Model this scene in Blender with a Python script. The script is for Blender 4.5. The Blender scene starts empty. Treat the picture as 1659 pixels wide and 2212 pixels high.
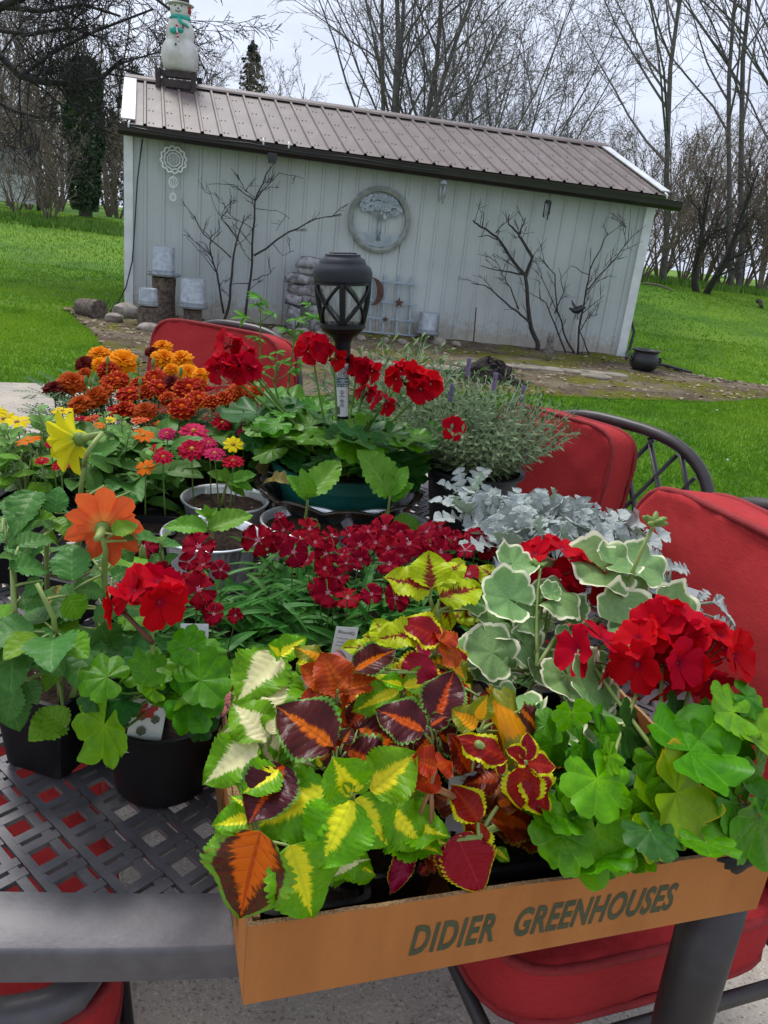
import bpy, bmesh, math, random
import numpy as np
from math import sin, cos, pi, radians, sqrt, atan2, hypot
from mathutils import Vector as V, Matrix, noise as MN

# ------------------------------------------------------------------ camera
scene = bpy.context.scene
CAMH = 1.34
PITCH = radians(19.3726)
ROLL = radians(6.5)
FOC = 1670.0           # focal length in units of an image 1659 wide, 2212 high
fwd = V((0, cos(PITCH), -sin(PITCH)))
up0 = V((0, sin(PITCH), cos(PITCH)))
right = V((1, 0, 0)) * cos(ROLL) + up0 * sin(ROLL)
upv = V((1, 0, 0)) * -sin(ROLL) + up0 * cos(ROLL)
cam_data = bpy.data.cameras.new('camera')
cam_data.sensor_fit = 'VERTICAL'
cam_data.sensor_height = 24.0
cam_data.sensor_width = 18.0
cam_data.lens = FOC / 2212.0 * 24.0
cam_data.clip_start = 0.02
cam_data.clip_end = 2000
cam = bpy.data.objects.new('camera', cam_data)
scene.collection.objects.link(cam)
cam.matrix_world = Matrix(((right.x, upv.x, -fwd.x, 0), (right.y, upv.y, -fwd.y, 0), (right.z, upv.z, -fwd.z, CAMH), (0, 0, 0, 1)))
scene.camera = cam

# ------------------------------------------------------------------ sky, sun, exposure
SUN_EL, SUN_AZ = radians(60), radians(-35)     # high behind thin cloud, beyond the shed on the left
world = bpy.data.worlds.new('World')
scene.world = world
world.use_nodes = True
wn = world.node_tree
wn.nodes.clear()
w_out = wn.nodes.new('ShaderNodeOutputWorld')
w_bg = wn.nodes.new('ShaderNodeBackground')
w_bg.inputs['Strength'].default_value = 0.065
w_sky = wn.nodes.new('ShaderNodeTexSky')
w_sky.sky_type = 'NISHITA'
w_sky.sun_disc = False
w_sky.sun_elevation = SUN_EL
w_sky.sun_rotation = SUN_AZ
w_sky.dust_density = 3.0
w_tc = wn.nodes.new('ShaderNodeTexCoord')
w_map = wn.nodes.new('ShaderNodeMapping')
w_map.inputs['Scale'].default_value = (1.0, 1.0, 2.4)
w_noise = wn.nodes.new('ShaderNodeTexNoise')
w_noise.inputs['Scale'].default_value = 2.3
w_noise.inputs['Detail'].default_value = 7.0
w_noise.inputs['Roughness'].default_value = 0.55
w_ramp = wn.nodes.new('ShaderNodeValToRGB')      # cloud greys over the whole dome
w_ramp.color_ramp.elements[0].position = 0.30
w_ramp.color_ramp.elements[0].color = (4.9, 5.5, 7.0, 1)
w_ramp.color_ramp.elements[1].position = 0.68
w_ramp.color_ramp.elements[1].color = (8.2, 8.8, 10.4, 1)
w_mix = wn.nodes.new('ShaderNodeMix')
w_mix.data_type = 'RGBA'
w_mix.inputs[0].default_value = 0.88
wn.links.new(w_tc.outputs['Generated'], w_map.inputs['Vector'])
wn.links.new(w_map.outputs[0], w_noise.inputs['Vector'])
wn.links.new(w_noise.outputs['Fac'], w_ramp.inputs['Fac'])
wn.links.new(w_sky.outputs[0], w_mix.inputs[6])
wn.links.new(w_ramp.outputs[0], w_mix.inputs[7])
wn.links.new(w_mix.outputs[2], w_bg.inputs['Color'])
wn.links.new(w_bg.outputs[0], w_out.inputs['Surface'])

sun_data = bpy.data.lights.new('sun', 'SUN')
sun_data.energy = 1.5
sun_data.angle = radians(18)
sun_data.color = (1.0, 0.97, 0.92)
sun = bpy.data.objects.new('sun', sun_data)
scene.collection.objects.link(sun)
sd = V((sin(SUN_AZ) * cos(SUN_EL), cos(SUN_AZ) * cos(SUN_EL), sin(SUN_EL)))
sun.rotation_euler = sd.to_track_quat('Z', 'Y').to_euler()

scene.view_settings.view_transform = 'Standard'
scene.view_settings.look = 'None'
scene.view_settings.gamma = 1.0
scene.view_settings.use_curve_mapping = False
scene.view_settings.exposure = 0.97
scene.cycles.max_bounces = 8
scene.cycles.diffuse_bounces = 2
scene.cycles.transparent_max_bounces = 8

R = random.Random(7)

# ------------------------------------------------------------------ helpers
def ray(x, y):
    a = (x - 829.5) / FOC
    b = -(y - 1106.0) / FOC
    return right * a + upv * b + fwd
CO = V((0, 0, CAMH))
def pz(x, y, z=0.0):          # point of the picture at height z
    d = ray(x, y)
    return CO + d * ((z - CAMH) / d.z)
def py_(x, y, Y):             # point of the picture at depth Y
    d = ray(x, y)
    return CO + d * (Y / d.y)
def pr(x, y, t):              # point of the picture at a straight distance t
    d = ray(x, y).normalized()
    return CO + d * t

COL = scene.collection
def tag(o, label=None, cat=None, group=None, kind=None):
    if label: o['label'] = label
    if cat: o['category'] = cat
    if group: o['group'] = group
    if kind: o['kind'] = kind
    return o
def thing(name, label, cat, loc=(0, 0, 0), group=None):
    o = bpy.data.objects.new(name, None)
    o.empty_display_size = 0.05
    o.location = loc
    COL.objects.link(o)
    return tag(o, label, cat, group)
def origin_of(parent):
    p = V((0, 0, 0))
    while parent is not None:
        p += parent.matrix_basis.translation
        parent = parent.parent
    return p
def link(name, me, parent=None, M=None):
    o = bpy.data.objects.new(name, me)
    COL.objects.link(o)
    M = M if M is not None else Matrix.Identity(4)
    if parent is not None:
        o.parent = parent
        M = Matrix.Translation(-origin_of(parent)) @ M
    o.matrix_basis = M
    return o

class MB:
    """collects faces, builds ONE mesh object"""
    def __init__(s):
        s.v = []; s.f = []; s.uv = {}; s.mi = []
    def quad_grid(s, P, nu, nv, closed_u=False, uv=None):
        b = len(s.v)
        s.v += P
        w = nu if closed_u else nu + 1
        for j in range(nv):
            for i in range(nu):
                a = b + j * w + i; c = b + j * w + (i + 1) % w
                s.f.append((a, c, c + w, a + w))
        return b
    def box(s, c, sz, M=None, taper=1.0):
        b = len(s.v)
        c = V(c)
        for z in (-1, 1):
            k = taper if z > 0 else 1.0
            for x, y in ((-1, -1), (1, -1), (1, 1), (-1, 1)):
                p = V((x * sz[0] / 2 * k, y * sz[1] / 2 * k, z * sz[2] / 2))
                if M is not None: p = M @ p
                s.v.append(tuple(c + p))
        for q in ((3, 2, 1, 0), (4, 5, 6, 7), (0, 1, 5, 4), (1, 2, 6, 5), (2, 3, 7, 6), (3, 0, 4, 7)):
            s.f.append(tuple(b + i for i in q))
    def tube(s, path, rad, n=6, cap=True, flat=1.0):
        path = [V(p) for p in path]
        if not hasattr(rad, '__len__'): rad = [rad] * len(path)
        b = len(s.v)
        ref = None
        m = len(path)
        for i, p in enumerate(path):
            d = path[min(i + 1, m - 1)] - path[max(i - 1, 0)]
            if d.length < 1e-9: d = V((0, 0, 1))
            d.normalize()
            if ref is None:
                ref = d.orthogonal().normalized()
            else:
                ref = ref - d * ref.dot(d)
                ref = ref.normalized() if ref.length > 1e-6 else d.orthogonal().normalized()
            bi = d.cross(ref)
            for k in range(n):
                a = 2 * pi * k / n
                s.v.append(tuple(p + ref * (cos(a) * rad[i]) + bi * (sin(a) * rad[i] * flat)))
        for i in range(m - 1):
            for k in range(n):
                a = b + i * n + k; c = b + i * n + (k + 1) % n
                s.f.append((a, c, c + n, a + n))
        if cap:
            s.f.append(tuple(b + k for k in range(n - 1, -1, -1)))
            s.f.append(tuple(b + (m - 1) * n + k for k in range(n)))
    def lathe(s, prof, n=32, c=(0, 0, 0), fr=None, M=None, cap0=False, cap1=False):
        b = len(s.v)
        c = V(c)
        for r, z in prof:
            for k in range(n):
                a = 2 * pi * k / n
                rr = r * (fr(a, z) if fr else 1.0)
                p = V((rr * cos(a), rr * sin(a), z))
                if M is not None: p = M @ p
                s.v.append(tuple(c + p))
        for i in range(len(prof) - 1):
            for k in range(n):
                a = b + i * n + k; d = b + i * n + (k + 1) % n
                s.f.append((a, d, d + n, a + n))
        if cap0: s.f.append(tuple(b + k for k in range(n - 1, -1, -1)))
        if cap1:
            o = b + (len(prof) - 1) * n
            s.f.append(tuple(o + k for k in range(n)))
    def fn(s, f, nu, nv):
        P = [tuple(f(i / nu, j / nv)) for j in range(nv + 1) for i in range(nu + 1)]
        b = s.quad_grid(P, nu, nv)
        for j in range(nv + 1):
            for i in range(nu + 1):
                s.uv[b + j * (nu + 1) + i] = (i / nu, j / nv)
    def mesh(s, name, m=None, smooth=True):
        me = bpy.data.meshes.new(name)
        me.from_pydata(s.v, [], s.f)
        if m is not None:
            for q in (m if isinstance(m, (list, tuple)) else [m]): me.materials.append(q)
        if s.uv:
            ul = me.uv_layers.new(name='UVMap')
            li = np.zeros(len(me.loops), dtype=np.int32)
            me.loops.foreach_get('vertex_index', li)
            arr = np.zeros((len(s.v), 2), dtype=np.float32)
            for k, q in s.uv.items(): arr[k] = q
            ul.data.foreach_set('uv', arr[li].ravel())
        if smooth: me.polygons.foreach_set('use_smooth', [True] * len(me.polygons))
        if s.mi: me.polygons.foreach_set('material_index', s.mi)
        me.update()
        return me
    def build(s, name, m=None, parent=None, smooth=True, sharp=None):
        """verts in world space; parented without moving"""
        org = origin_of(parent) if parent is not None else None
        me = s.mesh(name, m, smooth)
        if sharp: me.set_sharp_from_angle(angle=radians(sharp))
        if org is not None:
            me.transform(Matrix.Translation(-org))
        o = bpy.data.objects.new(name, me)
        COL.objects.link(o)
        if parent is not None: o.parent = parent
        return o

def one(name, label, cat, mb, m, base, group=None, smooth=True, sharp=40):
    """a thing that is one mesh, origin at its base"""
    me = mb.mesh(name, m, smooth)
    if smooth and sharp: me.set_sharp_from_angle(angle=radians(sharp))
    me.transform(Matrix.Translation(-V(base)))
    o = bpy.data.objects.new(name, me)
    o.location = base
    COL.objects.link(o)
    return tag(o, label, cat, group)

def bez(a, b, c, n=6):
    a, b, c = V(a), V(b), V(c)
    return [a * (1 - t) ** 2 + b * 2 * t * (1 - t) + c * t * t for t in [i / n for i in range(n + 1)]]
def smooth(a, b, x):
    t = max(0.0, min(1.0, (x - a) / (b - a)))
    return t * t * (3 - 2 * t)
def inside(x, y, poly):
    c = False
    n = len(poly)
    for i in range(n):
        x1, y1 = poly[i]; x2, y2 = poly[(i + 1) % n]
        if (y1 > y) != (y2 > y) and x < (x2 - x1) * (y - y1) / (y2 - y1) + x1: c = not c
    return c

# ------------------------------------------------------------------ node expressions
class E_:
    def __init__(s, nt, sock): s.nt = nt; s.k = sock
    def _op(s, op, *o):
        n = s.nt.nodes.new('ShaderNodeMath'); n.operation = op
        for i, q in enumerate((s,) + o):
            if isinstance(q, E_): s.nt.links.new(q.k, n.inputs[i])
            else: n.inputs[i].default_value = q
        return E_(s.nt, n.outputs[0])
    def __add__(s, o): return s._op('ADD', o)
    def __sub__(s, o): return s._op('SUBTRACT', o)
    def __mul__(s, o): return s._op('MULTIPLY', o)
    def __truediv__(s, o): return s._op('DIVIDE', o)
    __radd__ = __add__
    __rmul__ = __mul__
    def rsub(s, c): return (s * -1.0) + c
    def abs(s): return s._op('ABSOLUTE')
    def sin(s): return s._op('SINE')
    def cos(s): return s._op('COSINE')
    def pow(s, p): return s._op('POWER', p)
    def min(s, o): return s._op('MINIMUM', o)
    def max(s, o): return s._op('MAXIMUM', o)
    def step(s, a, b):
        n = s.nt.nodes.new('ShaderNodeMapRange'); n.interpolation_type = 'SMOOTHSTEP'
        s.nt.links.new(s.k, n.inputs[0]); n.inputs[1].default_value = a; n.inputs[2].default_value = b
        return E_(s.nt, n.outputs[0])

class MT:
    """small material builder"""
    def __init__(s, name):
        s.m = bpy.data.materials.new(name); s.m.use_nodes = True
        s.nt = s.m.node_tree
        s.b = s.nt.nodes['Principled BSDF']; s.out = s.nt.nodes['Material Output']
        s._pos = None
    def pos(s):
        if s._pos is None: s._pos = s.nt.nodes.new('ShaderNodeNewGeometry').outputs['Position']
        return s._pos
    def objc(s): return s.nt.nodes.new('ShaderNodeTexCoord').outputs['Object']
    def uvc(s):
        n = s.nt.nodes.new('ShaderNodeSeparateXYZ'); s.nt.links.new(s.nt.nodes.new('ShaderNodeTexCoord').outputs['UV'], n.inputs[0])
        return E_(s.nt, n.outputs[0]), E_(s.nt, n.outputs[1])
    def sep(s, sock):
        n = s.nt.nodes.new('ShaderNodeSeparateXYZ'); s.nt.links.new(sock, n.inputs[0])
        return [E_(s.nt, o) for o in n.outputs]
    def comb(s, x, y, z):
        n = s.nt.nodes.new('ShaderNodeCombineXYZ')
        for i, q in enumerate((x, y, z)):
            if isinstance(q, E_): s.nt.links.new(q.k, n.inputs[i])
            else: n.inputs[i].default_value = q
        return n.outputs[0]
    def scaled(s, sock, sc):
        n = s.nt.nodes.new('ShaderNodeVectorMath'); n.operation = 'MULTIPLY'
        s.nt.links.new(sock, n.inputs[0]); n.inputs[1].default_value = sc
        return n.outputs[0]
    def rnd(s): return E_(s.nt, s.nt.nodes.new('ShaderNodeObjectInfo').outputs['Random'])
    def noise(s, scale, vec=None, det=3.0, rough=0.55, off=None):
        n = s.nt.nodes.new('ShaderNodeTexNoise')
        if off is not None:
            n.noise_dimensions = '4D'; s.nt.links.new(off.k, n.inputs['W'])
        n.inputs['Scale'].default_value = scale; n.inputs['Detail'].default_value = det; n.inputs['Roughness'].default_value = rough
        s.nt.links.new(vec if vec is not None else s.pos(), n.inputs['Vector'])
        return E_(s.nt, n.outputs['Fac'])
    def voro(s, scale, vec=None, feat='F1', out='Distance'):
        n = s.nt.nodes.new('ShaderNodeTexVoronoi'); n.feature = feat
        n.inputs['Scale'].default_value = scale
        s.nt.links.new(vec if vec is not None else s.pos(), n.inputs['Vector'])
        return E_(s.nt, n.outputs[out])
    def col(s, c):
        n = s.nt.nodes.new('ShaderNodeRGB'); n.outputs[0].default_value = (c[0], c[1], c[2], 1)
        return n.outputs[0]
    def mix(s, fac, a, b, blend='MIX'):
        n = s.nt.nodes.new('ShaderNodeMix'); n.data_type = 'RGBA'; n.blend_type = blend
        if isinstance(fac, E_): s.nt.links.new(fac.k, n.inputs[0])
        else: n.inputs[0].default_value = fac
        for i, q in ((6, a), (7, b)):
            if isinstance(q, (tuple, list)): n.inputs[i].default_value = (q[0], q[1], q[2], 1)
            else: s.nt.links.new(q, n.inputs[i])
        return n.outputs[2]
    def hsv(s, c, h=None, sat=None, val=None):
        n = s.nt.nodes.new('ShaderNodeHueSaturation')
        s.nt.links.new(c, n.inputs['Color'])
        for k, q in (('Hue', h), ('Saturation', sat), ('Value', val)):
            if q is None: continue
            if isinstance(q, E_): s.nt.links.new(q.k, n.inputs[k])
            else: n.inputs[k].default_value = q
        return n.outputs[0]
    def bump(s, h, strength=0.3, dist=0.01):
        n = s.nt.nodes.new('ShaderNodeBump'); n.inputs['Strength'].default_value = strength; n.inputs['Distance'].default_value = dist
        s.nt.links.new(h.k, n.inputs['Height']); s.nt.links.new(n.outputs[0], s.b.inputs['Normal'])
        s.nrm = n.outputs[0]
    def done(s, c, rough=0.6, metal=0.0, spec=0.5, transl=0.0, tcol=None):
        i = s.b.inputs['Base Color']
        if isinstance(c, (tuple, list)): i.default_value = (c[0], c[1], c[2], 1)
        else: s.nt.links.new(c, i)
        if isinstance(rough, E_): s.nt.links.new(rough.k, s.b.inputs['Roughness'])
        else: s.b.inputs['Roughness'].default_value = rough
        s.b.inputs['Metallic'].default_value = metal
        s.b.inputs['Specular IOR Level'].default_value = spec
        if transl > 0:
            t = s.nt.nodes.new('ShaderNodeBsdfTranslucent'); mx = s.nt.nodes.new('ShaderNodeMixShader')
            mx.inputs[0].default_value = transl
            src = tcol if tcol is not None else c
            if isinstance(src, (tuple, list)): t.inputs[0].default_value = (src[0], src[1], src[2], 1)
            else: s.nt.links.new(src, t.inputs[0])
            s.nt.links.new(s.b.outputs[0], mx.inputs[1]); s.nt.links.new(t.outputs[0], mx.inputs[2])
            s.nt.links.new(mx.outputs[0], s.out.inputs[0])
        return s.m

def plain(name, c, c2=None, scale=20.0, rough=0.6, metal=0.0, bump=0.0, bscale=None, spec=0.5, det=4.0, lo=0.35, hi=0.65, bdist=0.004):
    m = MT(name)
    if c2 is None: c2 = tuple(q * 0.8 for q in c)
    n = m.noise(scale, det=det)
    cc = m.mix(n.step(lo, hi), c, c2)
    if bump > 0: m.bump(m.noise(bscale or scale * 4, det=5.0), bump, bdist)
    return m.done(cc, rough, metal, spec)

# ================================================================== THE SETTING
def gz(x, y):
    return 1.0 * smooth(11.5, 24, y) + 0.42 * smooth(22, 60, y)

# ---- materials of the yard
m = MT('lawn_soil')
n1 = m.noise(1.3, det=4.0); n2 = m.noise(38.0, det=4.0); n3 = m.noise(0.35, det=2.0)
c = m.mix(n1.step(.35, .65), (.065, .175, .010), (.125, .270, .012))
c = m.mix(n3.step(.45, .7), c, (.165, .300, .014))
c = m.mix(n2.step(.45, .75), c, (.036, .11, .008))
m.bump(m.noise(90.0, det=3.0), .8, .03)
M_lawn = m.done(c, .8, spec=.2)
m = MT('grass_blade')
n1 = m.noise(2.6, det=6.0, rough=.65); n2 = m.noise(60.0, det=1.0); n3 = m.noise(0.3, det=3.0)
c = m.mix(n1.step(.35, .68), (.085, .225, .010), (.165, .350, .014))
c = m.mix(n3.step(.45, .7), c, (.260, .430, .022))
c = m.mix(n2.step(.5, .75), c, (.060, .155, .010))
M_grass = m.done(c, .6, spec=.25, transl=.35)
m = MT('patio_concrete')
n1 = m.noise(2.2, det=5.0); n2 = m.voro(95.0, out='Color'); n2d = m.noise(160.0, det=3.0); n4 = m.noise(11.0, det=6.0, rough=.7)
c = m.mix(n1.step(.3, .7), (.46, .41, .34), (.36, .32, .27))
c = m.mix(n4.step(.52, .68) * .55, c, (.22, .19, .16))
c = m.mix(n2d.step(.56, .70) * .8, c, (.13, .11, .09))
c = m.mix(n2d.step(.42, .30) * .7, c, (.66, .61, .53))
m.bump(n2d, .7, .006)
M_conc = m.done(c, .85, spec=.25)
m = MT('garden_soil')
n1 = m.noise(2.0, det=5.0, rough=.6); n2 = m.noise(26.0, det=6.0, rough=.7); n3 = m.noise(1.1, det=5.0, rough=.65)
c = m.mix(n2.step(.35, .65), (.085, .058, .038), (.16, .12, .085))
c = m.mix(n1.step(.42, .62), c, (.22, .18, .12))
c = m.mix((n3 + n2 * .35).step(.64, .76), c, (.150, .150, .016))
c = m.mix(m.noise(70.0, det=4.0).step(.58, .7), c, (.045, .032, .022))
m.bump(n2, 1.0, .05)
M_soil_bed = m.done(c, .95, spec=.15)
M_stone = plain('paving_stone', (.25, .22, .18), (.15, .13, .09), 7.0, .9, bump=.5, bscale=40)
M_rock = plain('field_stone', (.34, .30, .25), (.20, .17, .14), 9.0, .9, bump=.6, bscale=30)
M_rock2 = plain('grey_field_stone', (.36, .35, .36), (.10, .095, .095), 9.0, .85, bump=.7, bscale=30)

# ---- lawn sheet to the horizon
ys = [-30, -10, -4, 0, 2, 3.5, 5, 6.5, 8, 9.5, 11, 12, 13, 14, 15, 16, 17, 18, 19, 20, 21, 22, 23, 24, 26, 28, 31, 35, 40, 48, 60, 90, 150, 300, 700, 1500]
xs = [-1200, -500, -200, -100, -60, -40, -28, -20, -15, -11, -8, -6, -4, -2, 0, 2, 4, 6, 8, 11, 15, 20, 28, 40, 60, 100, 200, 500, 1200]
mb = MB()
mb.quad_grid([(x, y, gz(x, y)) for y in ys for x in xs], len(xs) - 1, len(ys) - 1)
lawn = mb.build('lawn', M_lawn); tag(lawn, kind='structure')

# ---- patio slab
PATIO = [(-9, 2.4), (-3.30, 5.52), (-2.60, 5.86), (-1.9, 5.9), (-.4, 5.0), (1.15, 3.98), (2.2, 3.0), (3.4, 1.0), (3.4, -4), (-9, -4)]
mb = MB()
pts = [(x, y) for x, y in PATIO]
k = len(pts)
mb.v += [(x, y, .022) for x, y in pts] + [(x, y, -.1) for x, y in pts]
mb.f.append(tuple(range(k - 1, -1, -1)))
for i in range(k):
    j = (i + 1) % k
    mb.f.append((i, j, j + k, i + k))
patio = mb.build('patio', M_conc, smooth=False); tag(patio, kind='structure')
for p in patio.data.polygons[:1]:
    if p.normal.z < 0: patio.data.flip_normals()

# ---- the shed frame of reference
SA = V((-3.834, 10.785, 0)); SB = V((3.414, 12.259, 0))
SL = (SB - SA).length
e1 = (SB - SA) / SL
e2 = V((-e1.y, e1.x, 0))
def SP(s, t, z):
    return SA + e1 * s + e2 * t + V((0, 0, z))
def wall_hit(x, y, t=0.0):      # picture point on the plane t behind the shed wall
    d = ray(x, y)
    k = ((SA + e2 * t) - CO).dot(e2) / d.dot(e2)
    return CO + d * k
SROT = Matrix((( e1.x, e2.x, 0), (e1.y, e2.y, 0), (0, 0, 1)))

# ---- garden bed along the shed
front = [pz(150, 676), pz(190, 712), pz(236, 770), pz(300, 815), pz(420, 850), pz(700, 858), pz(950, 848), pz(1090, 852), pz(1250, 860), pz(1400, 866), pz(1540, 870), pz(1660, 862), pz(1780, 850)]
back = [SP(-.75, -.3, 0), SP(-.5, -.05, 0), SP(.2, .1, 0), SP(.9, .1, 0), SP(1.6, .1, 0), SP(2.4, .1, 0), SP(3.6, .1, 0), SP(4.6, .1, 0), SP(5.6, .1, 0), SP(6.6, .1, 0), SP(7.45, .1, 0), pz(1480, 810), pz(1660, 840)]
def lerp_path(P, t):
    t *= len(P) - 1
    i = min(int(t), len(P) - 2)
    return P[i].lerp(P[i + 1], t - i)
BED = []
mb = MB()
NU, NV = 110, 30
P = []
for j in range(NV + 1):
    for i in range(NU + 1):
        a, b = lerp_path(back, i / NU), lerp_path(front, i / NU)
        jit = .10 * (MN.noise(V((i * .33, 3.1, 0))) + .6 * MN.noise(V((i * .9, 7.1, 0))))
        if j == NV: b = b + V((0, 1, 0)) * jit
        p = a.lerp(b, j / NV)
        e = min(1, (NV - j) / 2.0)
        z = .010 + e * (.022 + .028 * MN.noise(p * 1.7) + .018 * MN.noise(p * 6.0))
        P.append((p.x, p.y, max(.006, z)))
        if j == NV: BED.append((p.x, p.y))
mb.quad_grid(P, NU, NV)
bed = mb.build('garden_bed', M_soil_bed); tag(bed, kind='structure')
BEDP = BED + [(q.x, q.y) for q in reversed(back)]
# paving stones set into the bed
stone_meshes = []
for q in range(4):
    mbs = MB()
    n = 9
    out = [(1 + R.uniform(-.16, .16)) for _ in range(n)]
    for z, s in ((-.03, 1.0), (.006, 1.0), (.018, .93)):
        for k in range(n):
            a = 2 * pi * k / n
            sq = 1 / max(abs(cos(a)), abs(sin(a))) ** .6
            mbs.v.append((cos(a) * .5 * out[k] * s * sq, sin(a) * .5 * out[k] * s * sq, z))
    for l in range(2):
        for k in range(n):
            mbs.f.append((l * n + k, l * n + (k + 1) % n, (l + 1) * n + (k + 1) % n, (l + 1) * n + k))
    mbs.f.append(tuple(2 * n + k for k in range(n)))
    stone_meshes.append(mbs.mesh('paving_stone', M_stone, smooth=False))
srow = [(840, 786), (880, 789), (925, 793), (968, 797), (1010, 790), (1060, 791), (1105, 792), (1150, 795), (1195, 799), (1240, 803), (1285, 807), (1330, 811), (1290, 788 + 26), (905, 806), (790, 800), (745, 790)]
for i, (x, y) in enumerate(srow):
    p = pz(x, y, .04)
    Mx = Matrix.Translation(p) @ Matrix.Rotation(R.uniform(-.2, .5), 4, 'Z') @ Matrix.Diagonal((R.uniform(.30, .42), R.uniform(.24, .34), 1, 1))
    link('paving_stone', stone_meshes[i % 4], bed, Mx)

# ---- grass, one mass of blades
rs = np.random.default_rng(5)
def blades(N, y0, y1, hmin, hmax, wid, ex=1.25):
    y = y0 + (y1 - y0) * rs.random(N) ** ex
    half = .56 * y + .6
    x = (rs.random(N) * 2 - 1) * half
    return x, y, hmin + (hmax - hmin) * rs.random(N), wid * (.7 + .6 * rs.random(N))
parts = [blades(150000, 3.2, 10, .022, .055, .005), blades(70000, 7.5, 15, .022, .05, .008, .8), blades(50000, 10, 24, .022, .05, .012, .62)]
gx = np.concatenate([p[0] for p in parts]); gy = np.concatenate([p[1] for p in parts]); gh = np.concatenate([p[2] for p in parts]); gw = np.concatenate([p[3] for p in parts])
def inside_np(x, y, poly):
    c = np.zeros(len(x), bool)
    for i in range(len(poly)):
        x1, y1 = poly[i]; x2, y2 = poly[(i + 1) % len(poly)]
        if y1 == y2: continue
        cond = ((y1 > y) != (y2 > y)) & (x < (x2 - x1) * (y - y1) / (y2 - y1) + x1)
        c ^= cond
    return c
ORD = 'first second third fourth fifth sixth seventh eighth ninth tenth eleventh twelfth thirteenth fourteenth fifteenth'.split()
shp = [SP(-.05, -.02, 0), SP(SL + .05, -.02, 0), SP(SL, 3.8, 0), SP(0, 3.8, 0)]
keep = ~inside_np(gx, gy, PATIO) & ~inside_np(gx, gy, BEDP) & ~inside_np(gx, gy, [(p.x, p.y) for p in shp])
# ragged seams: some blades lean out over the bed and slab edges, weeds inside the bed
stray = inside_np(gx, gy, BEDP) & (rs.random(len(gx)) < .012)
keep |= stray
gx, gy, gh, gw = gx[keep], gy[keep], gh[keep], gw[keep]
N = len(gx)
def npsm(a, b, t):
    t = np.clip((t - a) / (b - a), 0, 1); return t * t * (3 - 2 * t)
gzv = npsm(11.5, 24, gy) + .42 * npsm(22, 60, gy)
an = rs.random(N) * 2 * pi
lean = gh * (.25 + .7 * rs.random(N)); la = rs.random(N) * 2 * pi
vv = np.zeros((N, 3, 3))
vv[:, 0] = np.stack([gx - np.cos(an) * gw, gy - np.sin(an) * gw, gzv - .004], 1)
vv[:, 1] = np.stack([gx + np.cos(an) * gw, gy + np.sin(an) * gw, gzv - .004], 1)
vv[:, 2] = np.stack([gx + np.cos(la) * lean, gy + np.sin(la) * lean, gzv + gh], 1)
me = bpy.data.meshes.new('grass')
me.vertices.add(N * 3); me.vertices.foreach_set('co', vv.ravel())
me.loops.add(N * 3); me.loops.foreach_set('vertex_index', np.arange(N * 3, dtype=np.int32))
me.polygons.add(N); me.polygons.foreach_set('loop_start', np.arange(0, N * 3, 3, dtype=np.int32))
me.update(calc_edges=True)
me.materials.append(M_grass)
grass = bpy.data.objects.new('grass', me); COL.objects.link(grass)
tag(grass, 'short mown green grass covering the lawn around the shed', 'grass', kind='stuff')

# ================================================================== SHED
m = MT('white_painted_steel')
X, Y, Zp = m.sep(m.pos())
n1 = m.noise(1.6, det=4.0); n2 = m.noise(14.0, det=5.0)
c = m.mix(n1.step(.35, .65), (.48, .515, .505), (.435, .47, .46))
grime = ((n2 - .5) * .9 + (Zp * -1.0)).step(-.38, -.06)
c = m.mix(grime * .7, c, (.34, .29, .21))
c = m.mix(m.noise(26.0, det=2.0).step(.72, .78) * .6, c, (.34, .30, .26))
M_wallp = m.done(c, .42, spec=.4)
m = MT('brown_roof_steel')
X, Y, Zp = m.sep(m.pos())
n1 = m.noise(2.0, det=5.0); st = m.noise(9.0, m.scaled(m.pos(), (1.0, .25, .25)), det=4.0)
c = m.mix(n1.step(.3, .7), (.180, .142, .128), (.145, .112, .100))
c = m.mix(st.step(.52, .72) * .5, c, (.25, .20, .185))
M_roof = m.done(c, m.noise(5.0).step(.2, .9) * .15 + .38, spec=.5)
M_roofscrew = plain('roof_screw', (.10, .07, .06), rough=.5)
M_gutter = plain('dark_brown_gutter', (.020, .015, .015), (.012, .010, .010), 6.0, .35)
M_trim = plain('white_trim', (.72, .74, .74), (.62, .64, .64), 5.0, .45)
M_black = plain('black_plastic', (.012, .012, .014), (.018, .018, .02), 8.0, .45)

shed = thing('garden_shed', 'long white metal shed with brown ribbed metal roof', 'shed', SA)
SKEW = .12
# body core behind the cladding
mb = MB()
for z in (.02, 2.2):
    for s, t in ((.03, .03), (SL - .03, .03), (SL - .03 - .4, 3.6), (.03 - .4, 3.6)):
        mb.v.append(tuple(SP(s, t, z)))
for q in ((0, 1, 5, 4), (1, 2, 6, 5), (2, 3, 7, 6), (3, 0, 4, 7), (4, 5, 6, 7)): mb.f.append(q)
wall = mb.build('wall', M_wallp, shed, smooth=False)
NP = 8
PWD = SL / NP
def rib_profile(width, nrib, rib_h, minor=True):
    pr_ = []
    sp = width / nrib
    for i in range(nrib):
        a = i * sp
        pr_ += [(a, 0), (a + .012, rib_h), (a + .036, rib_h), (a + .05, 0)]
        if minor:
            for k in (.38, .7):
                q = a + sp * k
                pr_ += [(q, 0), (q + .008, rib_h * .13), (q + .022, rib_h * .13), (q + .03, 0)]
    pr_.append((width - .0008, 0))
    return pr_
mb = MB()
prof = rib_profile(PWD, 4, .019)
P = [tuple(SROT @ V((a, -b - .004, z))) for z in (.03, .75, 1.5, 2.24) for a, b in prof]
mb.quad_grid(P, len(prof) - 1, 3)
mi = [0] * len(mb.f)
pm = mb.mesh('wall_panel', M_wallp, smooth=False)
mb = MB()
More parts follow.
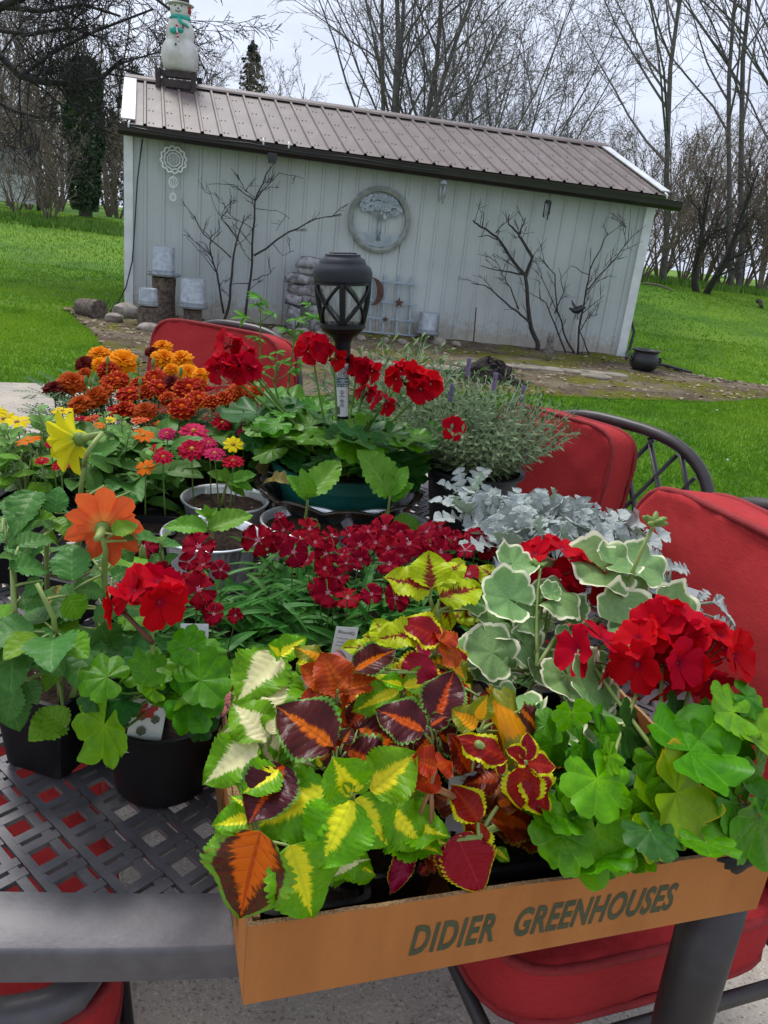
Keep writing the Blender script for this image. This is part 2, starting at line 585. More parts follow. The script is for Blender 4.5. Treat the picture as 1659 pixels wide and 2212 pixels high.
for i in range(NP):
    link('wall_panel', pm, wall, Matrix.Translation(SP(i * PWD, 0, 0)))
for s0, s1, nm in ((-.012, .10, 'corner_trim'), (SL - .13, SL + .012, 'corner_trim')):
    mb = MB(); mb.box(SP((s0 + s1) / 2, -.012, 1.13), (s1 - s0, .05, 2.22), SROT)
    mb.build(nm, M_trim, shed, smooth=False)
# skirt board
mb = MB(); mb.box(SP(SL / 2, .0, .035), (SL - .1, .03, .06), SROT); mb.build('base_trim', M_wallp, shed, smooth=False)
# roof
ZE, ZR, TE, TR = 2.345, 3.125, -.26, 1.80
def RP(s, q, h=0.0):            # s along, q 0 at eave .. 1 at ridge, h above the sheet
    t = TE + (TR - TE) * q
    z = ZE + (ZR - ZE) * q
    n = (e2 * -(ZR - ZE) + V((0, 0, 1)) * (TR - TE)).normalized()
    return SP(s - SKEW * (t - TE), t, z) + n * h
S0, S1 = .02, 7.45
mb = MB()
for q, h in ((0, -.02), (1, -.02)):
    for s in (S0 + .02, S1 - .02): mb.v.append(tuple(RP(s, q, h)))
mb.v += [tuple(SP(S1 - .02 - SKEW * 2 * 2.06, 3.86, ZE)), tuple(SP(S0 + .02 - SKEW * 2 * 2.06, 3.86, ZE))]
mb.f += [(0, 1, 3, 2), (2, 3, 4, 5)]
mb.v += [tuple(SP(S0 - .1, .1, 2.2)), tuple(SP(S1 - .1, .1, 2.2)), tuple(SP(S1 - .5, 3.6, 2.2)), tuple(SP(S0 - .5, 3.6, 2.2))]
mb.f += [(6, 7, 1, 0), (7, 8, 4, 1), (1, 4, 3), (6, 0, 5, 9), (0, 2, 5)]
roof = mb.build('roof', M_roof, shed, smooth=False)
RN = 8
RW = (S1 - S0) / RN
mb = MB()
prof = rib_profile(RW, 4, .026, minor=False)
org = RP(S0, 0)
P = [tuple(RP(S0 + a, q, b + .003) - org) for q in (-.012, .33, .66, 1.0) for a, b in prof]
mb.quad_grid(P, len(prof) - 1, 3)
mb.mi = [0] * len(mb.f)
for i in range(4):
    for q in (.05, .3, .55, .8):
        for da in (.075, .125):
            p = RP(S0 + i * RW / 4 + da, q, .005) - org
            mb.box(p, (.016, .016, .012), SROT)
            mb.mi += [1] * 6
pm = mb.mesh('roof_panel', [M_roof, M_roofscrew], smooth=False)
for i in range(RN):
    link('roof_panel', pm, roof, Matrix.Translation(RP(S0 + i * RW, 0)))
# ridge cap, rake trims
mb = MB()
a, b = S0 - .02, S1 + .02
rows = [(RP(a, .93, .03), RP(b, .93, .03)), (RP(a, .945, .05), RP(b, .945, .05)), (RP(a, 1.0, .055), RP(b, 1.0, .055)), (RP(a, 1.0, .05) + e2 * .12 - V((0, 0, .05)), RP(b, 1.0, .05) + e2 * .12 - V((0, 0, .05)))]
mb.quad_grid([tuple(p) for r in rows for p in r], 1, 3)
mb.build('ridge_cap', M_roof, roof, smooth=False)
for sa, sb in ((S0 - .03, S0 + .14), (S1 - .10, S1 + .03)):
    mb = MB()
    for h in (.03, .045):
        for q in (.02, .925):
            for s in (sa, sb): mb.v.append(tuple(RP(s, q, h)))
    mb.f += [(4, 5, 7, 6), (0, 1, 5, 4), (1, 3, 7, 5), (3, 2, 6, 7), (2, 0, 4, 6)]
    mb.build('rake_trim', M_trim, roof, smooth=False)
# gutter with drop outlet and clips
mb = MB()
gp = [(-.26, ZE - .015), (-.262, ZE - .125), (-.30, ZE - .15), (-.35, ZE - .145), (-.385, ZE - .10), (-.39, ZE - .045), (-.395, ZE - .02), (-.375, ZE - .018), (-.37, ZE - .10), (-.33, ZE - .128), (-.275, ZE - .11), (-.27, ZE - .02)]
n = len(gp)
for s in (S0 - .05, S0 + 2.5, S0 + 5, S1 + .17):
    for t, z in gp: mb.v.append(tuple(SP(s, t, z - .006 * s)))
for i in range(3):
    for k in range(n): mb.f.append((i * n + k, i * n + (k + 1) % n, (i + 1) * n + (k + 1) % n, (i + 1) * n + k))
mb.f.append(tuple(range(n))); mb.f.append(tuple(3 * n + k for k in range(n - 1, -1, -1)))
gut = mb.build('gutter', M_gutter, shed, sharp=30)
mb = MB(); mb.box(SP(1.86, -.33, ZE - .17), (.12, .09, .08), SROT); mb.box(SP(1.86, -.33, ZE - .22), (.10, .075, .06), SROT); mb.build('gutter_outlet', M_gutter, gut, smooth=False)
for s in (.10, 1.74, 2.06, S1 - .1):
    mb = MB(); mb.tube([SP(s, -.41, ZE - .06), SP(s, -.40, ZE - .005), SP(s, -.33, ZE + .02)], .012, 5); mb.build('gutter_clip', M_trim, gut)
mb = MB()
wp = [SP(S0 + .05 + k * .25, -.405, ZE - .045 - .028 * abs(sin(k * .55)) - .006 * k * .25) for k in range(17)]
mb.tube(wp, .008, 5); mb.build('wire', M_black, shed)
mb = MB()
mb.tube([SP(.22, -.05, 2.2), SP(.16, -.07, 1.7), SP(.13, -.06, 1.2), SP(.10, -.09, .7), SP(.02, -.12, .35), SP(-.12, -.2, .06), SP(-.3, -.35, .03)], .009, 5)
mb.build('cable', M_black, shed)

# ================================================================== SNOWMAN AND STAND ON THE RIDGE
M_snow = plain('snowman_plastic', (.66, .65, .61), (.50, .47, .41), 5.0, .6, bump=.8, bscale=45)
M_teal = plain('teal_paint', (.02, .42, .33), (.02, .34, .27), 9.0, .5)
M_red = plain('red_paint', (.45, .03, .02), rough=.5)
M_wood_dk = plain('dark_stained_wood', (.055, .035, .03), (.025, .018, .018), 14.0, .7, bump=.3)
sb = wall_hit(388, 158, 1.72)
SCF = 1.0
fx = V((cos(radians(3)), sin(radians(3)), 0)); fy = V((-fx.y, fx.x, 0))      # facing the patio
def SN(x, y, z): return sb + fx * x + fy * y + V((0, 0, z))
stand = thing('roof_stand', 'small dark wooden slatted stand straddling the shed ridge', 'stand', sb - V((0, 0, .2)))
mb = MB(); mb.box(SN(0, 0, -.03), (.46, .40, .04)); mb.build('top_board', M_wood_dk, stand, smooth=False)
for q, (y, z) in enumerate(((-.20, -.06), (-.215, -.15), (-.215, -.2))):
    mb = MB(); mb.box(SN(.0, y - .01 * q, z), (.44, .03, .055)); mb.build('slat', M_wood_dk, stand, smooth=False)
for x in (-.25, .25):
    for y in (-.22, .2):
        mb = MB(); mb.box(SN(x, y, -.135), (.06, .06, .27)); mb.build('leg', M_wood_dk, stand, smooth=False)
snow = thing('snowman', 'white plastic light-up snowman with teal scarf and mittens on the roof', 'snowman', sb)
mb = MB()
prof = [(.02, 0), (.21, .01), (.245, .06), (.275, .16), (.285, .27), (.27, .38), (.235, .47), (.20, .525), (.21, .56), (.215, .63), (.205, .71), (.175, .79), (.135, .845), (.115, .87), (.125, .89), (.15, .94), (.155, 1.0), (.145, 1.06), (.11, 1.1), (.02, 1.12)]
mb.lathe(prof, 36, sb)
mb.build('body', M_snow, snow)
hat = MB()
hat.lathe([(.02, 1.085), (.19, 1.075), (.20, 1.085), (.18, 1.10), (.13, 1.105)], 28, sb)
ho = hat.build('hat', M_snow, snow)
hat = MB(); hat.lathe([(.128, 1.10), (.125, 1.16), (.12, 1.26), (.11, 1.275), (.01, 1.28)], 24, sb)
hat.build('crown', M_wood_dk, ho)
mb = MB(); mb.lathe([(.12, .835), (.15, .845), (.155, .87), (.145, .90), (.12, .905)], 28, sb); sc = mb.build('scarf', M_teal, snow)
mb = MB(); mb.tube([SN(.01, -.155, .86), SN(.03, -.19, .80), SN(.08, -.20, .76), SN(.13, -.17, .745), SN(.165, -.14, .71)], [.03, .035, .03, .033, .012], 8, flat=.6); mb.build('scarf_tail', M_teal, sc)
for x, r in ((-.055, .058), (.055, .045)):
    mb = MB(); mb.lathe([(.001, -r), (r * .7, -r * .75), (r, 0), (r * .75, r * .8), (.001, r)], 12, SN(x, -.205, .625 + (0 if x < 0 else .015))); mb.build('mitten', M_teal, snow)
mb = MB(); mb.tube([SN(.0, -.225, .72), SN(.0, -.235, .66), SN(.015, -.235, .56), SN(.03, -.262, .48), SN(.035, -.272, .45)], .014, 7); mb.build('candy_cane', M_trim, snow)
for q, (x, y, z) in enumerate(((0, -.24, .70), (.011, -.245, .575), (.025, -.262, .52))):
    mb = MB(); mb.box(SN(x, y, z), (.03, .02, .03), Matrix.Rotation(.6, 3, 'Y')); mb.build('stripe', M_red, snow, smooth=False)
mb = MB(); mb.tube([SN(.085, -.205, .72), SN(.092, -.207, .69), SN(.07, -.21, .675)], .014, 6); mb.build('red_patch', M_red, snow)
mb = MB(); mb.lathe([(.001, -.02), (.02, 0), (.001, .02)], 8, SN(.0, -.287, .40)); mb.build('button', M_black, snow)
for x in (-.052, .048):
    mb = MB(); mb.lathe([(.001, -.014), (.016, 0), (.001, .014)], 8, SN(x, -.147, 1.035)); mb.build('eye', M_black, snow)
mb = MB(); mb.lathe([(.001, -.018), (.016, 0), (.001, .018)], 8, SN(.0, -.162, .99)); mb.build('nose', M_black, snow)
mb = MB(); mb.tube([SN(-.045, -.148, .965), SN(-.02, -.155, .942), SN(.01, -.156, .94), SN(.045, -.146, .968)], .006, 6); mb.build('mouth', M_black, snow)
mb = MB(); mb.lathe([(.001, -.065), (.05, -.05), (.06, 0), (.05, .05), (.001, .065)], 12, SN(.135, -.03, 1.0), M=Matrix.Diagonal((.5, 1, 1))); mb.build('earmuff', M_red, snow)
snow.scale = (.93, .93, .79)

# ================================================================== THINGS ON AND BY THE SHED WALL
M_galv = plain('galvanised_steel', (.42, .45, .48), (.30, .33, .36), 16.0, .5, metal=.35, bump=.15)
M_log = plain('old_log', (.17, .13, .10), (.07, .05, .04), 22.0, .95, bump=.9, bscale=40, bdist=.02)
M_blue = plain('faded_blue_wood', (.36, .44, .50), (.28, .35, .41), 14.0, .7)
M_rust = plain('rusty_metal', (.12, .05, .03), (.06, .03, .022), 20.0, .8, bump=.3)
M_bark_dk = plain('dead_shrub_bark', (.055, .045, .04), (.03, .025, .023), 30.0, .9)
M_med = plain('greyed_wood_ring', (.30, .32, .30), (.20, .22, .20), 9.0, .8, bump=.4)
M_tin = plain('tin_cutout', (.36, .41, .44), (.28, .32, .35), 8.0, .45, metal=.4)

c0 = wall_hit(820, 475, -.05)
med = thing('wall_medallion', 'round grey wall medallion with metal tree cutout on the shed', 'wall art', c0)
def WP(x, z, t=0.0): return c0 + e1 * x + e2 * t + V((0, 0, z))
mb = MB()
prof = [(.435, .03), (.435, -.02), (.40, -.035), (.365, -.02), (.36, .03)]
MW = Matrix(((e1.x, 0, e2.x), (e1.y, 0, e2.y), (0, 1, 0)))
mb.lathe(prof, 48, c0, M=MW); mb.build('ring', M_med, med, sharp=30)
mb = MB()
mb.tube([WP(.02, -.27), WP(.01, -.12), WP(.015, .0)], [.05, .03, .028], 6, flat=.3)
for a, b, r in (((.015, -.02), (-.15, .09), .014), ((.015, .0), (.17, .08), .014), ((.012, -.02), (.02, .2), .016), ((.01, 0), (-.08, .2), .012), ((.01, .0), (.1, .2), .012), ((.02, -.25), (-.10, -.30), .012), ((.02, -.25), (.13, -.30), .012)):
    mb.tube([WP(*a), WP((a[0] + b[0]) / 2, (a[1] + b[1]) / 2 + .015), WP(*b)], [r, r * .8, r * .4], 5, flat=.4)
mb.build('tree_trunk', M_tin, med)
mb = MB()
for i in range(330):
    a = R.uniform(0, 2 * pi); rr = sqrt(R.random())
    x = .285 * rr * cos(a); z = .17 + .15 * rr * sin(a)
    if z < .05 + .10 * (1 - abs(x) / .3) and abs(x) < .22 and R.random() < .85: continue
    if hypot(x, z) > .345 or (abs(x + .03) < .07 and abs(z - .24) < .018) or (abs(x - .17) < .06 and abs(z - .16) < .02): continue
    s = R.uniform(.014, .03); q = R.uniform(0, pi)
    b0 = len(mb.v)
    for k in range(6): mb.v.append(tuple(WP(x + s * cos(q + k * pi / 3) * R.uniform(.7, 1.2), z + s * sin(q + k * pi / 3), R.uniform(-.012, .0))))
    mb.f.append(tuple(range(b0, b0 + 6)))
mb.build('tree_crown', M_tin, med, smooth=False)
mb = MB()
b0 = len(mb.v)
gp = [(-.31, -.20), (-.2, -.185), (-.05, -.19), (.1, -.185), (.24, -.19), (.31, -.20), (.26, -.27), (.15, -.335), (0, -.36), (-.15, -.335), (-.26, -.27)]
for t in (-.004, .004): mb.v += [tuple(WP(x, z, t)) for x, z in gp]
n = len(gp)
mb.f.append(tuple(range(n))); mb.f.append(tuple(range(2 * n - 1, n - 1, -1)))
for k in range(n): mb.f.append((k, (k + 1) % n, n + (k + 1) % n, n + k))
mb.build('ground_plate', M_tin, med, smooth=False)

# spinner of clear rings
sp0 = wall_hit(375, 345, -.10)
M_clear = plain('pale_spinner_metal', (.86, .88, .88), (.78, .8, .8), 10, .3)
spn = thing('wind_spinner', 'scalloped silver ring wind spinner hanging at the left of the shed wall', 'wind spinner', sp0)
mb = MB()
for r, a_, n, rr in ((.155, .013, 12, .014), (.115, .006, 10, .010), (.08, .0, 8, .007)):
    mb.tube([sp0 + e1 * ((r + a_ * sin(k * 2 * pi / 48 * n)) * cos(k * 2 * pi / 48)) + V((0, 0, (r + a_ * sin(k * 2 * pi / 48 * n)) * sin(k * 2 * pi / 48))) for k in range(49)], rr, 5)
for k in range(7):
    x = (k - 3) * .018
    mb.tube([sp0 + e1 * x + V((0, 0, -sqrt(.0064 - x * x))), sp0 + e1 * x + V((0, 0, sqrt(.0064 - x * x)))], .0035, 4)
mb.build('top_ring', M_clear, spn)
for dz, r in ((-.27, .065), (-.45, .048)):
    mb = MB(); mb.tube([sp0 + e1 * (r * .8 * cos(k * pi / 12)) + V((0, 0, dz + r * sin(k * pi / 12))) for k in range(25)], .008, 5)
    mb.tube([sp0 + e1 * (r * .4 * cos(k * pi / 12)) + V((0, 0, dz + r * .7 * sin(k * pi / 12))) for k in range(25)], .004, 5); mb.build('drop_ring', M_clear, spn)
for za, zb in ((.33, .16), (-.16, -.6)):
    mb = MB(); mb.tube([sp0 + V((0, 0, za)), sp0 + V((0, 0, zb))], .003, 4); mb.build('cord', M_clear, spn)

# chimes
for (x, y, lab, dark, L) in ((958, 395, 'pale silver wind chime under the gutter near the medallion', False, .22), (1187, 420, 'black wind chime with star top under the gutter on the right', True, .2)):
    c1 = wall_hit(x, y, -.30)
    ch = thing('wind_chime', lab, 'wind chime', c1)
    mt = M_black if dark else M_galv
    mb = MB(); mb.tube([c1 + V((0, 0, .20)), c1 + V((0, 0, -.02))], .004, 5)
    if dark:
        st = [(.05 if k % 2 == 0 else .02) for k in range(10)]
        b0 = len(mb.v)
        for t in (-.006, .006):
            for k in range(10): mb.v.append(tuple(c1 + e1 * (st[k] * sin(k * pi / 5)) + V((0, 0, .06 + st[k] * cos(k * pi / 5))) + e2 * t))
        mb.f += [tuple(b0 + k for k in range(10)), tuple(b0 + 19 - k for k in range(10))]
        for k in range(10): mb.f.append((b0 + k, b0 + (k + 1) % 10, b0 + 10 + (k + 1) % 10, b0 + 10 + k))
    mb.build('hanger', mt, ch, smooth=False)
    mb = MB(); mb.lathe([(.02, .05), (.06, -.0), (.06, -.02), (.01, -.03)] if not dark else [(.03, -.07), (.05, -.1), (.05, -.115), (.01, -.12)], 10, c1); mb.build('cap', mt, ch)
    for k in range(5):
        a = k * 2 * pi / 5
        q = c1 + e1 * (.04 * cos(a)) + e2 * (.04 * sin(a)) + V((0, 0, -.03 if not dark else -.12))
        mb = MB(); mb.tube([q, q - V((0, 0, L * (.7 + .09 * k)))], .008, 6); mb.build('pipe', M_galv if k % 2 or not dark else mt, ch)

# trellis with moon and stars
t0 = wall_hit(842, 660, -.09)
base = V((t0.x, t0.y, .04))
trl = thing('garden_trellis', 'pale blue wooden trellis with rusty moon leaning on the shed', 'trellis', base)
def TP(x, z, t=0.0): return base + e1 * (x - .06 * (z - .4)) + V((0, 0, z)) + e2 * (t + .05 * z)
for i, x in enumerate((-.27, -.08, .12, .31)):
    mb = MB(); mb.tube([TP(x, 0), TP(x, .42), TP(x, .83)], .017, 4); mb.build('upright', M_blue, trl, smooth=False)
for z in (.02, .22, .45, .73):
    mb = MB(); mb.tube([TP(-.37, z, -.022), TP(.40, z, -.022)], .014, 4); mb.build('crossbar', M_blue, trl, smooth=False)
mb = MB()
n = 14
for t in (-.06, -.045):
    for k in range(n + 1):
        a = -pi / 2 * 1.15 + k / n * pi * 1.15
        mb.v.append(tuple(TP(-.27 + .17 * cos(a), .58 + .19 * sin(a), t)))
    for k in range(n + 1):
        a = -pi / 2 * 1.15 + k / n * pi * 1.15
        mb.v.append(tuple(TP(-.27 + .095 * cos(a) - .02, .58 + .185 * sin(a), t)))
for k in range(n):
    mb.f += [(k, k + 1, n + 2 + k, n + 1 + k), (2 * n + 2 + k + 1, 2 * n + 2 + k, 3 * n + 3 + k, 3 * n + 4 + k), (k, 2 * n + 2 + k, 2 * n + 3 + k, k + 1), (n + 1 + k, n + 2 + k, 3 * n + 4 + k, 3 * n + 3 + k)]
mb.build('moon', M_rust, trl, smooth=False)
for x, z, s in ((.13, .46, .075), (-.06, .215, .05)):
    mb = MB()
    st = [(s if k % 2 == 0 else s * .42) for k in range(10)]
    for t in (-.06, -.045):
        for k in range(10): mb.v.append(tuple(TP(x + st[k] * sin(k * pi / 5), z + st[k] * cos(k * pi / 5), t)))
    mb.f += [tuple(range(10)), tuple(range(19, 9, -1))] + [(k, (k + 1) % 10, 10 + (k + 1) % 10, 10 + k) for k in range(10)]
    mb.build('star', M_rust, trl, smooth=False)

# rocks
def rock_mesh(name, seed, mt, sub=2, blocky=False):
    bm = bmesh.new(); bmesh.ops.create_icosphere(bm, subdivisions=sub, radius=.5)
    o = V((seed * 3.7, seed * 1.3, 0))
    for v in bm.verts:
        d = 1 + .35 * MN.noise(v.co * 1.6 + o) + .15 * MN.noise(v.co * 4 + o)
        if blocky: v.co = V([(abs(q) * 2) ** .45 * (1 if q > 0 else -1) * .5 for q in v.co])
        v.co = v.co * d
    me = bpy.data.meshes.new(name); bm.to_mesh(me); bm.free(); me.materials.append(mt)
    me.polygons.foreach_set('use_smooth', [True] * len(me.polygons)); me.set_sharp_from_angle(angle=radians(35))
    return me
rockm = [rock_mesh('stone', k, M_rock) for k in range(4)]
rockg = [rock_mesh('grey_stone', k + 7, M_rock2, 3, True) for k in range(3)]
tb = wall_hit(655, 690, -.32); tb.z = .02
tow = thing('stone_stack', 'tall stack of rough grey stones against the shed wall', 'stone stack', tb)
for i, (x, z, w, d, h) in enumerate(((-.14, .15, .20, .3, .38), (.10, .10, .34, .3, .22), (.12, .29, .26, .3, .2), (-.12, .40, .26, .26, .16), (.12, .46, .34, .3, .18), (-.04, .55, .42, .3, .14), (-.10, .68, .38, .3, .15), (.16, .66, .2, .28, .2), (.02, .80, .32, .28, .12), (.08, .90, .44, .3, .16))):
    Mx = Matrix.Translation(tb + e1 * x + V((0, 0, z))) @ Matrix.Rotation(R.uniform(-.3, .3) , 4, 'Z') @ Matrix.Diagonal((w, d, h, 1))
    link('stone', rockg[i % 3], tow, Mx)
rk = [(275, 690, .42, .26, 'pinkish brown boulder beside the left log stump'), (322, 718, .30, .13, 'flat tan stone below the tin feeders'), (246, 700, .24, .16, 'small brown stone left of the boulder'), (505, 718, .18, .1, None), (600, 724, .20, .12, None), (650, 728, .26, .14, None), (690, 730, .18, .12, None), (745, 735, .2, .13, None), (780, 738, .16, .1, None), (830, 742, .14, .1, None), (870, 745, .16, .1, None), (950, 748, .22, .15, None), (985, 750, .16, .1, None), (555, 722, .15, .1, None)]
rk = rk[:3] + sorted(rk[3:])
for i, (x, y, w, h, lab) in enumerate(rk):
    p = pz(x, y, .0); p.z = h * .38
    o = link('stone', rockm[i % 4], None, Matrix.Translation(p) @ Matrix.Rotation(R.uniform(0, 3), 4, 'Z') @ Matrix.Diagonal((w, w * .8, h, 1)))
    if lab: tag(o, lab, 'stone', 'stones edging the shed bed')
    else: tag(o, 'fist-sized stone, %s from the left in the row along the shed foundation' % ORD[i - 3], 'stone', 'stones edging the shed bed')

# tin feeders on stumps
def stump(x, y, w, h, lab):
    p = pz(x, y, 0)
    mb = MB()
    mb.lathe([(w * .56, -.02), (w * .52, h * .2), (w * .48, h * .6), (w * .49, h), (w * .3, h + .004), (.002, h + .006)], 14, p, fr=lambda a, z: 1 + .07 * sin(a * 3 + x) + .05 * sin(a * 7 + z * 9))
    return one('log_stump', lab, 'stump', mb, M_log, p, 'log stumps by the shed'), p
def feeder(p, w, h, tray, lab, lift=.0):
    q = V((p.x, p.y, p.z))
    t = thing('tin_feeder', lab, 'feeder', q, 'galvanised tin feeders')
    mb = MB(); mb.lathe([(.002, .02), (tray * .40, .02), (tray * .47, .03), (tray * .5, .055), (tray * .49, .058), (tray * .45, .04), (.002, .035)], 24, q); mb.build('tray', M_galv, t, sharp=40)
    mb = MB(); mb.lathe([(w * .5, .04), (w * .5, .06 + h * .1), (w * .505, .065 + h * .1), (w * .495, .07 + h * .1), (w * .47, .04 + h), (w * .46, .045 + h), (w * .40, .03 + h), (.002, .028 + h)], 24, q); mb.build('can', M_galv, t, sharp=40)
    return t
o, p = stump(352, 694, .30, .56, 'tall split log stump under the largest tin feeder'); feeder(V((p.x, p.y, .555)), .29, .34, .46, 'tall tin feeder can with wide tray on the highest stump')
o, p = stump(415, 706, .24, .22, 'short dark stump under the bluish tin feeder'); feeder(V((p.x, p.y, .215)), .33, .34, .40, 'bluish tin feeder can on the short stump, second from left')
o, p = stump(320, 711, .26, .26, 'mossy log stump under the small square tin can'); feeder(V((p.x, p.y, .255)), .22, .18, .24, 'small open tin can feeder on the mossy left stump')
o, p = stump(920, 738, .20, .09, 'low dark block under the tin feeder right of the trellis'); feeder(V((p.x, p.y, .085)), .28, .28, .38, 'plain tin feeder can standing right of the trellis')
p = pz(197, 690, .0)
mb = MB()
ax = V((.75, -.5, 0)).normalized()
mb.tube([p + ax * -.2 + V((0, 0, .12)), p + ax * .0 + V((0, 0, .13)), p + ax * .17 + V((0, 0, .13))], [.115, .125, .13], 12)
one('cut_log', 'cut round log lying on the grass left of the shed', 'log', mb, M_log, p)

# dead shrubs
def shrub(name, lab, lines, t, twig, seed, z0=.0):
    rr = random.Random(seed)
    first = wall_hit(*lines[0][0][0], t)
    base = V((first.x, first.y, z0))
    th = thing(name, lab, 'shrub', base, 'bare dead shrubs by the shed')
    trunk = MB(); tw = MB()
    for li, (pts, r0) in enumerate([(l, r) for l, r in lines]):
        tt = t + rr.uniform(-.12, .12) * (li > 0)
        P = [wall_hit(x, y, tt) for x, y in pts]
        P = [P[0]] + [q + V((rr.uniform(-.012, .012), rr.uniform(-.03, .03), 0)) for q in P[1:]]
        Q = []
        for i in range(len(P) - 1):
            for k in range(3):
                w = P[i].lerp(P[i + 1], k / 3)
                if k: w += V((rr.uniform(-.012, .012), rr.uniform(-.01, .01), rr.uniform(-.012, .012)))
                Q.append(w)
        Q.append(P[-1])
        n = len(Q)
        rad = [max(.0035, .8 * r0 * (1 - .78 * i / n)) for i in range(n)]
        (trunk if li < 2 else tw).tube(Q, rad, 6)
        for i in range(2, n - 1):
            if rr.random() < twig:
                d = (Q[i + 1] - Q[i]).normalized()
                side = e1 * rr.choice((-1, 1)) * rr.uniform(.5, 1.1) + V((0, 0, rr.uniform(-.1, .8))) + e2 * rr.uniform(-.4, .4)
                w = (d + side).normalized(); L = rr.uniform(.12, .34)
                a = Q[i]; b = a + w * L * .5 + V((0, 0, rr.uniform(-.03, .03))); c_ = a + w * L + V((0, 0, rr.uniform(-.06, .04)))
                tw.tube([a, b, c_], [.006, .0045, .003], 4)
                for _ in range(3):
                    e = (w + V((rr.uniform(-.9, .9), rr.uniform(-.4, .4), rr.uniform(-.7, .9)))).normalized() * rr.uniform(.05, .16)
                    s_ = a.lerp(c_, rr.uniform(.3, .9)); tw.tube([s_, s_ + e], [.004, .0025], 3)
    trunk.build('stem', M_bark_dk, th); tw.build('twigs', M_bark_dk, th)
z3 = lambda pts: [(219.4 + .463 * x, 274.3 + .463 * y) for x, y in pts]
z4 = lambda pts: [(877.8 + .4709 * x, 329.2 + .4709 * y) for x, y in pts]
shrub('dead_shrub', 'thin bare shrub with many twigs left of the stone stack', [
    (z3([(565, 945), (600, 800), (610, 640), (640, 520), (665, 410)]), .030), (z3([(570, 870), (540, 680), (510, 580), (510, 480)]), .022),
    (z3([(520, 610), (445, 535)]), .013), (z3([(605, 610), (480, 500), (440, 440)]), .013), (z3([(640, 530), (560, 430), (575, 350)]), .010),
    (z3([(510, 520), (455, 470), (432, 415)]), .008), (z3([(545, 690), (480, 610), (400, 515)]), .008), (z3([(640, 520), (540, 400), (490, 270)]), .007)], -.35, .55, 3)
shrub('dead_shrub', 'taller bare shrub with long arching twigs right of the thin one', [
    (z3([(670, 890), (700, 700), (712, 480), (715, 340), (760, 230), (790, 185)]), .026), (z3([(710, 600), (870, 490), (1000, 430), (1120, 405)]), .018),
    (z3([(715, 340), (620, 270), (500, 268)]), .010), (z3([(715, 350), (830, 215), (940, 240)]), .010), (z3([(705, 715), (770, 690), (815, 655)]), .010),
    (z3([(800, 545), (840, 600), (895, 578)]), .007), (z3([(712, 380), (820, 390), (880, 430)]), .006), (z3([(695, 730), (600, 735)]), .010), (z3([(715, 330), (670, 300), (630, 220)]), .006), (z3([(712, 480), (600, 410), (560, 330)]), .007)], -.28, .5, 4)
shrub('dead_shrub', 'thick dark forked bare shrub right of centre on the shed wall', [
    (z4([(600, 935), (600, 870), (565, 780), (550, 650), (545, 560), (470, 470), (420, 390), (340, 340), (305, 312)]), .046), (z4([(545, 570), (575, 480), (530, 400), (520, 375), (470, 330), (478, 285)]), .032),
    (z4([(520, 375), (545, 300)]), .016), (z4([(410, 370), (450, 320)]), .012), (z4([(350, 340), (358, 275)]), .010), (z4([(420, 400), (370, 380), (325, 385)]), .012),
    (z4([(565, 780), (510, 730), (420, 660), (360, 610), (295, 600)]), .022), (z4([(545, 560), (450, 545), (345, 520)]), .018), (z4([(515, 720), (480, 620), (440, 560), (400, 470)]), .014), (z4([(535, 560), (490, 520), (390, 470)]), .010)], -.40, .4, 5)
shrub('dead_shrub', 'spreading thin bare shrub nearest the right end of the shed', [
    (z4([(785, 930), (790, 800), (820, 660), (840, 540), (905, 400), (920, 365)]), .022), (z4([(790, 950), (740, 870), (690, 730), (680, 560), (610, 480)]), .022),
    (z4([(740, 940), (680, 790), (640, 690), (560, 640)]), .018), (z4([(680, 740), (720, 640), (700, 530)]), .012), (z4([(820, 640), (890, 560), (960, 480), (1015, 400), (1028, 260)]), .014),
    (z4([(840, 930), (790, 820), (830, 760), (880, 740)]), .014), (z4([(690, 730), (620, 580), (590, 480)]), .010), (z4([(805, 740), (860, 690), (910, 655)]), .009), (z4([(835, 560), (760, 520), (700, 590)]), .008), (z4([(1000, 430), (1010, 350), (990, 310)]), .006), (z4([(820, 660), (900, 560), (930, 460)]), .008)], -.30, .6, 6)
# stakes and small ornaments
for pts, r, lab, mt in ((z4([(783, 940), (783, 730)]), .022, 'white pole behind the bird ornament in the right shrub', M_trim), (z4([(305, 900), (320, 710)]), .010, 'thin rusty rod standing right of the tin feeder', M_rust)):
    a, b = wall_hit(*pts[0], -.22), wall_hit(*pts[1], -.22)
    mb = MB(); mb.tube([V((a.x, a.y, -.02)), a.lerp(b, .5), b], r, 7); one('garden_stake', lab, 'stake', mb, mt, V((a.x, a.y, 0)))
p = wall_hit(1247, 672, -.42)
mb = MB()
mb.tube([p + e1 * -.13 + V((0, 0, .03)), p + e1 * -.05 + V((0, 0, .0)), p + V((0, 0, .01)), p + e1 * .06 + V((0, 0, .05)), p + e1 * .09 + V((0, 0, .06)), p + e1 * .13 + V((0, 0, .055))], [.012, .035, .055, .045, .03, .004], 8)
mb.tube([p + e1 * -.01 + V((0, 0, -.03)), p + e1 * -.02 + V((0, 0, -.12))], .008, 4); mb.tube([p + e1 * .02 + V((0, 0, -.03)), p + e1 * .02 + V((0, 0, -.12))], .008, 4)
mb.tube([p + e1 * -.02 + V((0, 0, .03)), p + e1 * -.09 + V((0, 0, .10)), p + e1 * -.12 + V((0, 0, .15))], [.03, .02, .004], 5, flat=.4)
one('bird_ornament', 'small black bird ornament perched in the right bare shrub', 'ornament', mb, M_black, p)
p = pz(1183, 769, 0)
mb = MB()
cg = plain('cat_grey', (.22, .20, .17), (.10, .09, .08), 40, .9)
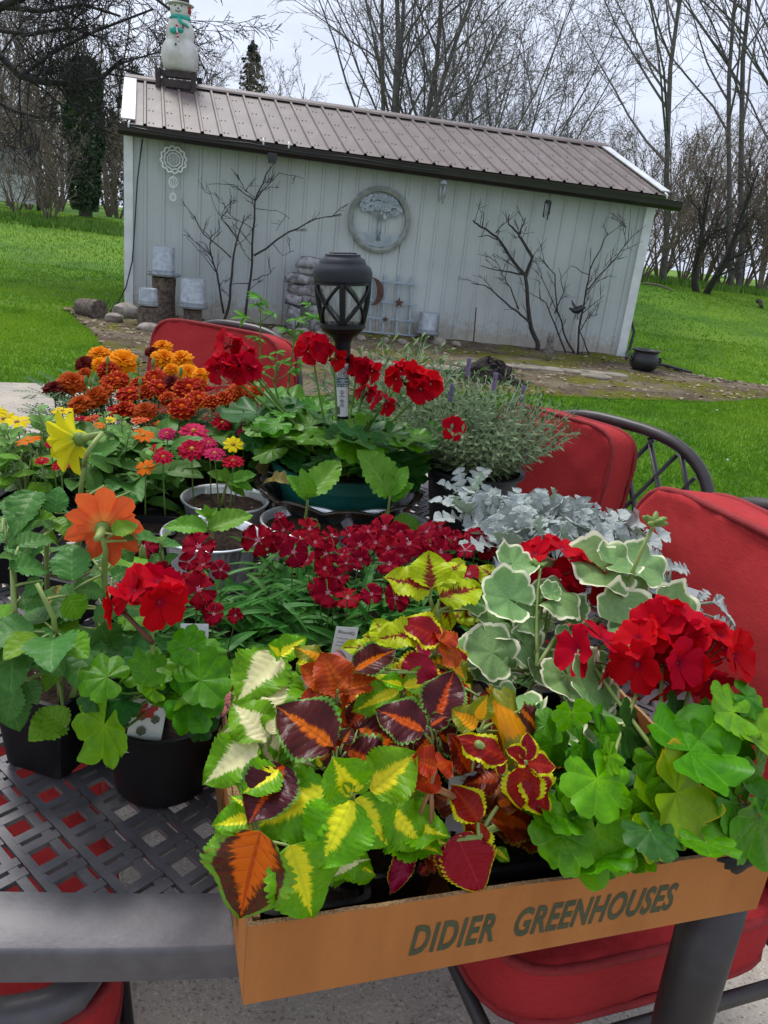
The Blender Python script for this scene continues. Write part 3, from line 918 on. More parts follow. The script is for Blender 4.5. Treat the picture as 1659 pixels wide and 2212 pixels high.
mb.lathe([(.03, 0), (.075, .01), (.08, .06), (.065, .12), (.045, .17), (.042, .19), (.052, .21), (.056, .24), (.045, .275), (.005, .29)], 14, p)
for s in (-1, 1):
    mb.lathe([(.018, .265), (.001, .33)], 6, p + e1 * (.032 * s))
    mb.lathe([(.022, 0), (.02, .08), (.012, .15)], 8, p + e1 * (.03 * s) - e2 * .055)
one('cat_statue', 'little grey sitting cat statue beneath the thick bare shrub', 'statue', mb, cg, p)
# cauldron
p = pz(1386, 806, 0)
cau = thing('cauldron', 'black iron cauldron at the right end of the shed bed', 'cauldron', p)
mb = MB(); mb.lathe([(.02, .02), (.11, .03), (.17, .08), (.195, .15), (.185, .22), (.155, .265), (.15, .28), (.19, .305), (.195, .315), (.18, .318), (.135, .285), (.15, .25), (.16, .15), (.10, .06), (.01, .05)], 32, p); mb.build('pot', M_black, cau)
for s in (-1, 1):
    mb = MB(); mb.tube([p + V((s * .19, -.06, .2)) + V((0, -.03 * sin(k * pi / 6), .03 * cos(k * pi / 6))) for k in range(13)], .009, 6); mb.build('ring_handle', M_black, cau)
for k in range(3):
    a = k * 2 * pi / 3 + .5
    mb = MB(); mb.tube([p + V((.11 * cos(a), .11 * sin(a), .05)), p + V((.12 * cos(a), .12 * sin(a), -.0))], .015, 6); mb.build('foot', M_black, cau)
# hose and edging
mb = MB(); a = wall_hit(1362, 705, .1)
mb.tube([V((a.x, a.y, .55)), V((a.x + .06, a.y - .05, .4)), V((a.x + .03, a.y - .1, .12)), V((a.x - .05, a.y - .3, .05)), V((a.x - .12, a.y - .6, .05))], .022, 8)
one('drain_hose', 'black corrugated hose at the right corner of the shed', 'hose', mb, M_black, V((a.x, a.y, 0)))
mb = MB(); q = [pz(1405, 790), pz(1440, 797), pz(1470, 806), pz(1490, 812)]
mb.tube([V((v_.x, v_.y, .04)) for v_ in q], .03, 7); one('edging_strip', 'black edging strip running from the cauldron into the lawn', 'edging', mb, M_black, V((q[0].x, q[0].y, .0)))
# compost pile of dark peat, heap of clods
pk = pz(1048, 828, 0)
M_peat = plain('dark_peat', (.010, .006, .005), (.026, .017, .012), 45, .95, bump=.8)
mb = MB()
rr = random.Random(12)
bm_v = []
for j in range(13):
    for i in range(20):
        a = 2 * pi * i / 20; r = .40 * (1 - j / 12) ** .55
        d = 1 + .3 * MN.noise(V((cos(a) * 2, sin(a) * 2, j * .3)))
        mb.v.append((pk.x + cos(a) * r * d, pk.y + sin(a) * r * d * .7, (.015 + .22 * (j / 12) ** 1.1 * (1 + .25 * sin(a * 2))) + .05 * MN.noise(V((cos(a) * 5, sin(a) * 5, j)))))
for j in range(12):
    for i in range(20): mb.f.append((j * 20 + i, j * 20 + (i + 1) % 20, (j + 1) * 20 + (i + 1) % 20, (j + 1) * 20 + i))
for _ in range(520):
    a = rr.uniform(0, 2 * pi); r = rr.random() ** .7 * .46
    z = max(.02, .26 * (1 - r / .40)) + rr.uniform(-.01, .03); s = rr.uniform(.01, .04)
    mb.box((pk.x + cos(a) * r, pk.y + sin(a) * r * .7, z), (s, s, s), Matrix.Rotation(rr.uniform(0, 3), 3, V((rr.random(), rr.random(), 1)).normalized()))
one('peat_heap', 'heap of dark potting soil dumped on the garden bed', 'soil heap', mb, M_peat, pk, smooth=False)
# litter: dead leaves, clods and pebbles over the bed
mb = MB()
rr = random.Random(22)
M_litter = plain('leaf_litter', (.16, .11, .07), (.33, .27, .19), 9.0, .95, lo=.4, hi=.6)
for _ in range(2600):
    i = rr.random(); j = rr.random()
    a, b = lerp_path(back, i), lerp_path(front, i)
    q = a.lerp(b, j)
    s = rr.uniform(.008, .035)
    Mr = Matrix.Rotation(rr.uniform(0, 6), 3, 'Z') @ Matrix.Rotation(rr.uniform(-.6, .6), 3, 'X')
    b0 = len(mb.v)
    for x, y in ((-1, -.5), (1, -.4), (.6, .5), (-.7, .6)): mb.v.append(tuple(q + V((0, 0, .038)) + Mr @ V((x * s, y * s, 0))))
    mb.f.append((b0, b0 + 1, b0 + 2, b0 + 3))
lit = mb.build('leaf_litter', M_litter, smooth=False); tag(lit, 'scattered dead leaves and crumbs on the garden bed', 'leaf litter', kind='stuff')
# fallen white petals / dandelion heads on the lawn
mb = MB()
for _ in range(13):
    x = rr.uniform(1380, 1655); y = rr.uniform(655, 1150)
    q = pz(x, y, 0)
    if inside(q.x, q.y, BEDP) or inside(q.x, q.y, PATIO) or q.y > 26: continue
    q.z = gz(q.x, q.y) + .04
    mb.lathe([(.002, 0), (.011, .003), (.008, .008), (.001, .01)], 6, q)
sp_ = mb.build('lawn_flowers', M_trim); tag(sp_, 'tiny white specks of flowers scattered on the right lawn', 'lawn flowers', kind='stuff')

# ================================================================== TREES
M_bark = plain('bare_bark', (.16, .145, .135), (.10, .09, .083), 8.0, .95)
M_bark_br = plain('brown_bark', (.20, .155, .12), (.13, .10, .08), 6.0, .95)
M_bark_bl = plain('black_bark', (.028, .024, .022), (.045, .038, .033), 9.0, .95)
M_bud = plain('pale_buds', (.26, .27, .14), (.20, .17, .10), 3.0, .8)
M_bud2 = plain('brown_buds', (.21, .13, .08), (.15, .10, .06), 3.0, .8)

def bare_tree(name, seed, height, stems, spread, kids, r0, bark, bud=None, nbud=0, lean=0.0, up=.22, clear=.25, wig=.10, levels=3, twigr=.006):
    """trunk mesh and crown mesh of a leafless tree, base at the origin"""
    rr = random.Random(seed)
    trunk = MB(); crown = MB(); tips = []
    def rv(s): return V((rr.uniform(-s, s), rr.uniform(-s, s), rr.uniform(-s, s)))
    def limb(p, d, L, r, lev):
        n = (9, 6, 5, 3)[min(lev, 3)]
        pts = [p]; q = p.copy(); dd = d.copy()
        for i in range(n):
            dd = (dd + rv(wig * (1 + lev * .35)) + V((0, 0, up * (.45 if lev == 0 else .32)))).normalized()
            q = q + dd * (L / n); pts.append(q.copy())
        rad = [max(twigr * .55, r * (1 - .8 * (i / n))) for i in range(n + 1)]
        (trunk if lev == 0 else crown).tube(pts, rad, (8, 5, 3, 3)[min(lev, 3)], cap=False)
        if lev >= levels:
            tips.append(pts[-1]); tips.append(pts[1]); return
        nk = kids[lev]
        for k in range(nk):
            t = (clear if lev == 0 else .15) + (1 - (clear if lev == 0 else .15)) * (k + rr.random()) / nk
            f = t * n; i = min(int(f), n - 1)
            a = pts[i].lerp(pts[i + 1], f - i)
            ax = (pts[i + 1] - pts[i]).normalized()
            side = ax.orthogonal().normalized()
            side = Matrix.Rotation(rr.uniform(0, 2 * pi), 3, ax) @ side
            ang = rr.uniform(.45, .95)
            nd = (ax * cos(ang) + side * sin(ang)).normalized()
            sc = (1 - .55 * t) if lev == 0 else (1 - .4 * t)
            limb(a, nd, L * rr.uniform(.34, .55) * sc, max(twigr, r * (1 - .75 * t) * .55), lev + 1)
    for s in range(stems):
        a = 2 * pi * s / stems + rr.uniform(-.4, .4)
        d = V((cos(a) * spread + lean, sin(a) * spread, 1)).normalized()
        off = V((cos(a), sin(a), 0)) * (r0 * 1.1 if stems > 1 else 0)
        limb(off - V((0, 0, .1)), d, height * rr.uniform(.8, 1.0), r0 * rr.uniform(.75, 1.0), 0)
    tm = trunk.mesh('trunk', bark)
    budm = None
    cm = crown.mesh('crown', bark)
    if bud:
        b = MB()
        for _ in range(nbud):
            p = rr.choice(tips) + rv(.10); s = rr.uniform(.018, .042)
            b0 = len(b.v)
            b.v += [tuple(p + rv(1) * s) for _ in range(3)]
            b.f.append((b0, b0 + 1, b0 + 2))
        budm = b.mesh('buds', bud, smooth=False)
    return tm, cm, budm
def plant_tree(kind, x, Y, lab, cat='tree', group=None, scale=1.0, rot=0.0, yD=480, name='bare_tree', zoff=0.0, tilt=0.0):
    p = py_(x, yD, Y); p.z = gz(p.x, p.y) + zoff
    t = thing(name, lab, cat, p, group)
    Mx = Matrix.Translation(p) @ Matrix.Rotation(tilt, 4, 'Y') @ Matrix.Rotation(rot, 4, 'Z') @ Matrix.Scale(scale, 4)
    link('trunk', kind[0], t, Mx); link('crown', kind[1], t, Mx)
    if kind[2]: link('buds', kind[2], t, Mx)
    return t
K_multi = bare_tree('multi', 11, 11.0, 5, .20, (15, 8, 6), .08, M_bark, M_bud2, 900, up=.10, clear=.15, twigr=.007)
K_bud = bare_tree('bud', 21, 7.5, 8, .42, (12, 8, 6), .05, M_bark, M_bud, 7000, up=.16, clear=.12, twigr=.007)
K_tall = bare_tree('tall', 31, 15.0, 1, .02, (24, 6, 4), .105, M_bark, M_bud2, 1200, up=.06, clear=.25, wig=.09, lean=-.13, twigr=.008)
K_tall2 = bare_tree('tall2', 36, 14.0, 2, .10, (18, 6, 4), .095, M_bark, M_bud2, 900, up=.08, clear=.3, wig=.10, lean=-.13, twigr=.008)
K_low = bare_tree('low', 41, 3.6, 3, .55, (8, 6, 5), .12, M_bark_bl, None, 0, up=.05, clear=.15, wig=.2, twigr=.009)
K_thick = bare_tree('thick', 51, 4.6, 8, .45, (7, 6, 4), .035, M_bark_br, M_bud2, 900, up=.12, clear=.1, wig=.13, twigr=.007)
K_wood = bare_tree('wood', 61, 8.0, 3, .16, (13, 6, 4), .09, M_bark_br, M_bud2, 1300, up=.10, clear=.12, twigr=.010)
K_bush = bare_tree('bush', 71, 2.6, 9, .5, (6, 5, 4), .025, M_bark_br, None, 0, up=.08, clear=.1, wig=.15, twigr=.008)

plant_tree(K_multi, 845, 20, 'tall dark many-stemmed bare tree right behind the shed roof', scale=1.05, rot=.6)
plant_tree(K_bud, 1090, 19, 'broad budding tree fanning out behind the right of the roof', scale=.80, rot=.3, name='budding_tree')
plant_tree(K_bud, 960, 23, 'paler budding tree between the dark tree and the broad one', scale=.95, rot=2.0, name='budding_tree')
plant_tree(K_bud, 1300, 25, 'low budding tree right beyond the roof end', scale=.52, rot=4.0, name='budding_tree')
plant_tree(K_tall, 1445, 23, 'tallest single-trunk bare tree right of the shed', scale=1.0, rot=.0, yD=560, tilt=-.10)
plant_tree(K_tall2, 1600, 24, 'twin-trunk tall bare tree near the right edge', scale=1.0, rot=.25, yD=580, tilt=-.20)
plant_tree(K_tall, 1740, 22, 'tall bare tree cut by the right edge of the picture', scale=1.0, rot=-.4, yD=600, tilt=-.18)
plant_tree(K_low, 1521, 21.5, 'small black spreading bare tree standing on the right lawn', scale=.95, rot=.8, yD=620)
thk = [(1385, 23, 0.95, 0), (1425, 26, 1.0, 1), (1475, 25, .9, 2), (1520, 27, 1.05, 3), (1565, 25, .95, 4), (1610, 26, 1.0, 5), (1650, 24, .95, 1.5), (1690, 26, 1.0, 2.5), (1350, 28, 1.0, 3.3)]
for i, (x, Y, s, r) in enumerate(sorted(thk)):
    plant_tree(K_thick, x, Y, 'brown thicket shrub right of the shed, %s from the left' % ORD[i], 'shrub', 'thicket shrubs on the right', s, r, 600, 'thicket_shrub')
for i, x in enumerate((1430, 1500, 1580, 1650)):
    plant_tree(K_wood, x, 33 + (i % 3) * 4, 'distant brown tree behind the right thicket, %s from the left' % ORD[i], 'tree', 'distant trees on the right', .8 + .1 * (i % 3), i * 1.1, 600, 'woodland_tree')
# left: brown wood
for i, (x, Y, s) in enumerate(sorted(((-60, 30, 1.0), (10, 34, 1.1), (70, 38, 1.15), (125, 33, 1.0), (235, 36, 1.1), (290, 33, .95), (340, 38, 1.0), (-20, 42, 1.3), (100, 45, 1.3), (200, 46, 1.25), (420, 40, 1.0), (470, 36, .85), (600, 38, .9), (640, 33, .75)))):
    plant_tree(K_wood, x, Y, 'brown leafless tree in the left wood, %s from the left' % ORD[i], 'tree', 'woodland trees on the left', s, i * .9, 420, 'woodland_tree')
for i, (x, Y, s) in enumerate(sorted(((20, 27, .9), (60, 25, .8), (130, 28, .8), (235, 28, .8), (255, 27, .95), (-30, 28, 1.0), (100, 30, 1.1)))):
    plant_tree(K_thick, x, Y, 'twiggy brown shrub at the left wood edge, %s from the left' % ORD[i], 'shrub', 'shrubs at the left wood edge', s, i * 1.3, 430, 'thicket_shrub')
plant_tree(K_bush, 108, 21, 'low vase-shaped bare shrub at the far end of the left lawn', 'shrub', None, 1.0, 0, 470, 'bare_shrub')
plant_tree(K_bush, 35, 22, 'sparse bare shrub beside the old board on the left', 'shrub', None, .8, 1.2, 470, 'bare_shrub')

# overhanging tree at the left edge: trunk outside the picture, limbs reach in
M_limb = plain('limb_bark', (.045, .04, .038), (.025, .022, .022), 9.0, .95)
rr = random.Random(77)
lb = py_(-420, 400, 15.5); lb.z = gz(0, 15.5)
lt = thing('overhanging_tree', 'old tree at the left edge with dark limbs arching over the lawn', 'tree', lb)
mb = MB(); mb.tube([lb - V((0, 0, .1)), lb + V((.05, 0, 1.6)), lb + V((-.1, .1, 3.2)), lb + V((0, .1, 5.2)), lb + V((.1, 0, 8))], [.4, .3, .27, .22, .1], 10); mb.build('trunk', M_limb, lt)
mb = MB()
def twiggy(p, d, L, r, lev):
    n = 4
    pts = [p]; q = p.copy(); dd = d.copy()
    for i in range(n):
        dd = (dd + V((rr.uniform(-.22, .22), rr.uniform(-.22, .22), rr.uniform(-.2, .2)))).normalized(); q = q + dd * L / n; pts.append(q.copy())
    mb.tube(pts, [max(.005, r * (1 - .7 * i / n)) for i in range(n + 1)], 4 if lev < 2 else 3, cap=False)
    if lev >= 3: return
    for k in range((4, 4, 3)[lev]):
        t = .2 + .8 * (k + rr.random()) / 5
        i = min(int(t * n), n - 1)
        a = pts[i].lerp(pts[i + 1], min(1, t * n - i)); ax = (pts[i + 1] - pts[i]).normalized()
        s = Matrix.Rotation(rr.uniform(0, 6.28), 3, ax) @ ax.orthogonal().normalized()
        g = rr.uniform(.5, 1.1)
        twiggy(a, (ax * cos(g) + s * sin(g) + V((.12, 0, -.05))).normalized(), L * rr.uniform(.42, .62), max(.006, r * .5), lev + 1)
limbs = [([(-330, 150, 9.5), (-150, 95, 9.0), (0, 15, 8.6), (60, -10, 8.4), (160, -40, 8.2)], .085), ([(-330, 200, 9.5), (-120, 150, 9.2), (0, 120, 9.0), (45, 165, 8.8), (95, 178, 8.7), (160, 182, 8.6), (215, 172, 8.5), (262, 130, 8.4)], .075),
         ([(-330, 80, 9.5), (-160, 20, 9.8), (0, -60, 10), (130, -90, 10)], .08), ([(-300, 260, 9.4), (-150, 210, 9.0), (-40, 200, 8.8), (30, 240, 8.6), (90, 255, 8.5)], .045), ([(45, 165, 8.8), (120, 110, 8.8), (200, 70, 8.7), (330, 20, 8.6)], .032), ([(-40, 60, 8.8), (60, 75, 8.6), (150, 60, 8.4), (230, 85, 8.3)], .035), ([(0, 15, 8.6), (90, 25, 8.4), (180, 10, 8.3), (260, 35, 8.2)], .035), ([(160, -40, 8.2), (300, -30, 8.1), (420, 60, 8.0)], .03)]
for pts, r in limbs:
    P = [py_(x_, y_, 14.6 - (9.5 - Y_) * .5) for x_, y_, Y_ in pts]; r *= 1.15
    mb.tube(P, [max(.01, r * (1 - .75 * i / len(P))) for i in range(len(P))], 7, cap=False)
    for i in range(len(P) - 1):
        for k in range(3):
            a = P[i].lerp(P[i + 1], rr.random())
            if a.x < -8.6: continue
            ax = (P[i + 1] - P[i]).normalized()
            s = Matrix.Rotation(rr.uniform(0, 6.28), 3, ax) @ ax.orthogonal().normalized()
            twiggy(a, (ax * .6 + s).normalized(), rr.uniform(.9, 1.7), r * .22, 0)
mb.build('crown', M_limb, lt)

# ivy-clad column tree
def leaf_mass(name, mt, pts, size, seed, squash=1.0):
    rr = random.Random(seed); b = MB()
    for p, nrm in pts:
        s = size * rr.uniform(.6, 1.3)
        d = V((rr.uniform(-1, 1), rr.uniform(-1, 1), rr.uniform(-1, 1))).normalized()
        u = d.orthogonal().normalized() * s; w = d.cross(u).normalized() * s * .7
        b0 = len(b.v)
        b.v += [tuple(p - u), tuple(p + w), tuple(p + u), tuple(p - w)]
        b.f.append((b0, b0 + 1, b0 + 2, b0 + 3))
    return b
M_ivy = plain('ivy_leaves', (.03, .062, .026), (.06, .10, .04), 3.0, .6)
M_fir = plain('fir_needles', (.028, .045, .030), (.05, .065, .04), 3.0, .8)
p = py_(185, 440, 23.5); p.z = gz(p.x, p.y)
ivy = thing('ivy_tree', 'dark ivy-covered tree column behind the left lawn', 'tree', p)
mb = MB(); mb.tube([p - V((0, 0, .1)), p + V((.05, 0, 2)), p + V((0, 0, 4.2))], [.2, .15, .05], 7); mb.build('trunk', M_bark, ivy)
rr = random.Random(3); pts = []
for _ in range(9000):
    h = rr.random(); a = rr.uniform(0, 6.28)
    wd = (.50 + .16 * MN.noise(V((cos(a) * 1.5, sin(a) * 1.5, h * 4)))) * (1 if h < .85 else sqrt(max(0, 1 - ((h - .85) / .16) ** 2))) * (.75 + .5 * h if h < .5 else 1.0)
    pts.append((p + V((cos(a) * wd * rr.uniform(.7, 1.05), sin(a) * wd * rr.uniform(.7, 1.05), .2 + 3.85 * h)), None))
leaf_mass('ivy', M_ivy, pts, .06, 4).build('crown', M_ivy, ivy, smooth=False)
# conifer
for x, Y, h, lab in ((533, 40, 7.9, 'dark pointed conifer beyond the shed ridge'), (245, 42, 4.6, 'small dark conifer in the left wood beside the shed')):
    p = py_(x, 400, Y); p.z = gz(p.x, p.y)
    t = thing('conifer_tree', lab, 'tree', p)
    mb = MB(); mb.tube([p - V((0, 0, .1)), p + V((0, 0, h))], [.16, .02], 6); mb.build('trunk', M_bark, t)
    pts = []
    nb = int(h * 16)
    for k in range(nb):
        f = k / nb; a = k * 2.4; L = (1 - f) ** .8 * h * .25 * rr.uniform(.75, 1.15) + .12
        for q in range(34):
            u = rr.random()
            pts.append((p + V((cos(a) * L * u, sin(a) * L * u, h * (.1 + .9 * f) - .28 * L * u + rr.uniform(-.08, .08))) + V((rr.uniform(-1, 1), rr.uniform(-1, 1), 0)) * .10 * L, None))
    leaf_mass('needles', M_fir, pts, .085, 5).build('crown', M_fir, t, smooth=False)
# weeds along the far lawn edges
M_weed = plain('tall_weeds', (.10, .24, .015), (.14, .25, .03), 2.0, .8)
mb = MB()
def tuft(q, h, n):
    for _ in range(n):
        a = rr.uniform(0, 6.28); d = V((cos(a), sin(a), 0)); b0 = len(mb.v)
        o = V((rr.uniform(-.25, .25), rr.uniform(-.25, .25), 0)); w = V((-d.y, d.x, 0)) * .022
        mb.v += [tuple(q + o - w), tuple(q + o + w), tuple(q + o + d * h * .5 * rr.random() + V((0, 0, h * rr.uniform(.5, 1.1))))]
        mb.f.append((b0, b0 + 1, b0 + 2))
for i in range(150):
    x = rr.uniform(-40, 268); p = py_(x, 480, rr.uniform(19.5, 21.5)); p.z = gz(p.x, p.y); tuft(p, .16, 20)
for i in range(260):
    x = rr.uniform(1365, 1720); p = py_(x, 600, rr.uniform(22.5, 26)); p.z = gz(p.x, p.y); tuft(p, .2, 18)
for i in range(24):
    p = pz(rr.uniform(225, 262), rr.uniform(662, 690), 0); tuft(V((p.x, p.y, 0)), .14, 12)
wd = mb.build('tall_weeds', M_weed, smooth=False); tag(wd, 'taller unmown weeds along the far edges of the lawn', 'weeds', kind='stuff')
# old board on the left
p = py_(40, 432, 24); p.z = gz(p.x, p.y)
bd = thing('old_board', 'weathered grey and white board on posts at the far left', 'board', p)
M_bw = plain('board_white', (.55, .56, .55), (.42, .43, .42), 2.0, .8); M_bg = plain('board_grey', (.22, .21, .21), (.15, .15, .15), 2.0, .8)
mb = MB(); mb.box(p + V((-.25, 0, .55)), (1.75, .05, .75)); mb.build('lower_panel', M_bw, bd, smooth=False)
mb = MB(); mb.box(p + V((-.25, 0, 1.28)), (1.75, .06, .68)); mb.build('upper_panel', M_bg, bd, smooth=False)
for x in (-1.1, .62):
    mb = MB(); mb.tube([p + V((x, -.06, -.1)), p + V((x, -.06, .95))], .06, 7); mb.build('post', M_bark_bl, bd)
# fallen logs and low rails in the right hedgerow
for (x0, y0, x1, y1, Y, r, lab) in ((1395, 590, 1455, 628, 21, .03, 'pale fallen branch lying on the right lawn edge'), (1640, 640, 1662, 600, 20, .06, 'dark leaning log at the right edge of the lawn')):
    a, b = py_(x0, y0, Y), py_(x1, y1, Y - .4)
    a.z = gz(a.x, a.y) + .12; b.z = gz(b.x, b.y) + .05
    mb = MB(); mb.tube([a, a.lerp(b, .5) + V((0, 0, .05)), b], [r, r * .9, r * .6], 6); one('fallen_branch', lab, 'branch', mb, M_bark_br if r < .05 else M_bark_bl, b)

# ================================================================== TABLE
M_metal = plain('charcoal_cast_aluminium', (.112, .105, .112), (.088, .082, .088), 35.0, .48, metal=.25, bump=.25, bscale=220, bdist=.001, spec=.5)
M_metal_dk = plain('dark_bronze_tube', (.05, .043, .043), (.036, .031, .031), 20.0, .45, metal=.25)
TZ = .72
ta = radians(7)
tu = V((cos(ta), sin(ta), 0)); tv = V((-sin(ta), cos(ta), 0))
TC = V((-.35, .49, 0)) + tv * .80
THW, THL = .95, .80
def tab_pt(a, k=1.0, off=0.0):
    c_, s_ = cos(a), sin(a)
    r = 1.0 / ((abs(c_) / THW) ** 3 + (abs(s_) / THL) ** 3) ** (1 / 3)
    return TC + tu * (c_ * (r + off)) + tv * (s_ * (r + off))
table = thing('patio_table', 'charcoal metal patio table with woven lattice top', 'table', V((TC.x, TC.y, .022)))
NA = 160
mb = MB()
ring = [(-.068, TZ - .004), (-.066, TZ), (-.004, TZ + .001), (-.001, TZ - .001), (.0005, TZ - .006), (.0, TZ - .036), (-.006, TZ - .04), (-.015, TZ - .036), (-.015, TZ - .018), (-.068, TZ - .018)]
for k in range(NA):
    for o, z in ring:
        p = tab_pt(2 * pi * k / NA, off=o); mb.v.append((p.x, p.y, z))
n = len(ring)
for k in range(NA):
    for i in range(n): mb.f.append((k * n + i, ((k + 1) % NA) * n + i, ((k + 1) % NA) * n + (i + 1) % n, k * n + (i + 1) % n))
mb.build('rim', M_metal, table, sharp=50)
# lattice: long slats one way, short woven slats between them
inner = [tab_pt(2 * pi * k / NA, off=-.062) for k in range(NA)]
inner2 = [(p.x, p.y) for p in inner]
la = radians(-38.5)
lu = V((cos(la), sin(la), 0)); lv = V((-sin(la), cos(la), 0))
HB = V((-.303, .612, 0))          # centre of one hole
P1, P2 = .053, .0466
def clip_line(o, d):
    ts = []
    for i in range(NA):
        a, b = inner[i], inner[(i + 1) % NA]
        e = b - a
        den = d.x * e.y - d.y * e.x
        if abs(den) < 1e-9: continue
        w = a - o
        t = (w.x * e.y - w.y * e.x) / den; s = (w.x * d.y - w.y * d.x) / den
        if 0 <= s < 1: ts.append(t)
    return (min(ts), max(ts)) if len(ts) >= 2 else None
slat_me = MB(); slat_me.box((0, 0, 0), (1, 1, 1)); slat_me = slat_me.mesh('slat', M_metal, smooth=False)
RL = Matrix(((lu.x, lv.x, 0, 0), (lu.y, lv.y, 0, 0), (0, 0, 1, 0), (0, 0, 0, 1)))
for r in range(-40, 70):
    for q in (-1, 1):
        o = HB + lv * ((r + .5) * P2 + q * .0075)
        t = clip_line(o, lu)
        if not t or t[1] - t[0] < .02: continue
        c_ = o + lu * ((t[0] + t[1]) / 2)
        link('slat', slat_me, table, Matrix.Translation((c_.x, c_.y, TZ - .0045)) @ RL @ Matrix.Diagonal((t[1] - t[0], .0096, .006, 1)))
short = MB()
near = []
for r in range(-40, 70):
    for k in range(-60, 70):
        for q in (-1, 1):
            o = HB + lv * (r * P2 + .0055) + lu * ((k + .5 + (.5 if r % 2 else 0)) * P1 + q * .0086)
            if not inside(o.x, o.y, inner2): continue
            pr_ = (o - CO); vis = o.y < .95 and -.5 < o.x < .05
            Mx = Matrix.Translation((o.x, o.y, TZ - .0040)) @ RL @ Matrix.Diagonal((.0112, P2 - .0085, .006, 1))
            if vis or (o.x > .45 and o.y < 1.0) or (-.02 < o.x < .2 and 1.75 < o.y < 2.0): near.append((o.y, Mx))
            else:
                b0 = len(short.v)
                for v_ in slat_me.vertices: short.v.append(tuple(Mx @ v_.co))
                for p in slat_me.polygons: short.f.append(tuple(b0 + i for i in p.vertices))
near.sort(key=lambda t: t[0])
cross_me = slat_me.copy(); cross_me.name = 'cross_slat'
for i, (yy, Mx) in enumerate(near):
    if i < 296: link('cross_slat', cross_me, table, Mx)
    else:
        b0 = len(short.v)
        for v_ in slat_me.vertices: short.v.append(tuple(Mx @ v_.co))
        for p in slat_me.polygons: short.f.append(tuple(b0 + i for i in p.vertices))
so = short.build('cross_slat_rest', M_metal, table, smooth=False); so['kind'] = 'stuff'
for a in (radians(-52), radians(-128), radians(52), radians(128)):
    p = tab_pt(a, off=-.10)
    if a == radians(-52): p = V((.425, .70, 0))
    if a == radians(-128): p = V((-.52, .62, 0))
    d = (p - TC); d.z = 0; d.normalize()
    mb = MB(); mb.tube([V((p.x, p.y, TZ - .02)), V((p.x, p.y, .5)) + d * .005, V((p.x, p.y, .25)) + d * .02, V((p.x, p.y, .024)) + d * .05], [.034, .033, .031, .029], 20)
    mb.build('leg', M_metal_dk, table)

# ================================================================== CHAIRS
m = MT('red_cushion_fabric')
X, Y, Zp = m.sep(m.pos())
sl = m.noise(60.0, m.scaled(m.pos(), (1.0, 1.0, 9.0)), det=3.0)
c = m.mix(sl.step(.3, .75), (.40, .030, .032), (.33, .022, .024))
c = m.mix(m.noise(7.0, det=5.0).step(.5, .75) * .35, c, (.47, .055, .05))
m.bump(m.noise(420.0, det=2.0) + sl * .6, .35, .0012)
M_cush = m.done(c, .85, spec=.15)
M_pipe = plain('red_piping', (.24, .014, .016), (.28, .018, .02), 60, .85, bump=.3)
def rrect(a, w, h, n=6.0):
    c_, s_ = cos(a), sin(a)
    r = 1.0 / ((abs(c_) / (w / 2)) ** n + (abs(s_) / (h / 2)) ** n) ** (1 / n)
    return c_ * r, s_ * r
def cushion(name, parent, c, ax, ay, az, w, h, t, seed, puff=1.0):
    """soft box cushion: ax width, ay height, az thickness axes"""
    rr = random.Random(seed)
    mb = MB(); n = 72; rings = 12
    sd_ = V((seed * 5.1, seed * 2.3, 0))
    prof = []
    for j in range(rings + 1):            # front face, centre to edge
        f = j / rings
        prof.append((f * .93, t / 2 * (1.0 + .28 * puff * (1 - f ** 2))))
    prof += [(.965, t / 2 * .97), (.99, t / 2 * .82), (1.0, t / 2 * .4), (1.0, -t / 2 * .4), (.99, -t / 2 * .82), (.965, -t / 2 * .97)]
    for j in range(rings, -1, -1):
        f = j / rings
        prof.append((f * .93, -t / 2 * (1.0 + .28 * puff * (1 - f ** 2))))
    for f, z in prof:
        for k in range(n):
            a = 2 * pi * k / n
            x, y = rrect(a, w, h)
            x *= f; y *= f
            pu = .013 * (f ** 3) * MN.noise(V((x * 26, y * 26, z * 8)) + sd_) + .012 * MN.noise(V((x * 6, y * 6, z * 3)) + sd_)
            mb.v.append(tuple(c + ax * x + ay * y + az * (z + (pu if z > 0 else -pu))))
    for j in range(len(prof) - 1):
        for k in range(n): mb.f.append((j * n + k, j * n + (k + 1) % n, (j + 1) * n + (k + 1) % n, (j + 1) * n + k))
    o = mb.build(name, M_cush, parent)
    for sgn in (1, -1):
        mb = MB()
        P = []
        for k in range(n + 1):
            x, y = rrect(2 * pi * k / n, w, h)
            P.append(c + ax * x * .985 + ay * y * .985 + az * (sgn * t / 2 * .93) + az * (.006 * MN.noise(V((x * 9, y * 9, sgn)) + sd_)))
        mb.tube(P, .0065, 7, cap=False); mb.build('piping', M_pipe, o)
    return o
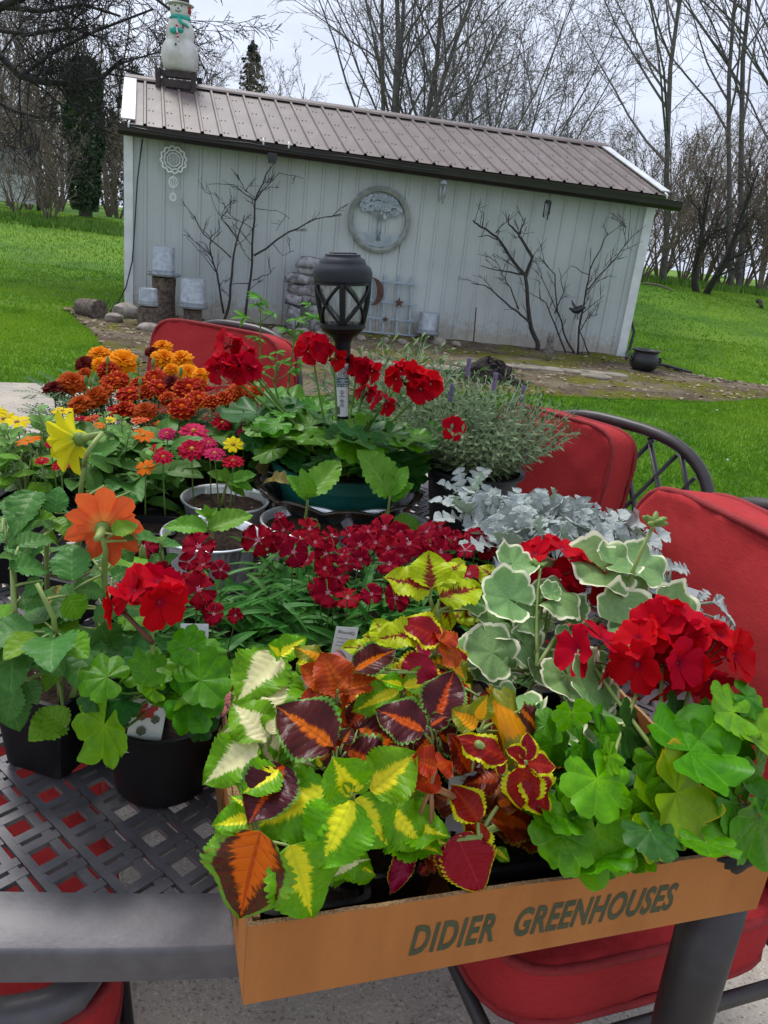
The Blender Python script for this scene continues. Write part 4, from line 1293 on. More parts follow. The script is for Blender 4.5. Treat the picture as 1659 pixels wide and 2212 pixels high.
def chair(lab, corner, w, f, zback, wid=.54, dep=.52, slide=0.0, cw=.5, seat=True, arms=True, seed=1, lean=.16, group='red cushioned patio chairs', ch=.46):
    """corner: the back corner on the ground, w along the back, f toward the front"""
    w = V(w).normalized(); f = V(f).normalized(); up = V((0, 0, 1)); c0 = V(corner)
    base = c0 + w * wid / 2 + f * dep / 2; base.z = .022
    t = thing('patio_chair', lab, 'chair', base, group)
    G = lambda a, b, z: V((c0.x, c0.y, 0)) + w * a + f * b + up * z
    bk = (up - f * lean).normalized()                     # direction of the back, leaning away
    zs = .36
    if True:
        mb = MB(); mb.tube([G(0, 0, zs), G(0, dep, zs), G(wid, dep, zs), G(wid, 0, zs), G(0, 0, zs)], .014, 8); mb.build('seat_frame', M_metal_dk, t)
        for a in (.0, wid):
            mb = MB(); mb.tube([G(a, 0, zs), G(a, -.03, .2), G(a, -.06, .03)], .014, 10); mb.build('leg', M_metal_dk, t)
            mb = MB(); q = G(a, dep - .01, 0)
            mb.tube([q + up * .40, q + up * .375, q + up * .37, q + up * .36, q + up * .345, q + up * .34, q + up * .33, q + up * .2, q + up * .024], [.012, .018, .023, .023, .023, .018, .0175, .0165, .015], 14); mb.build('leg', M_metal_dk, t)
        mb = MB(); mb.tube([G(0, dep * .1, .16), G(0, dep * .9, .16)], .010, 8); mb.build('stretcher', M_metal_dk, t)
        mb = MB(); mb.tube([G(wid, dep * .1, .16), G(wid, dep * .9, .16)], .010, 8); mb.build('stretcher', M_metal_dk, t)
    # arched back frame
    BP = lambda a, h: G(a, -.02, zs) + bk * h
    Hb = (zback - zs) / bk.z
    n = 26
    P = []
    for k in range(n + 1):
        a = pi - pi * k / n
        P.append(BP(wid / 2 + wid / 2 * (abs(cos(a)) ** .7) * (1 if cos(a) > 0 else -1), Hb * (.62 + .38 * max(0.0, sin(a)) ** .8)))
    mb = MB(); mb.tube([BP(0, 0)] + P + [BP(wid, 0)], .0155, 10); fr_ = mb.build('back_frame', M_metal_dk, t)
    def top_h(a):
        q = min(1, abs(a - wid / 2) / (wid / 2))
        return Hb * (.62 + .38 * max(0.0, 1 - q ** (2 / .7)) ** .4)
    for s in range(-4, 10):
        for sg, o_ in ((1, 0), (-1, .006)):
            pts = []
            for k in range(29):
                h = Hb * k / 28
                a = s * .085 + sg * h * .55 + (0 if sg > 0 else wid * .6)
                if 0.0 < a < wid and h < top_h(a): pts.append((a, h))
            if len(pts) > 2:
                mb = MB(); q = [BP(*pts[0]), BP(*pts[-1])]
                mb.tube([v_ - f * o_ for v_ in q], .017, 4, flat=.3); mb.build('back_slat', M_metal_dk, fr_)
    if arms:
        for a in (.0, wid):
            mb = MB(); mb.tube([BP(a, .26), G(a, dep * .35, .62), G(a, dep * .75, .60), G(a, dep * .96, .53), G(a, dep, .36)], [.014, .017, .018, .016, .014], 10); mb.build('armrest', M_metal_dk, t)
    cushion('seat_cushion', t, G(wid / 2, dep / 2 + .02, .435), w, f, up, wid - .02, dep - .02, .10, seed, .5)
    cb = BP(wid / 2 + slide, Hb - ch / 2 + .0) + f * .085
    fn_ = bk.cross(w).normalized()
    if fn_.dot(f) < 0: fn_ = -fn_
    cushion('back_cushion', t, cb, w, bk, fn_, cw, ch, .125, seed + 3)
    return t
# nearer right chair
chair('red cushioned chair at the right edge, beside the variegated geranium', (.52, 1.40, 0), (.36, -.93, 0), (-.93, -.36, 0), .985, seed=2, arms=False, cw=.53, lean=.10)
# farther right chair with bare lattice showing
chair('red cushioned chair behind the lavender pot, lattice back showing', (.315, 2.19, 0), (.70, -.71, 0), (-.71, -.70, 0), .945, wid=.60, slide=-.115, cw=.40, seed=4, arms=False)
# far left chair
chair('red cushioned chair at the far end, before the shed', (-.90, 2.86, 0), (.92, -.39, 0), (-.39, -.92, 0), .985, wid=.56, seed=6, arms=False, cw=.56)
# chair pushed under the near left corner; only its seat and one curved arm show
cN = V((-.665, .405, 0))
t = thing('patio_chair', 'red cushioned chair tucked under the near left of the table', 'chair', V((cN.x + .2, cN.y + .3, .022)), 'red cushioned patio chairs')
ux, uy = V((.91, .41, 0)), V((-.41, .91, 0))
G = lambda a, b, z: cN + ux * a + uy * b + V((0, 0, z))
cushion('seat_cushion', t, G(.24, .32, .415), ux, uy, V((0, 0, 1)), .52, .56, .09, 9, .5)
mb = MB(); mb.tube([G(0, .03, .34), G(0, .6, .34), G(.5, .6, .34), G(.5, .03, .34), G(0, .03, .34)], .014, 8); mb.build('seat_frame', M_metal_dk, t)
for a, b in ((0, .03), (.5, .03), (0, .6), (.5, .6)):
    mb = MB(); mb.tube([G(a, b, .36), G(a, b, .024)], .015, 10); mb.build('leg', M_metal_dk, t)
mb = MB()
arc = [pz(x, y, z) for x, y, z in ((-60, 2205, .50), (30, 2195, .505), (100, 2180, .51), (155, 2150, .51), (190, 2100, .50), (205, 2040, .49))]
mb.tube(arc, .021, 12); mb.build('armrest', M_metal, t)
mb = MB(); mb.tube([arc[-1], V((arc[-1].x, arc[-1].y, .34))], .013, 8); mb.build('arm_post', M_metal_dk, t)

# ================================================================== CARDBOARD TRAY
m = MT('brown_cardboard')
fl = m.noise(22.0, m.scaled(m.pos(), (1.0, 1.0, .2)), det=4.0); sp2 = m.noise(190.0, det=4.0)
c = m.mix(fl.step(.3, .7), (.43, .165, .045), (.37, .135, .036))
c = m.mix(sp2.step(.55, .8) * .35, c, (.22, .10, .035))
c = m.mix(m.noise(5.0, det=3.0).step(.5, .7) * .4, c, (.40, .20, .075))
m.bump(fl + sp2 * .4, .15, .0015)
M_card = m.done(c, .75, spec=.2)
m = MT('cardboard_edge')
fl = m.noise(500.0, det=2.0)
M_cedge = m.done(m.mix(fl.step(.4, .6), (.42, .26, .12), (.22, .12, .05)), .9)
M_ink = plain('dark_green_ink', (.060, .068, .028), (.045, .052, .022), 60, .7)
F0 = V((-.071, .472, 0)); F1 = V((.435, .642, 0))
bl = (F1 - F0).length
bx = (F1 - F0) / bl; by = V((-bx.y, bx.x, 0))
BD, BH = .36, .087
def BX(s, d, z): return F0 + bx * s + by * d + V((0, 0, TZ + .003 + z))
tray = thing('cardboard_tray', 'brown cardboard nursery tray with dark green lettering', 'tray', BX(bl / 2, BD / 2, 0))
RB = Matrix(((bx.x, by.x, 0), (bx.y, by.y, 0), (0, 0, 1)))
def wallp(name, s0, d0, s1, d1, th, h0, h1, wav=1.0):
    mb = MB()
    a, b = BX(s0, d0, 0), BX(s1, d1, 0)
    dr = (b - a).normalized(); nn = V((-dr.y, dr.x, 0)) * th
    n = 60
    for i in range(n + 1):
        p = a.lerp(b, i / n)
        hz = h0 + (h1 - h0) * i / n + wav * (.0011 * MN.noise(V((i * .35, s0 * 9, d0 * 9))) + .0006 * MN.noise(V((i * 1.7, 3, 4))) - (.0025 * math.exp(-((i - 33) / 2.0) ** 2) if name == 'front_panel' else 0))
        bow = nn * 0.0
        for q, z in ((0, 0), (0, hz), (1, hz), (1, 0)): mb.v.append(tuple(p + bow + nn * q + V((0, 0, z))))
    for i in range(n):
        for k in range(4): mb.f.append((i * 4 + k, (i + 1) * 4 + k, (i + 1) * 4 + (k + 1) % 4, i * 4 + (k + 1) % 4))
    mb.f += [(0, 1, 2, 3), (n * 4 + 3, n * 4 + 2, n * 4 + 1, n * 4)]
    mb.mi = [1 if (j < n * 4 and j % 4 == 1) else 0 for j in range(len(mb.f))]
    return mb.build(name, [M_card, M_cedge], tray, smooth=False)
fp = wallp('front_panel', 0, 0, bl, 0, .0042, BH, BH - .004)
wallp('side_panel', 0, BD, 0, .0005, .0045, BH - .004, BH)
wallp('side_panel', bl - .0005, 0.004, bl - .0005, BD, .0045, BH - .004, BH - .004)
wallp('back_panel', bl, BD, 0, BD, .0042, BH, BH)
mb = MB(); mb.box(BX(bl / 2, BD / 2, .002), (bl - .008, BD - .008, .004), RB); mb.build('bottom_panel', M_card, tray, smooth=False)
# folded inner side flap, thick and pale at the left corner
mb = MB(); mb.box(BX(.0085, BD / 2, BH / 2), (.006, BD - .02, BH - .004), RB); mb.build('inner_flap', M_cedge, tray, smooth=False)
def lettering(parent, body, M, size, mt, name='lettering', shear=0.0, bold=0.0, align='LEFT', ext=0.0, space=1.0, width=None, line=1.0):
    cu = bpy.data.curves.new('txt', 'FONT')
    cu.body = body; cu.size = size; cu.shear = shear; cu.offset = bold; cu.align_x = align; cu.extrude = ext; cu.space_character = space; cu.space_line = line
    cu.resolution_u = 3
    o = bpy.data.objects.new('txt', cu); COL.objects.link(o)
    dg = bpy.context.evaluated_depsgraph_get(); dg.update()
    me = bpy.data.meshes.new_from_object(o.evaluated_get(dg))
    bpy.data.objects.remove(o)
    me.name = name; me.materials.clear(); me.materials.append(mt)
    if width and len(me.vertices):
        w = max(v_.co.x for v_ in me.vertices) - min(v_.co.x for v_ in me.vertices)
        me.transform(Matrix.Diagonal((width / w, 1, 1, 1)))
    return link(name, me, parent, M)
def plane_hit(x, y, o, nrm):
    d = ray(x, y); return CO + d * ((o - CO).dot(nrm) / d.dot(nrm))
fo = BX(0, 0, 0)
def face_M(p, xd, yd):
    z = xd.cross(yd)
    return Matrix(((xd.x, yd.x, z.x, p.x), (xd.y, yd.y, z.y, p.y), (xd.z, yd.z, z.z, p.z), (0, 0, 0, 1)))
q0 = plane_hit(880, 2062, fo, by); q1 = plane_hit(1062, 2030, fo, by); q2 = plane_hit(1103, 2020, fo, by); q3 = plane_hit(1447, 1963, fo, by)
tilt = ((q3 - q0).z) / ((q3 - q0).dot(bx))
xd = (bx + V((0, 0, tilt * .6))).normalized(); yd = (V((0, 0, 1)) - bx * tilt * .6).normalized()
lh = (plane_hit(905, 1995, fo, by) - plane_hit(895, 2062, fo, by)).z
lettering(fp, 'DIDIER', face_M(q0 - by * .0006, xd, yd), lh * 1.26, M_ink, shear=.18, bold=.0014, width=(q1 - q0).dot(bx) * 1.0, space=1.12)
lettering(fp, 'GREENHOUSES', face_M(V((q2.x, q2.y, q0.z + xd.z * (q2 - q0).dot(bx))) - by * .0006, xd, yd), lh * 1.26, M_ink, shear=.18, bold=.0014, width=(q3 - q2).dot(bx), space=1.08)
sidep = [o for o in tray.children if o.name.startswith('side_panel')][0]
lettering(sidep, 'DIDIER  GREENHOUSES', face_M(BX(0, BD - .05, .028) - bx * .004, -by, V((0, 0, 1))), lh * 1.3, M_ink, shear=.18, bold=.001, width=.26)

# ================================================================== POTS, CUPS, SOIL
M_pot = plain('black_nursery_plastic', (.005, .005, .006), (.008, .008, .009), 12.0, .5, spec=.25)
M_potgrey = plain('grey_nursery_plastic', (.035, .038, .046), (.028, .030, .036), 10.0, .5)
M_potgreen = plain('green_plastic_pot', (.012, .135, .112), (.009, .11, .092), 9.0, .4)
m = MT('potting_soil')
v1 = m.voro(120.0, out='Distance'); n1 = m.noise(90.0, det=6.0, rough=.7)
c = m.mix(n1.step(.35, .65), (.016, .010, .007), (.048, .029, .018))
c = m.mix(v1.step(.16, .10) * m.noise(40.0).step(.54, .6), c, (.62, .57, .50))
m.bump(n1, 1.0, .012)
M_soil = m.done(c, .95, spec=.2)
m = MT('crimped_foil')
M_foil = m.done(m.mix(m.noise(60.0).step(.3, .7), (.86, .87, .88), (.74, .75, .76)), .30, metal=.75)
m = MT('dark_glaze')
X, Y, Zp = m.sep(m.pos())
n1 = m.noise(30.0, m.scaled(m.pos(), (1, 1, .35)), det=5.0)
rimf = (Zp + (n1 - .5) * .03).step(.805, .825)
c = m.mix(n1.step(.4, .65), (.020, .030, .031), (.060, .078, .075))
c = m.mix(rimf, c, (.045, .028, .020))
c = m.mix(m.noise(120.0, det=3.0).step(.62, .72) * .5, c, (.11, .09, .07))
M_glaze = m.done(c, .14, spec=.6)
def soil_disc(parent, c, r, z, seed=0, sq=None):
    mb = MB(); n = 28; rg = 7
    for j in range(rg + 1):
        for k in range(n):
            a = 2 * pi * k / n; f = j / rg
            if sq: x, y = rrect(a, sq * 2, sq * 2, 8); x *= f; y *= f
            else: x, y = cos(a) * r * f, sin(a) * r * f
            if sq and sq_rot: x, y = x * cos(sq_rot) - y * sin(sq_rot), x * sin(sq_rot) + y * cos(sq_rot)
            mb.v.append((c.x + x, c.y + y, z + .006 * MN.noise(V((x * 60 + seed, y * 60, 0))) + .004 * MN.noise(V((x * 160, y * 160 + seed, 3)))))
    for j in range(rg):
        for k in range(n): mb.f.append((j * n + k, j * n + (k + 1) % n, (j + 1) * n + (k + 1) % n, (j + 1) * n + k))
    return mb.build('soil', M_soil, parent)
sq_rot = 0.0
def round_pot(parent, c, rt, rb, h, mt=None, rim=.006, band=.018, soil=None, z0=None, wall=.003):
    z0 = TZ + .003 if z0 is None else z0
    b = V((c.x, c.y, z0))
    mb = MB()
    mb.lathe([(.001, .002), (rb * .96, 0), (rb, .004), (rb + (rt - rb) * .8, h - band), (rt, h - band + .002), (rt + .001, h - .005), (rt + rim, h - .004), (rt + rim, h), (rt - wall, h), (rt - wall, h - band), (rb * .95, .02), (.001, .02)], 40, b)
    o = mb.build('pot', mt or M_pot, parent, sharp=35)
    soil_disc(parent, b, rt - wall - .001, z0 + h - (soil if soil is not None else .02), seed=c.x * 50)
    return o
def square_pot(parent, c, wt, wb, h, rot=0.0, mt=None, soil=.014, z0=None, name='pot'):
    global sq_rot
    z0 = TZ + .003 if z0 is None else z0
    mb = MB(); n = 48
    prof = [(wb * .5, 0.0), (wb * .5 + (wt - wb) * .42, h - .014), (wt * .5, h - .012), (wt * .5 + .002, h), (wt * .5 - .003, h + .0005), (wt * .5 - .004, h - .012), (wb * .5 - .004, .006)]
    for r, z in prof:
        for k in range(n):
            x, y = rrect(2 * pi * k / n, r * 2, r * 2, 9)
            mb.v.append((c.x + x * cos(rot) - y * sin(rot), c.y + x * sin(rot) + y * cos(rot), z0 + z))
    for j in range(len(prof) - 1):
        for k in range(n): mb.f.append((j * n + k, j * n + (k + 1) % n, (j + 1) * n + (k + 1) % n, (j + 1) * n + k))
    mb.f.append(tuple(range(n - 1, -1, -1))); mb.f.append(tuple((len(prof) - 1) * n + k for k in range(n)))
    o = mb.build(name, mt or M_pot, parent, sharp=35)
    sq_rot = rot
    soil_disc(parent, V((c.x, c.y, 0)), 0, z0 + h - soil, seed=c.x * 70, sq=wt * .5 - .005)
    sq_rot = 0.0
    return o
def cup(parent, c, r, h):
    b = V((c.x, c.y, TZ + .003)); mb = MB()
    crimp = lambda a, z: 1 + (.012 * sin(a * 46) if .006 < z < h - .006 else 0)
    mb.lathe([(.001, .001), (r * .72, 0), (r * .75, .004), (r * .85, h * .5), (r * .93, h - .007), (r * .955, h - .004), (r, h - .004), (r + .002, h), (r, h + .003), (r * .96, h + .001), (r * .925, h - .006), (r * .83, h * .45), (r * .7, .008)], 184, b, fr=crimp)
    mb.build('foil_cup', M_foil, parent)
    soil_disc(parent, b, r * .9, b.z + h - .016, seed=c.x * 90)

# ================================================================== SOLAR LIGHT
M_lamp = plain('matte_black_lamp', (.009, .010, .012), (.007, .008, .009), 30.0, .5, spec=.3)
M_lampcap = plain('dark_slate_cap', (.022, .025, .032), (.017, .020, .026), 40.0, .55, spec=.3)
m = MT('lamp_glass')
g = m.nt.nodes.new('ShaderNodeBsdfTransparent'); g.inputs[0].default_value = (.80, .83, .81, 1)
gl = m.nt.nodes.new('ShaderNodeBsdfGlossy'); gl.inputs['Roughness'].default_value = .08
df = m.nt.nodes.new('ShaderNodeBsdfDiffuse'); df.inputs[0].default_value = (.5, .52, .5, 1)
mx1 = m.nt.nodes.new('ShaderNodeMixShader'); mx1.inputs[0].default_value = .10
mx2 = m.nt.nodes.new('ShaderNodeMixShader')
fz = m.noise(30.0, det=4.0).step(.45, .75) * .14 + .04
m.nt.links.new(g.outputs[0], mx1.inputs[1]); m.nt.links.new(gl.outputs[0], mx1.inputs[2])
m.nt.links.new(mx1.outputs[0], mx2.inputs[1]); m.nt.links.new(df.outputs[0], mx2.inputs[2]); m.nt.links.new(fz.k, mx2.inputs[0])
m.nt.links.new(mx2.outputs[0], m.out.inputs[0])
M_glass = m.m
M_lab = plain('white_label', (.72, .73, .73), (.66, .67, .67), 90, .5)
M_labteal = plain('teal_label', (.02, .085, .12), rough=.5)
M_type = plain('black_print', (.02, .02, .022), rough=.6)
LY = 1.60
lx = py_(740, 900, LY).x
def lz(y): return py_(740, y, LY).z
def lr(px_, y): return px_ / FOC * (py_(740, y, LY) - CO).dot(fwd)
lb_ = V((lx, LY, lz(900)))
lamp = thing('solar_path_light', 'black solar path light standing in the red geranium pot', 'solar light', lb_)
ax0 = V((lx, LY, 0))
mb = MB()
zc0, zc1 = lz(606), lz(548)
hh = zc1 - zc0
R0 = lr(64, 580)
mb.lathe([(R0 * .86, zc0 - .002), (R0 * .985, zc0), (R0, zc0 + hh * .10), (R0, zc0 + hh * .34), (R0 * .95, zc0 + hh * .52), (R0 * .80, zc0 + hh * .64), (R0 * .79, zc0 + hh * .68), (R0 * .74, zc0 + hh * .82), (R0 * .62, zc0 + hh * .90), (R0 * .60, zc0 + hh * .93), (R0 * .60, zc0 + hh), (R0 * .55, zc0 + hh * 1.02), (.001, zc0 + hh * 1.02)], 44, ax0)
cap = mb.build('cap', M_lampcap, lamp, sharp=40)
M_pv = plain('solar_panel', (.015, .018, .03), (.03, .034, .05), 40, .25)
mb = MB(); mb.box((lx, LY, zc0 + hh * 1.045), (R0 * .78, R0 * .78, .003), Matrix.Rotation(.3, 3, 'Z')); mb.build('solar_panel', M_pv, cap, smooth=False)
zg0, zg1 = lz(703), lz(607)
rt_, rb_ = lr(56, 607), lr(41, 703)
mb = MB(); mb.lathe([(rb_ * .93, zg0), (rt_ * .86, zg0 + (zg1 - zg0) * .45), (rt_ * .95, zg1)], 36, ax0); mb.build('glass_shade', M_glass, lamp)
mb = MB(); mb.lathe([(rt_ * 1.0, zg1 - .006), (rt_ * 1.03, zg1 - .006), (rt_ * 1.03, zg1 + .004), (rt_ * .9, zg1 + .004)], 36, ax0); mb.build('upper_ring', M_lamp, lamp, sharp=40)
def shade_r(f): return rb_ + (rt_ - rb_) * (1 - (1 - f) ** 1.8)
a0 = -pi / 2 + .06
for k in range(4):
    a = a0 + k * 2 * pi / 4
    P = [ax0 + V((cos(a) * shade_r(f), sin(a) * shade_r(f), zg0 + (zg1 - zg0) * f)) for f in [i / 8 for i in range(9)]]
    mb = MB(); mb.tube(P, .0058, 6); mb.build('cage_post', M_lamp, lamp)
for k in range(4):
    a = a0 + k * 2 * pi / 4
    for sg in (1, -1):
        P = []
        for i in range(13):
            f = i / 12; aa = a + sg * (2 * pi / 4) * f
            P.append(ax0 + V((cos(aa) * shade_r(f) * 1.005, sin(aa) * shade_r(f) * 1.005, zg0 + (zg1 - zg0) * f)))
        mb = MB(); mb.tube(P, .0032, 6); mb.build('cage_arc', M_lamp, lamp)
zb0, zb1 = lz(717), lz(699)
rb2 = lr(49, 707)
mb = MB(); mb.lathe([(.001, zb0 - .002), (rb2 * .78, zb0), (rb2 * .86, zb0 + .004), (rb2 * .93, zb0 + .008), (rb2, zb0 + .010), (rb2, zb1), (rb2 * .9, zb1 + .002), (rb2 * .82, zb1 - .004), (.001, zb1 - .005)], 36, ax0); mb.build('base_dish', M_lamp, lamp, sharp=40)
zs = [lz(y) for y in (718, 728, 740, 772, 773, 900)]
mb = MB(); mb.lathe([(lr(13, 900), lz(985)), (lr(13, 900), zs[5]), (lr(13.5, 780), zs[4]), (lr(17, 775), zs[3]), (lr(17.5, 750), zs[2]), (lr(22, 730), zs[1]), (lr(36, 720), zs[0])], 24, ax0); mb.build('stake', M_lamp, lamp, sharp=40)
# wrap label on the stake, facing the viewer, with its print
ra_ = lr(14.0, 840)
zl0, zl1 = lz(897), lz(783)
def wrap(z0, z1, a1, a2, mt, name, par, rr_=0.0):
    mb = MB()
    mb.fn(lambda u, v: ax0 + V((cos(-pi / 2 + a1 + (a2 - a1) * u) * (ra_ + rr_), sin(-pi / 2 + a1 + (a2 - a1) * u) * (ra_ + rr_), z0 + (z1 - z0) * v)), 10, 1)
    return mb.build(name, mt, par)
lbl = wrap(zl0, zl1, -1.15, 1.15, M_lab, 'label', lamp)
lh_ = zl1 - zl0
wrap(zl0 + lh_ * .56, zl0 + lh_ * .735, -1.15, 1.15, M_labteal, 'teal_band', lbl, .0003)
for txt, f, sz, mt in (('Patriot', .90, .105, M_type), ('LIGHTING', .865, .052, M_type), ('LED', .80, .075, M_type), ('SOLAR', .745, .06, M_type), ('Coggen', .675, .07, M_lab), ('Landscape', .622, .05, M_lab), ('Path Light', .575, .05, M_lab)):
    lettering(lbl, txt, face_M(V((lx, LY - ra_ - .0009, zl0 + lh_ * f)), V((1, 0, 0)), V((0, 0, 1))), lh_ * sz * 1.15, mt, align='CENTER')
mb = MB()
for k in range(11):
    z = zl0 + lh_ * (.20 + .028 * k + (.0 if k < 6 else .02)); w = ra_ * (.55 + .25 * sin(k * 2.3))
    mb.box((lx, LY - ra_ * .985, z), (w, ra_ * .25, lh_ * .007))
pr2 = mb.build('fine_print', M_type, lbl, smooth=False); pr2['kind'] = 'stuff'
mb = MB()
for k in range(13):
    mb.box((lx - ra_ * .55, LY - ra_ * .80, zl0 + lh_ * (.05 + .011 * k)), (ra_ * .55, ra_ * .2, lh_ * (.004 if k % 3 else .007)), Matrix.Rotation(-.6, 3, 'Z'))
bc = mb.build('barcode', M_type, lbl, smooth=False); bc['kind'] = 'stuff'
lamp.rotation_euler.y = -radians(5)

# ================================================================== LEAF AND PETAL KIT
def leafmat(name, outer, outer2, center=None, cw=.3, cst=.3, edge=None, ew=.12, vein=None, va=.35, nv=7.0, rough=.42, transl=.25, kind='blade', var=.10, under=None, ring=None, rag=.14, base_c=None, bs=.35, dist=.0012, sat=1.14):
    m = MT(name)
    ux_, vy = m.uvc()
    rnd = m.rnd(); off = rnd * 37.0
    vec = m.comb(ux_, vy, 0.0)
    nz = m.noise(4.5, vec, det=5.0, rough=.6, off=off)
    n2 = m.noise(16.0, vec, det=3.0, off=off)
    if kind == 'blade':
        a = ((ux_ - .5) * 2.0).abs()
        vc = vy * nv - a * 1.7
        vs = (vc * pi).sin().abs()
        line = vs.step(.20, .0) * a.step(.0, .12)
        mid = a.step(.075, .02)
        vm = line.max(mid)
        puff = vs
        edist = a + (nz - .5) * rag + vy.step(.86, 1.0) * .25
        sk = m.noise(3.2, m.comb(a * .7, vc * 1.1, (ux_ - .5)._op('SIGN') * 3.0), det=4.0, rough=.65, off=off)
        cen = vy.rsub(1.05) * (cw * .95) + (sk - .5) * (cst * 1.5) + (nz - .5) * (cst * .5) + mid * .06 - a - vy.step(.15, .0) * .05
    else:
        vs = (vy * (pi * nv)).cos().abs()                  # dark along lobe borders
        sv = (vy * (pi * nv)).sin().abs()
        line = sv.step(.12, .0) * ux_.step(.05, .2) * .9
        sec = ((ux_ * 9.0 - sv * 2.2) * pi).sin().abs().step(.14, .0) * .22
        vm = line.max(sec)
        puff = sv * 1.0 + sec * -.25
        edist = ux_ + (nz - .5) * rag
        cen = (ux_ * -1.0) + cw + (nz - .5) * cst
    c = m.mix(n2.step(.3, .7), outer, outer2)
    if ring: c = m.mix((ux_ - .55 + (nz - .5) * .25).abs().step(.16, .05) * ring[1], c, ring[0])
    if center is not None:
        c = m.mix(cen.step(-.10, .07), c, center)
    if base_c is not None: c = m.mix(vy.step(.3, .0) if kind == 'blade' else ux_.step(.3, .0), c, base_c)
    if edge is not None: c = m.mix(edist.step(1 - ew - .04, 1 - ew + .03), c, edge)
    if vein is not None: c = m.mix(vm * va, c, vein)
    if under is not None:
        g = m.nt.nodes.new('ShaderNodeNewGeometry')
        c = m.mix(E_(m.nt, g.outputs['Backfacing']), c, under)
    c = m.hsv(c, rnd * .022 + .489, sat, rnd * (var * 2.0) + (1.0 - var))
    m.bump(puff * .7 + n2 * .5, bs, dist)
    return m.done(c, rough, spec=.24, transl=transl)

def blade(name, mt, W=.3, a=.55, b=.8, ns=0, sa=.0, fold=.12, droop=.25, wave=.0, nw=3.0, nu=6, nv=14, seed=0, twist=0.0, tipup=0.0, side=.0, lobes=None, quilt=0.0, qn=8.0):
    """unit leaf: base at origin, tip along +Y, upper face +Z"""
    vm_ = a / (a + b); pk = vm_ ** a * (1 - vm_) ** b
    rr = random.Random(seed); ph = rr.uniform(0, 6)
    mb = MB()
    def f(u, v):
        U = (u - .5) * 2
        h = W * ((max(v, 0.0) ** a) * (max(1 - v, 0.0) ** b) / pk)
        if v < .0001: h = max(h, .012)
        if lobes: h *= (1 - lobes[1] + lobes[1] * abs(sin(pi * v * lobes[0] + .3)) ** .7)
        sr = abs(sin(pi * v * ns)) if ns else 0
        x = U * h * (1 + sa * (sr - .45) * abs(U) ** 4)
        y = v + (.25 * h * abs(U) ** 2 * (.6 - v) if not lobes else -.25 * h * abs(U) * (1 - v) * 0) - .02 * abs(U) * sr * (1 if ns else 0)
        z = fold * abs(U) * h / max(W, .01) * W * 2 - droop * v * v + tipup * v ** 4 + wave * sin(nw * pi * v * 2 + ph + (1.2 if U > 0 else 0)) * abs(U) ** 2 * W
        if quilt: z += quilt * W * abs(sin(pi * (v * qn - abs(U) * 1.7))) * (1 - U * U) * (1 - v * .6) * 2
        x += twist * v * z + side * v * v
        return (x, y, z)
    mb.fn(f, nu, nv)
    return mb.mesh(name, mt)
def palm(name, mt, nl=7, la_=.16, ns=5, sa=.05, gap=.28, cup=.12, fold=.05, wave=.05, back=.72, na=84, nr=6, seed=0, droop=.0):
    rr = random.Random(seed); ph = rr.uniform(0, 6)
    mb = MB()
    def f(u, v):
        th = (-pi + gap) + (2 * pi - 2 * gap) * u
        lo = abs(cos((th) * nl / 2 * (pi / (pi - gap)) ))
        rad = (1 - la_ + la_ * lo ** .6) * (1 - sa + sa * abs(sin(nl * ns * th / 2 * .5 + .4)) ) * (back + (1 - back) * (.5 + .5 * cos(th)) ** .6)
        r = v * rad
        x, y = sin(th) * r, cos(th) * r
        z = cup * r * r + fold * cos(th * nl * (pi / (pi - gap))) * r * v + wave * sin(2 * th + ph) * r * r + .9 * wave * sin(5 * th + ph * 2) * r ** 3 + .035 * sin(13 * th + ph) * r ** 5 - droop * max(0, y) ** 2
        return (x, y, z)
    mb.fn(f, na, nr)
    for k, q in list(mb.uv.items()): mb.uv[k] = (q[1], q[0])
    return mb.mesh(name, mt)
UP = V((0, 0, 1)); TOCAM = V((0, -.72, .69))
def put(parent, me, base, tip, hint=None, name='leaf', ws=1.0, roll=0.0):
    y = tip - base; L = max(y.length, 1e-4); y = y / L
    h = (hint if hint is not None else V((0, -.45, .9))).copy()
    z = h - y * h.dot(y)
    if z.length < 1e-3: z = y.orthogonal()
    z.normalize(); x = y.cross(z)
    if roll: 
        q = Matrix.Rotation(roll, 3, y); x = q @ x; z = q @ z
    M = Matrix(((x.x * L * ws, y.x * L, z.x * L, base.x), (x.y * L * ws, y.y * L, z.y * L, base.y), (x.z * L * ws, y.z * L, z.z * L, base.z), (0, 0, 0, 1)))
    return link(name, me, parent, M)
def stalk(parent, a, b, r0, r1, mt, name='stem', bow=.12, n=5, sides=6, mid=None):
    a, b = V(a), V(b)
    m_ = mid if mid is not None else a.lerp(b, .5) + V((R.uniform(-1, 1), R.uniform(-1, 1), .3)) * bow * (b - a).length
    P = bez(a, m_, b, n)
    mb = MB(); mb.tube(P, [r0 + (r1 - r0) * i / n for i in range(n + 1)], sides)
    return mb.build(name, mt, parent)
Z1 = lambda x, y: (932.6 + .4378 * x, 877.8 + .4378 * y)
Z2 = lambda x, y: (438.9 + .3638 * x, 1371.5 + .3638 * y)
Z3 = lambda x, y: (877.8 + .4709 * x, 1316.6 + .4709 * y)
Z5 = lambda x, y: (.3637 * x, 685.7 + .3637 * y)
Z6 = lambda x, y: (438.9 + .4630 * x, 630.9 + .4630 * y)
Z7 = lambda x, y: (.3307 * x, 1042.3 + .3307 * y)
Z8 = lambda x, y: (493.7 + .3968 * x, 1069.8 + .3968 * y)

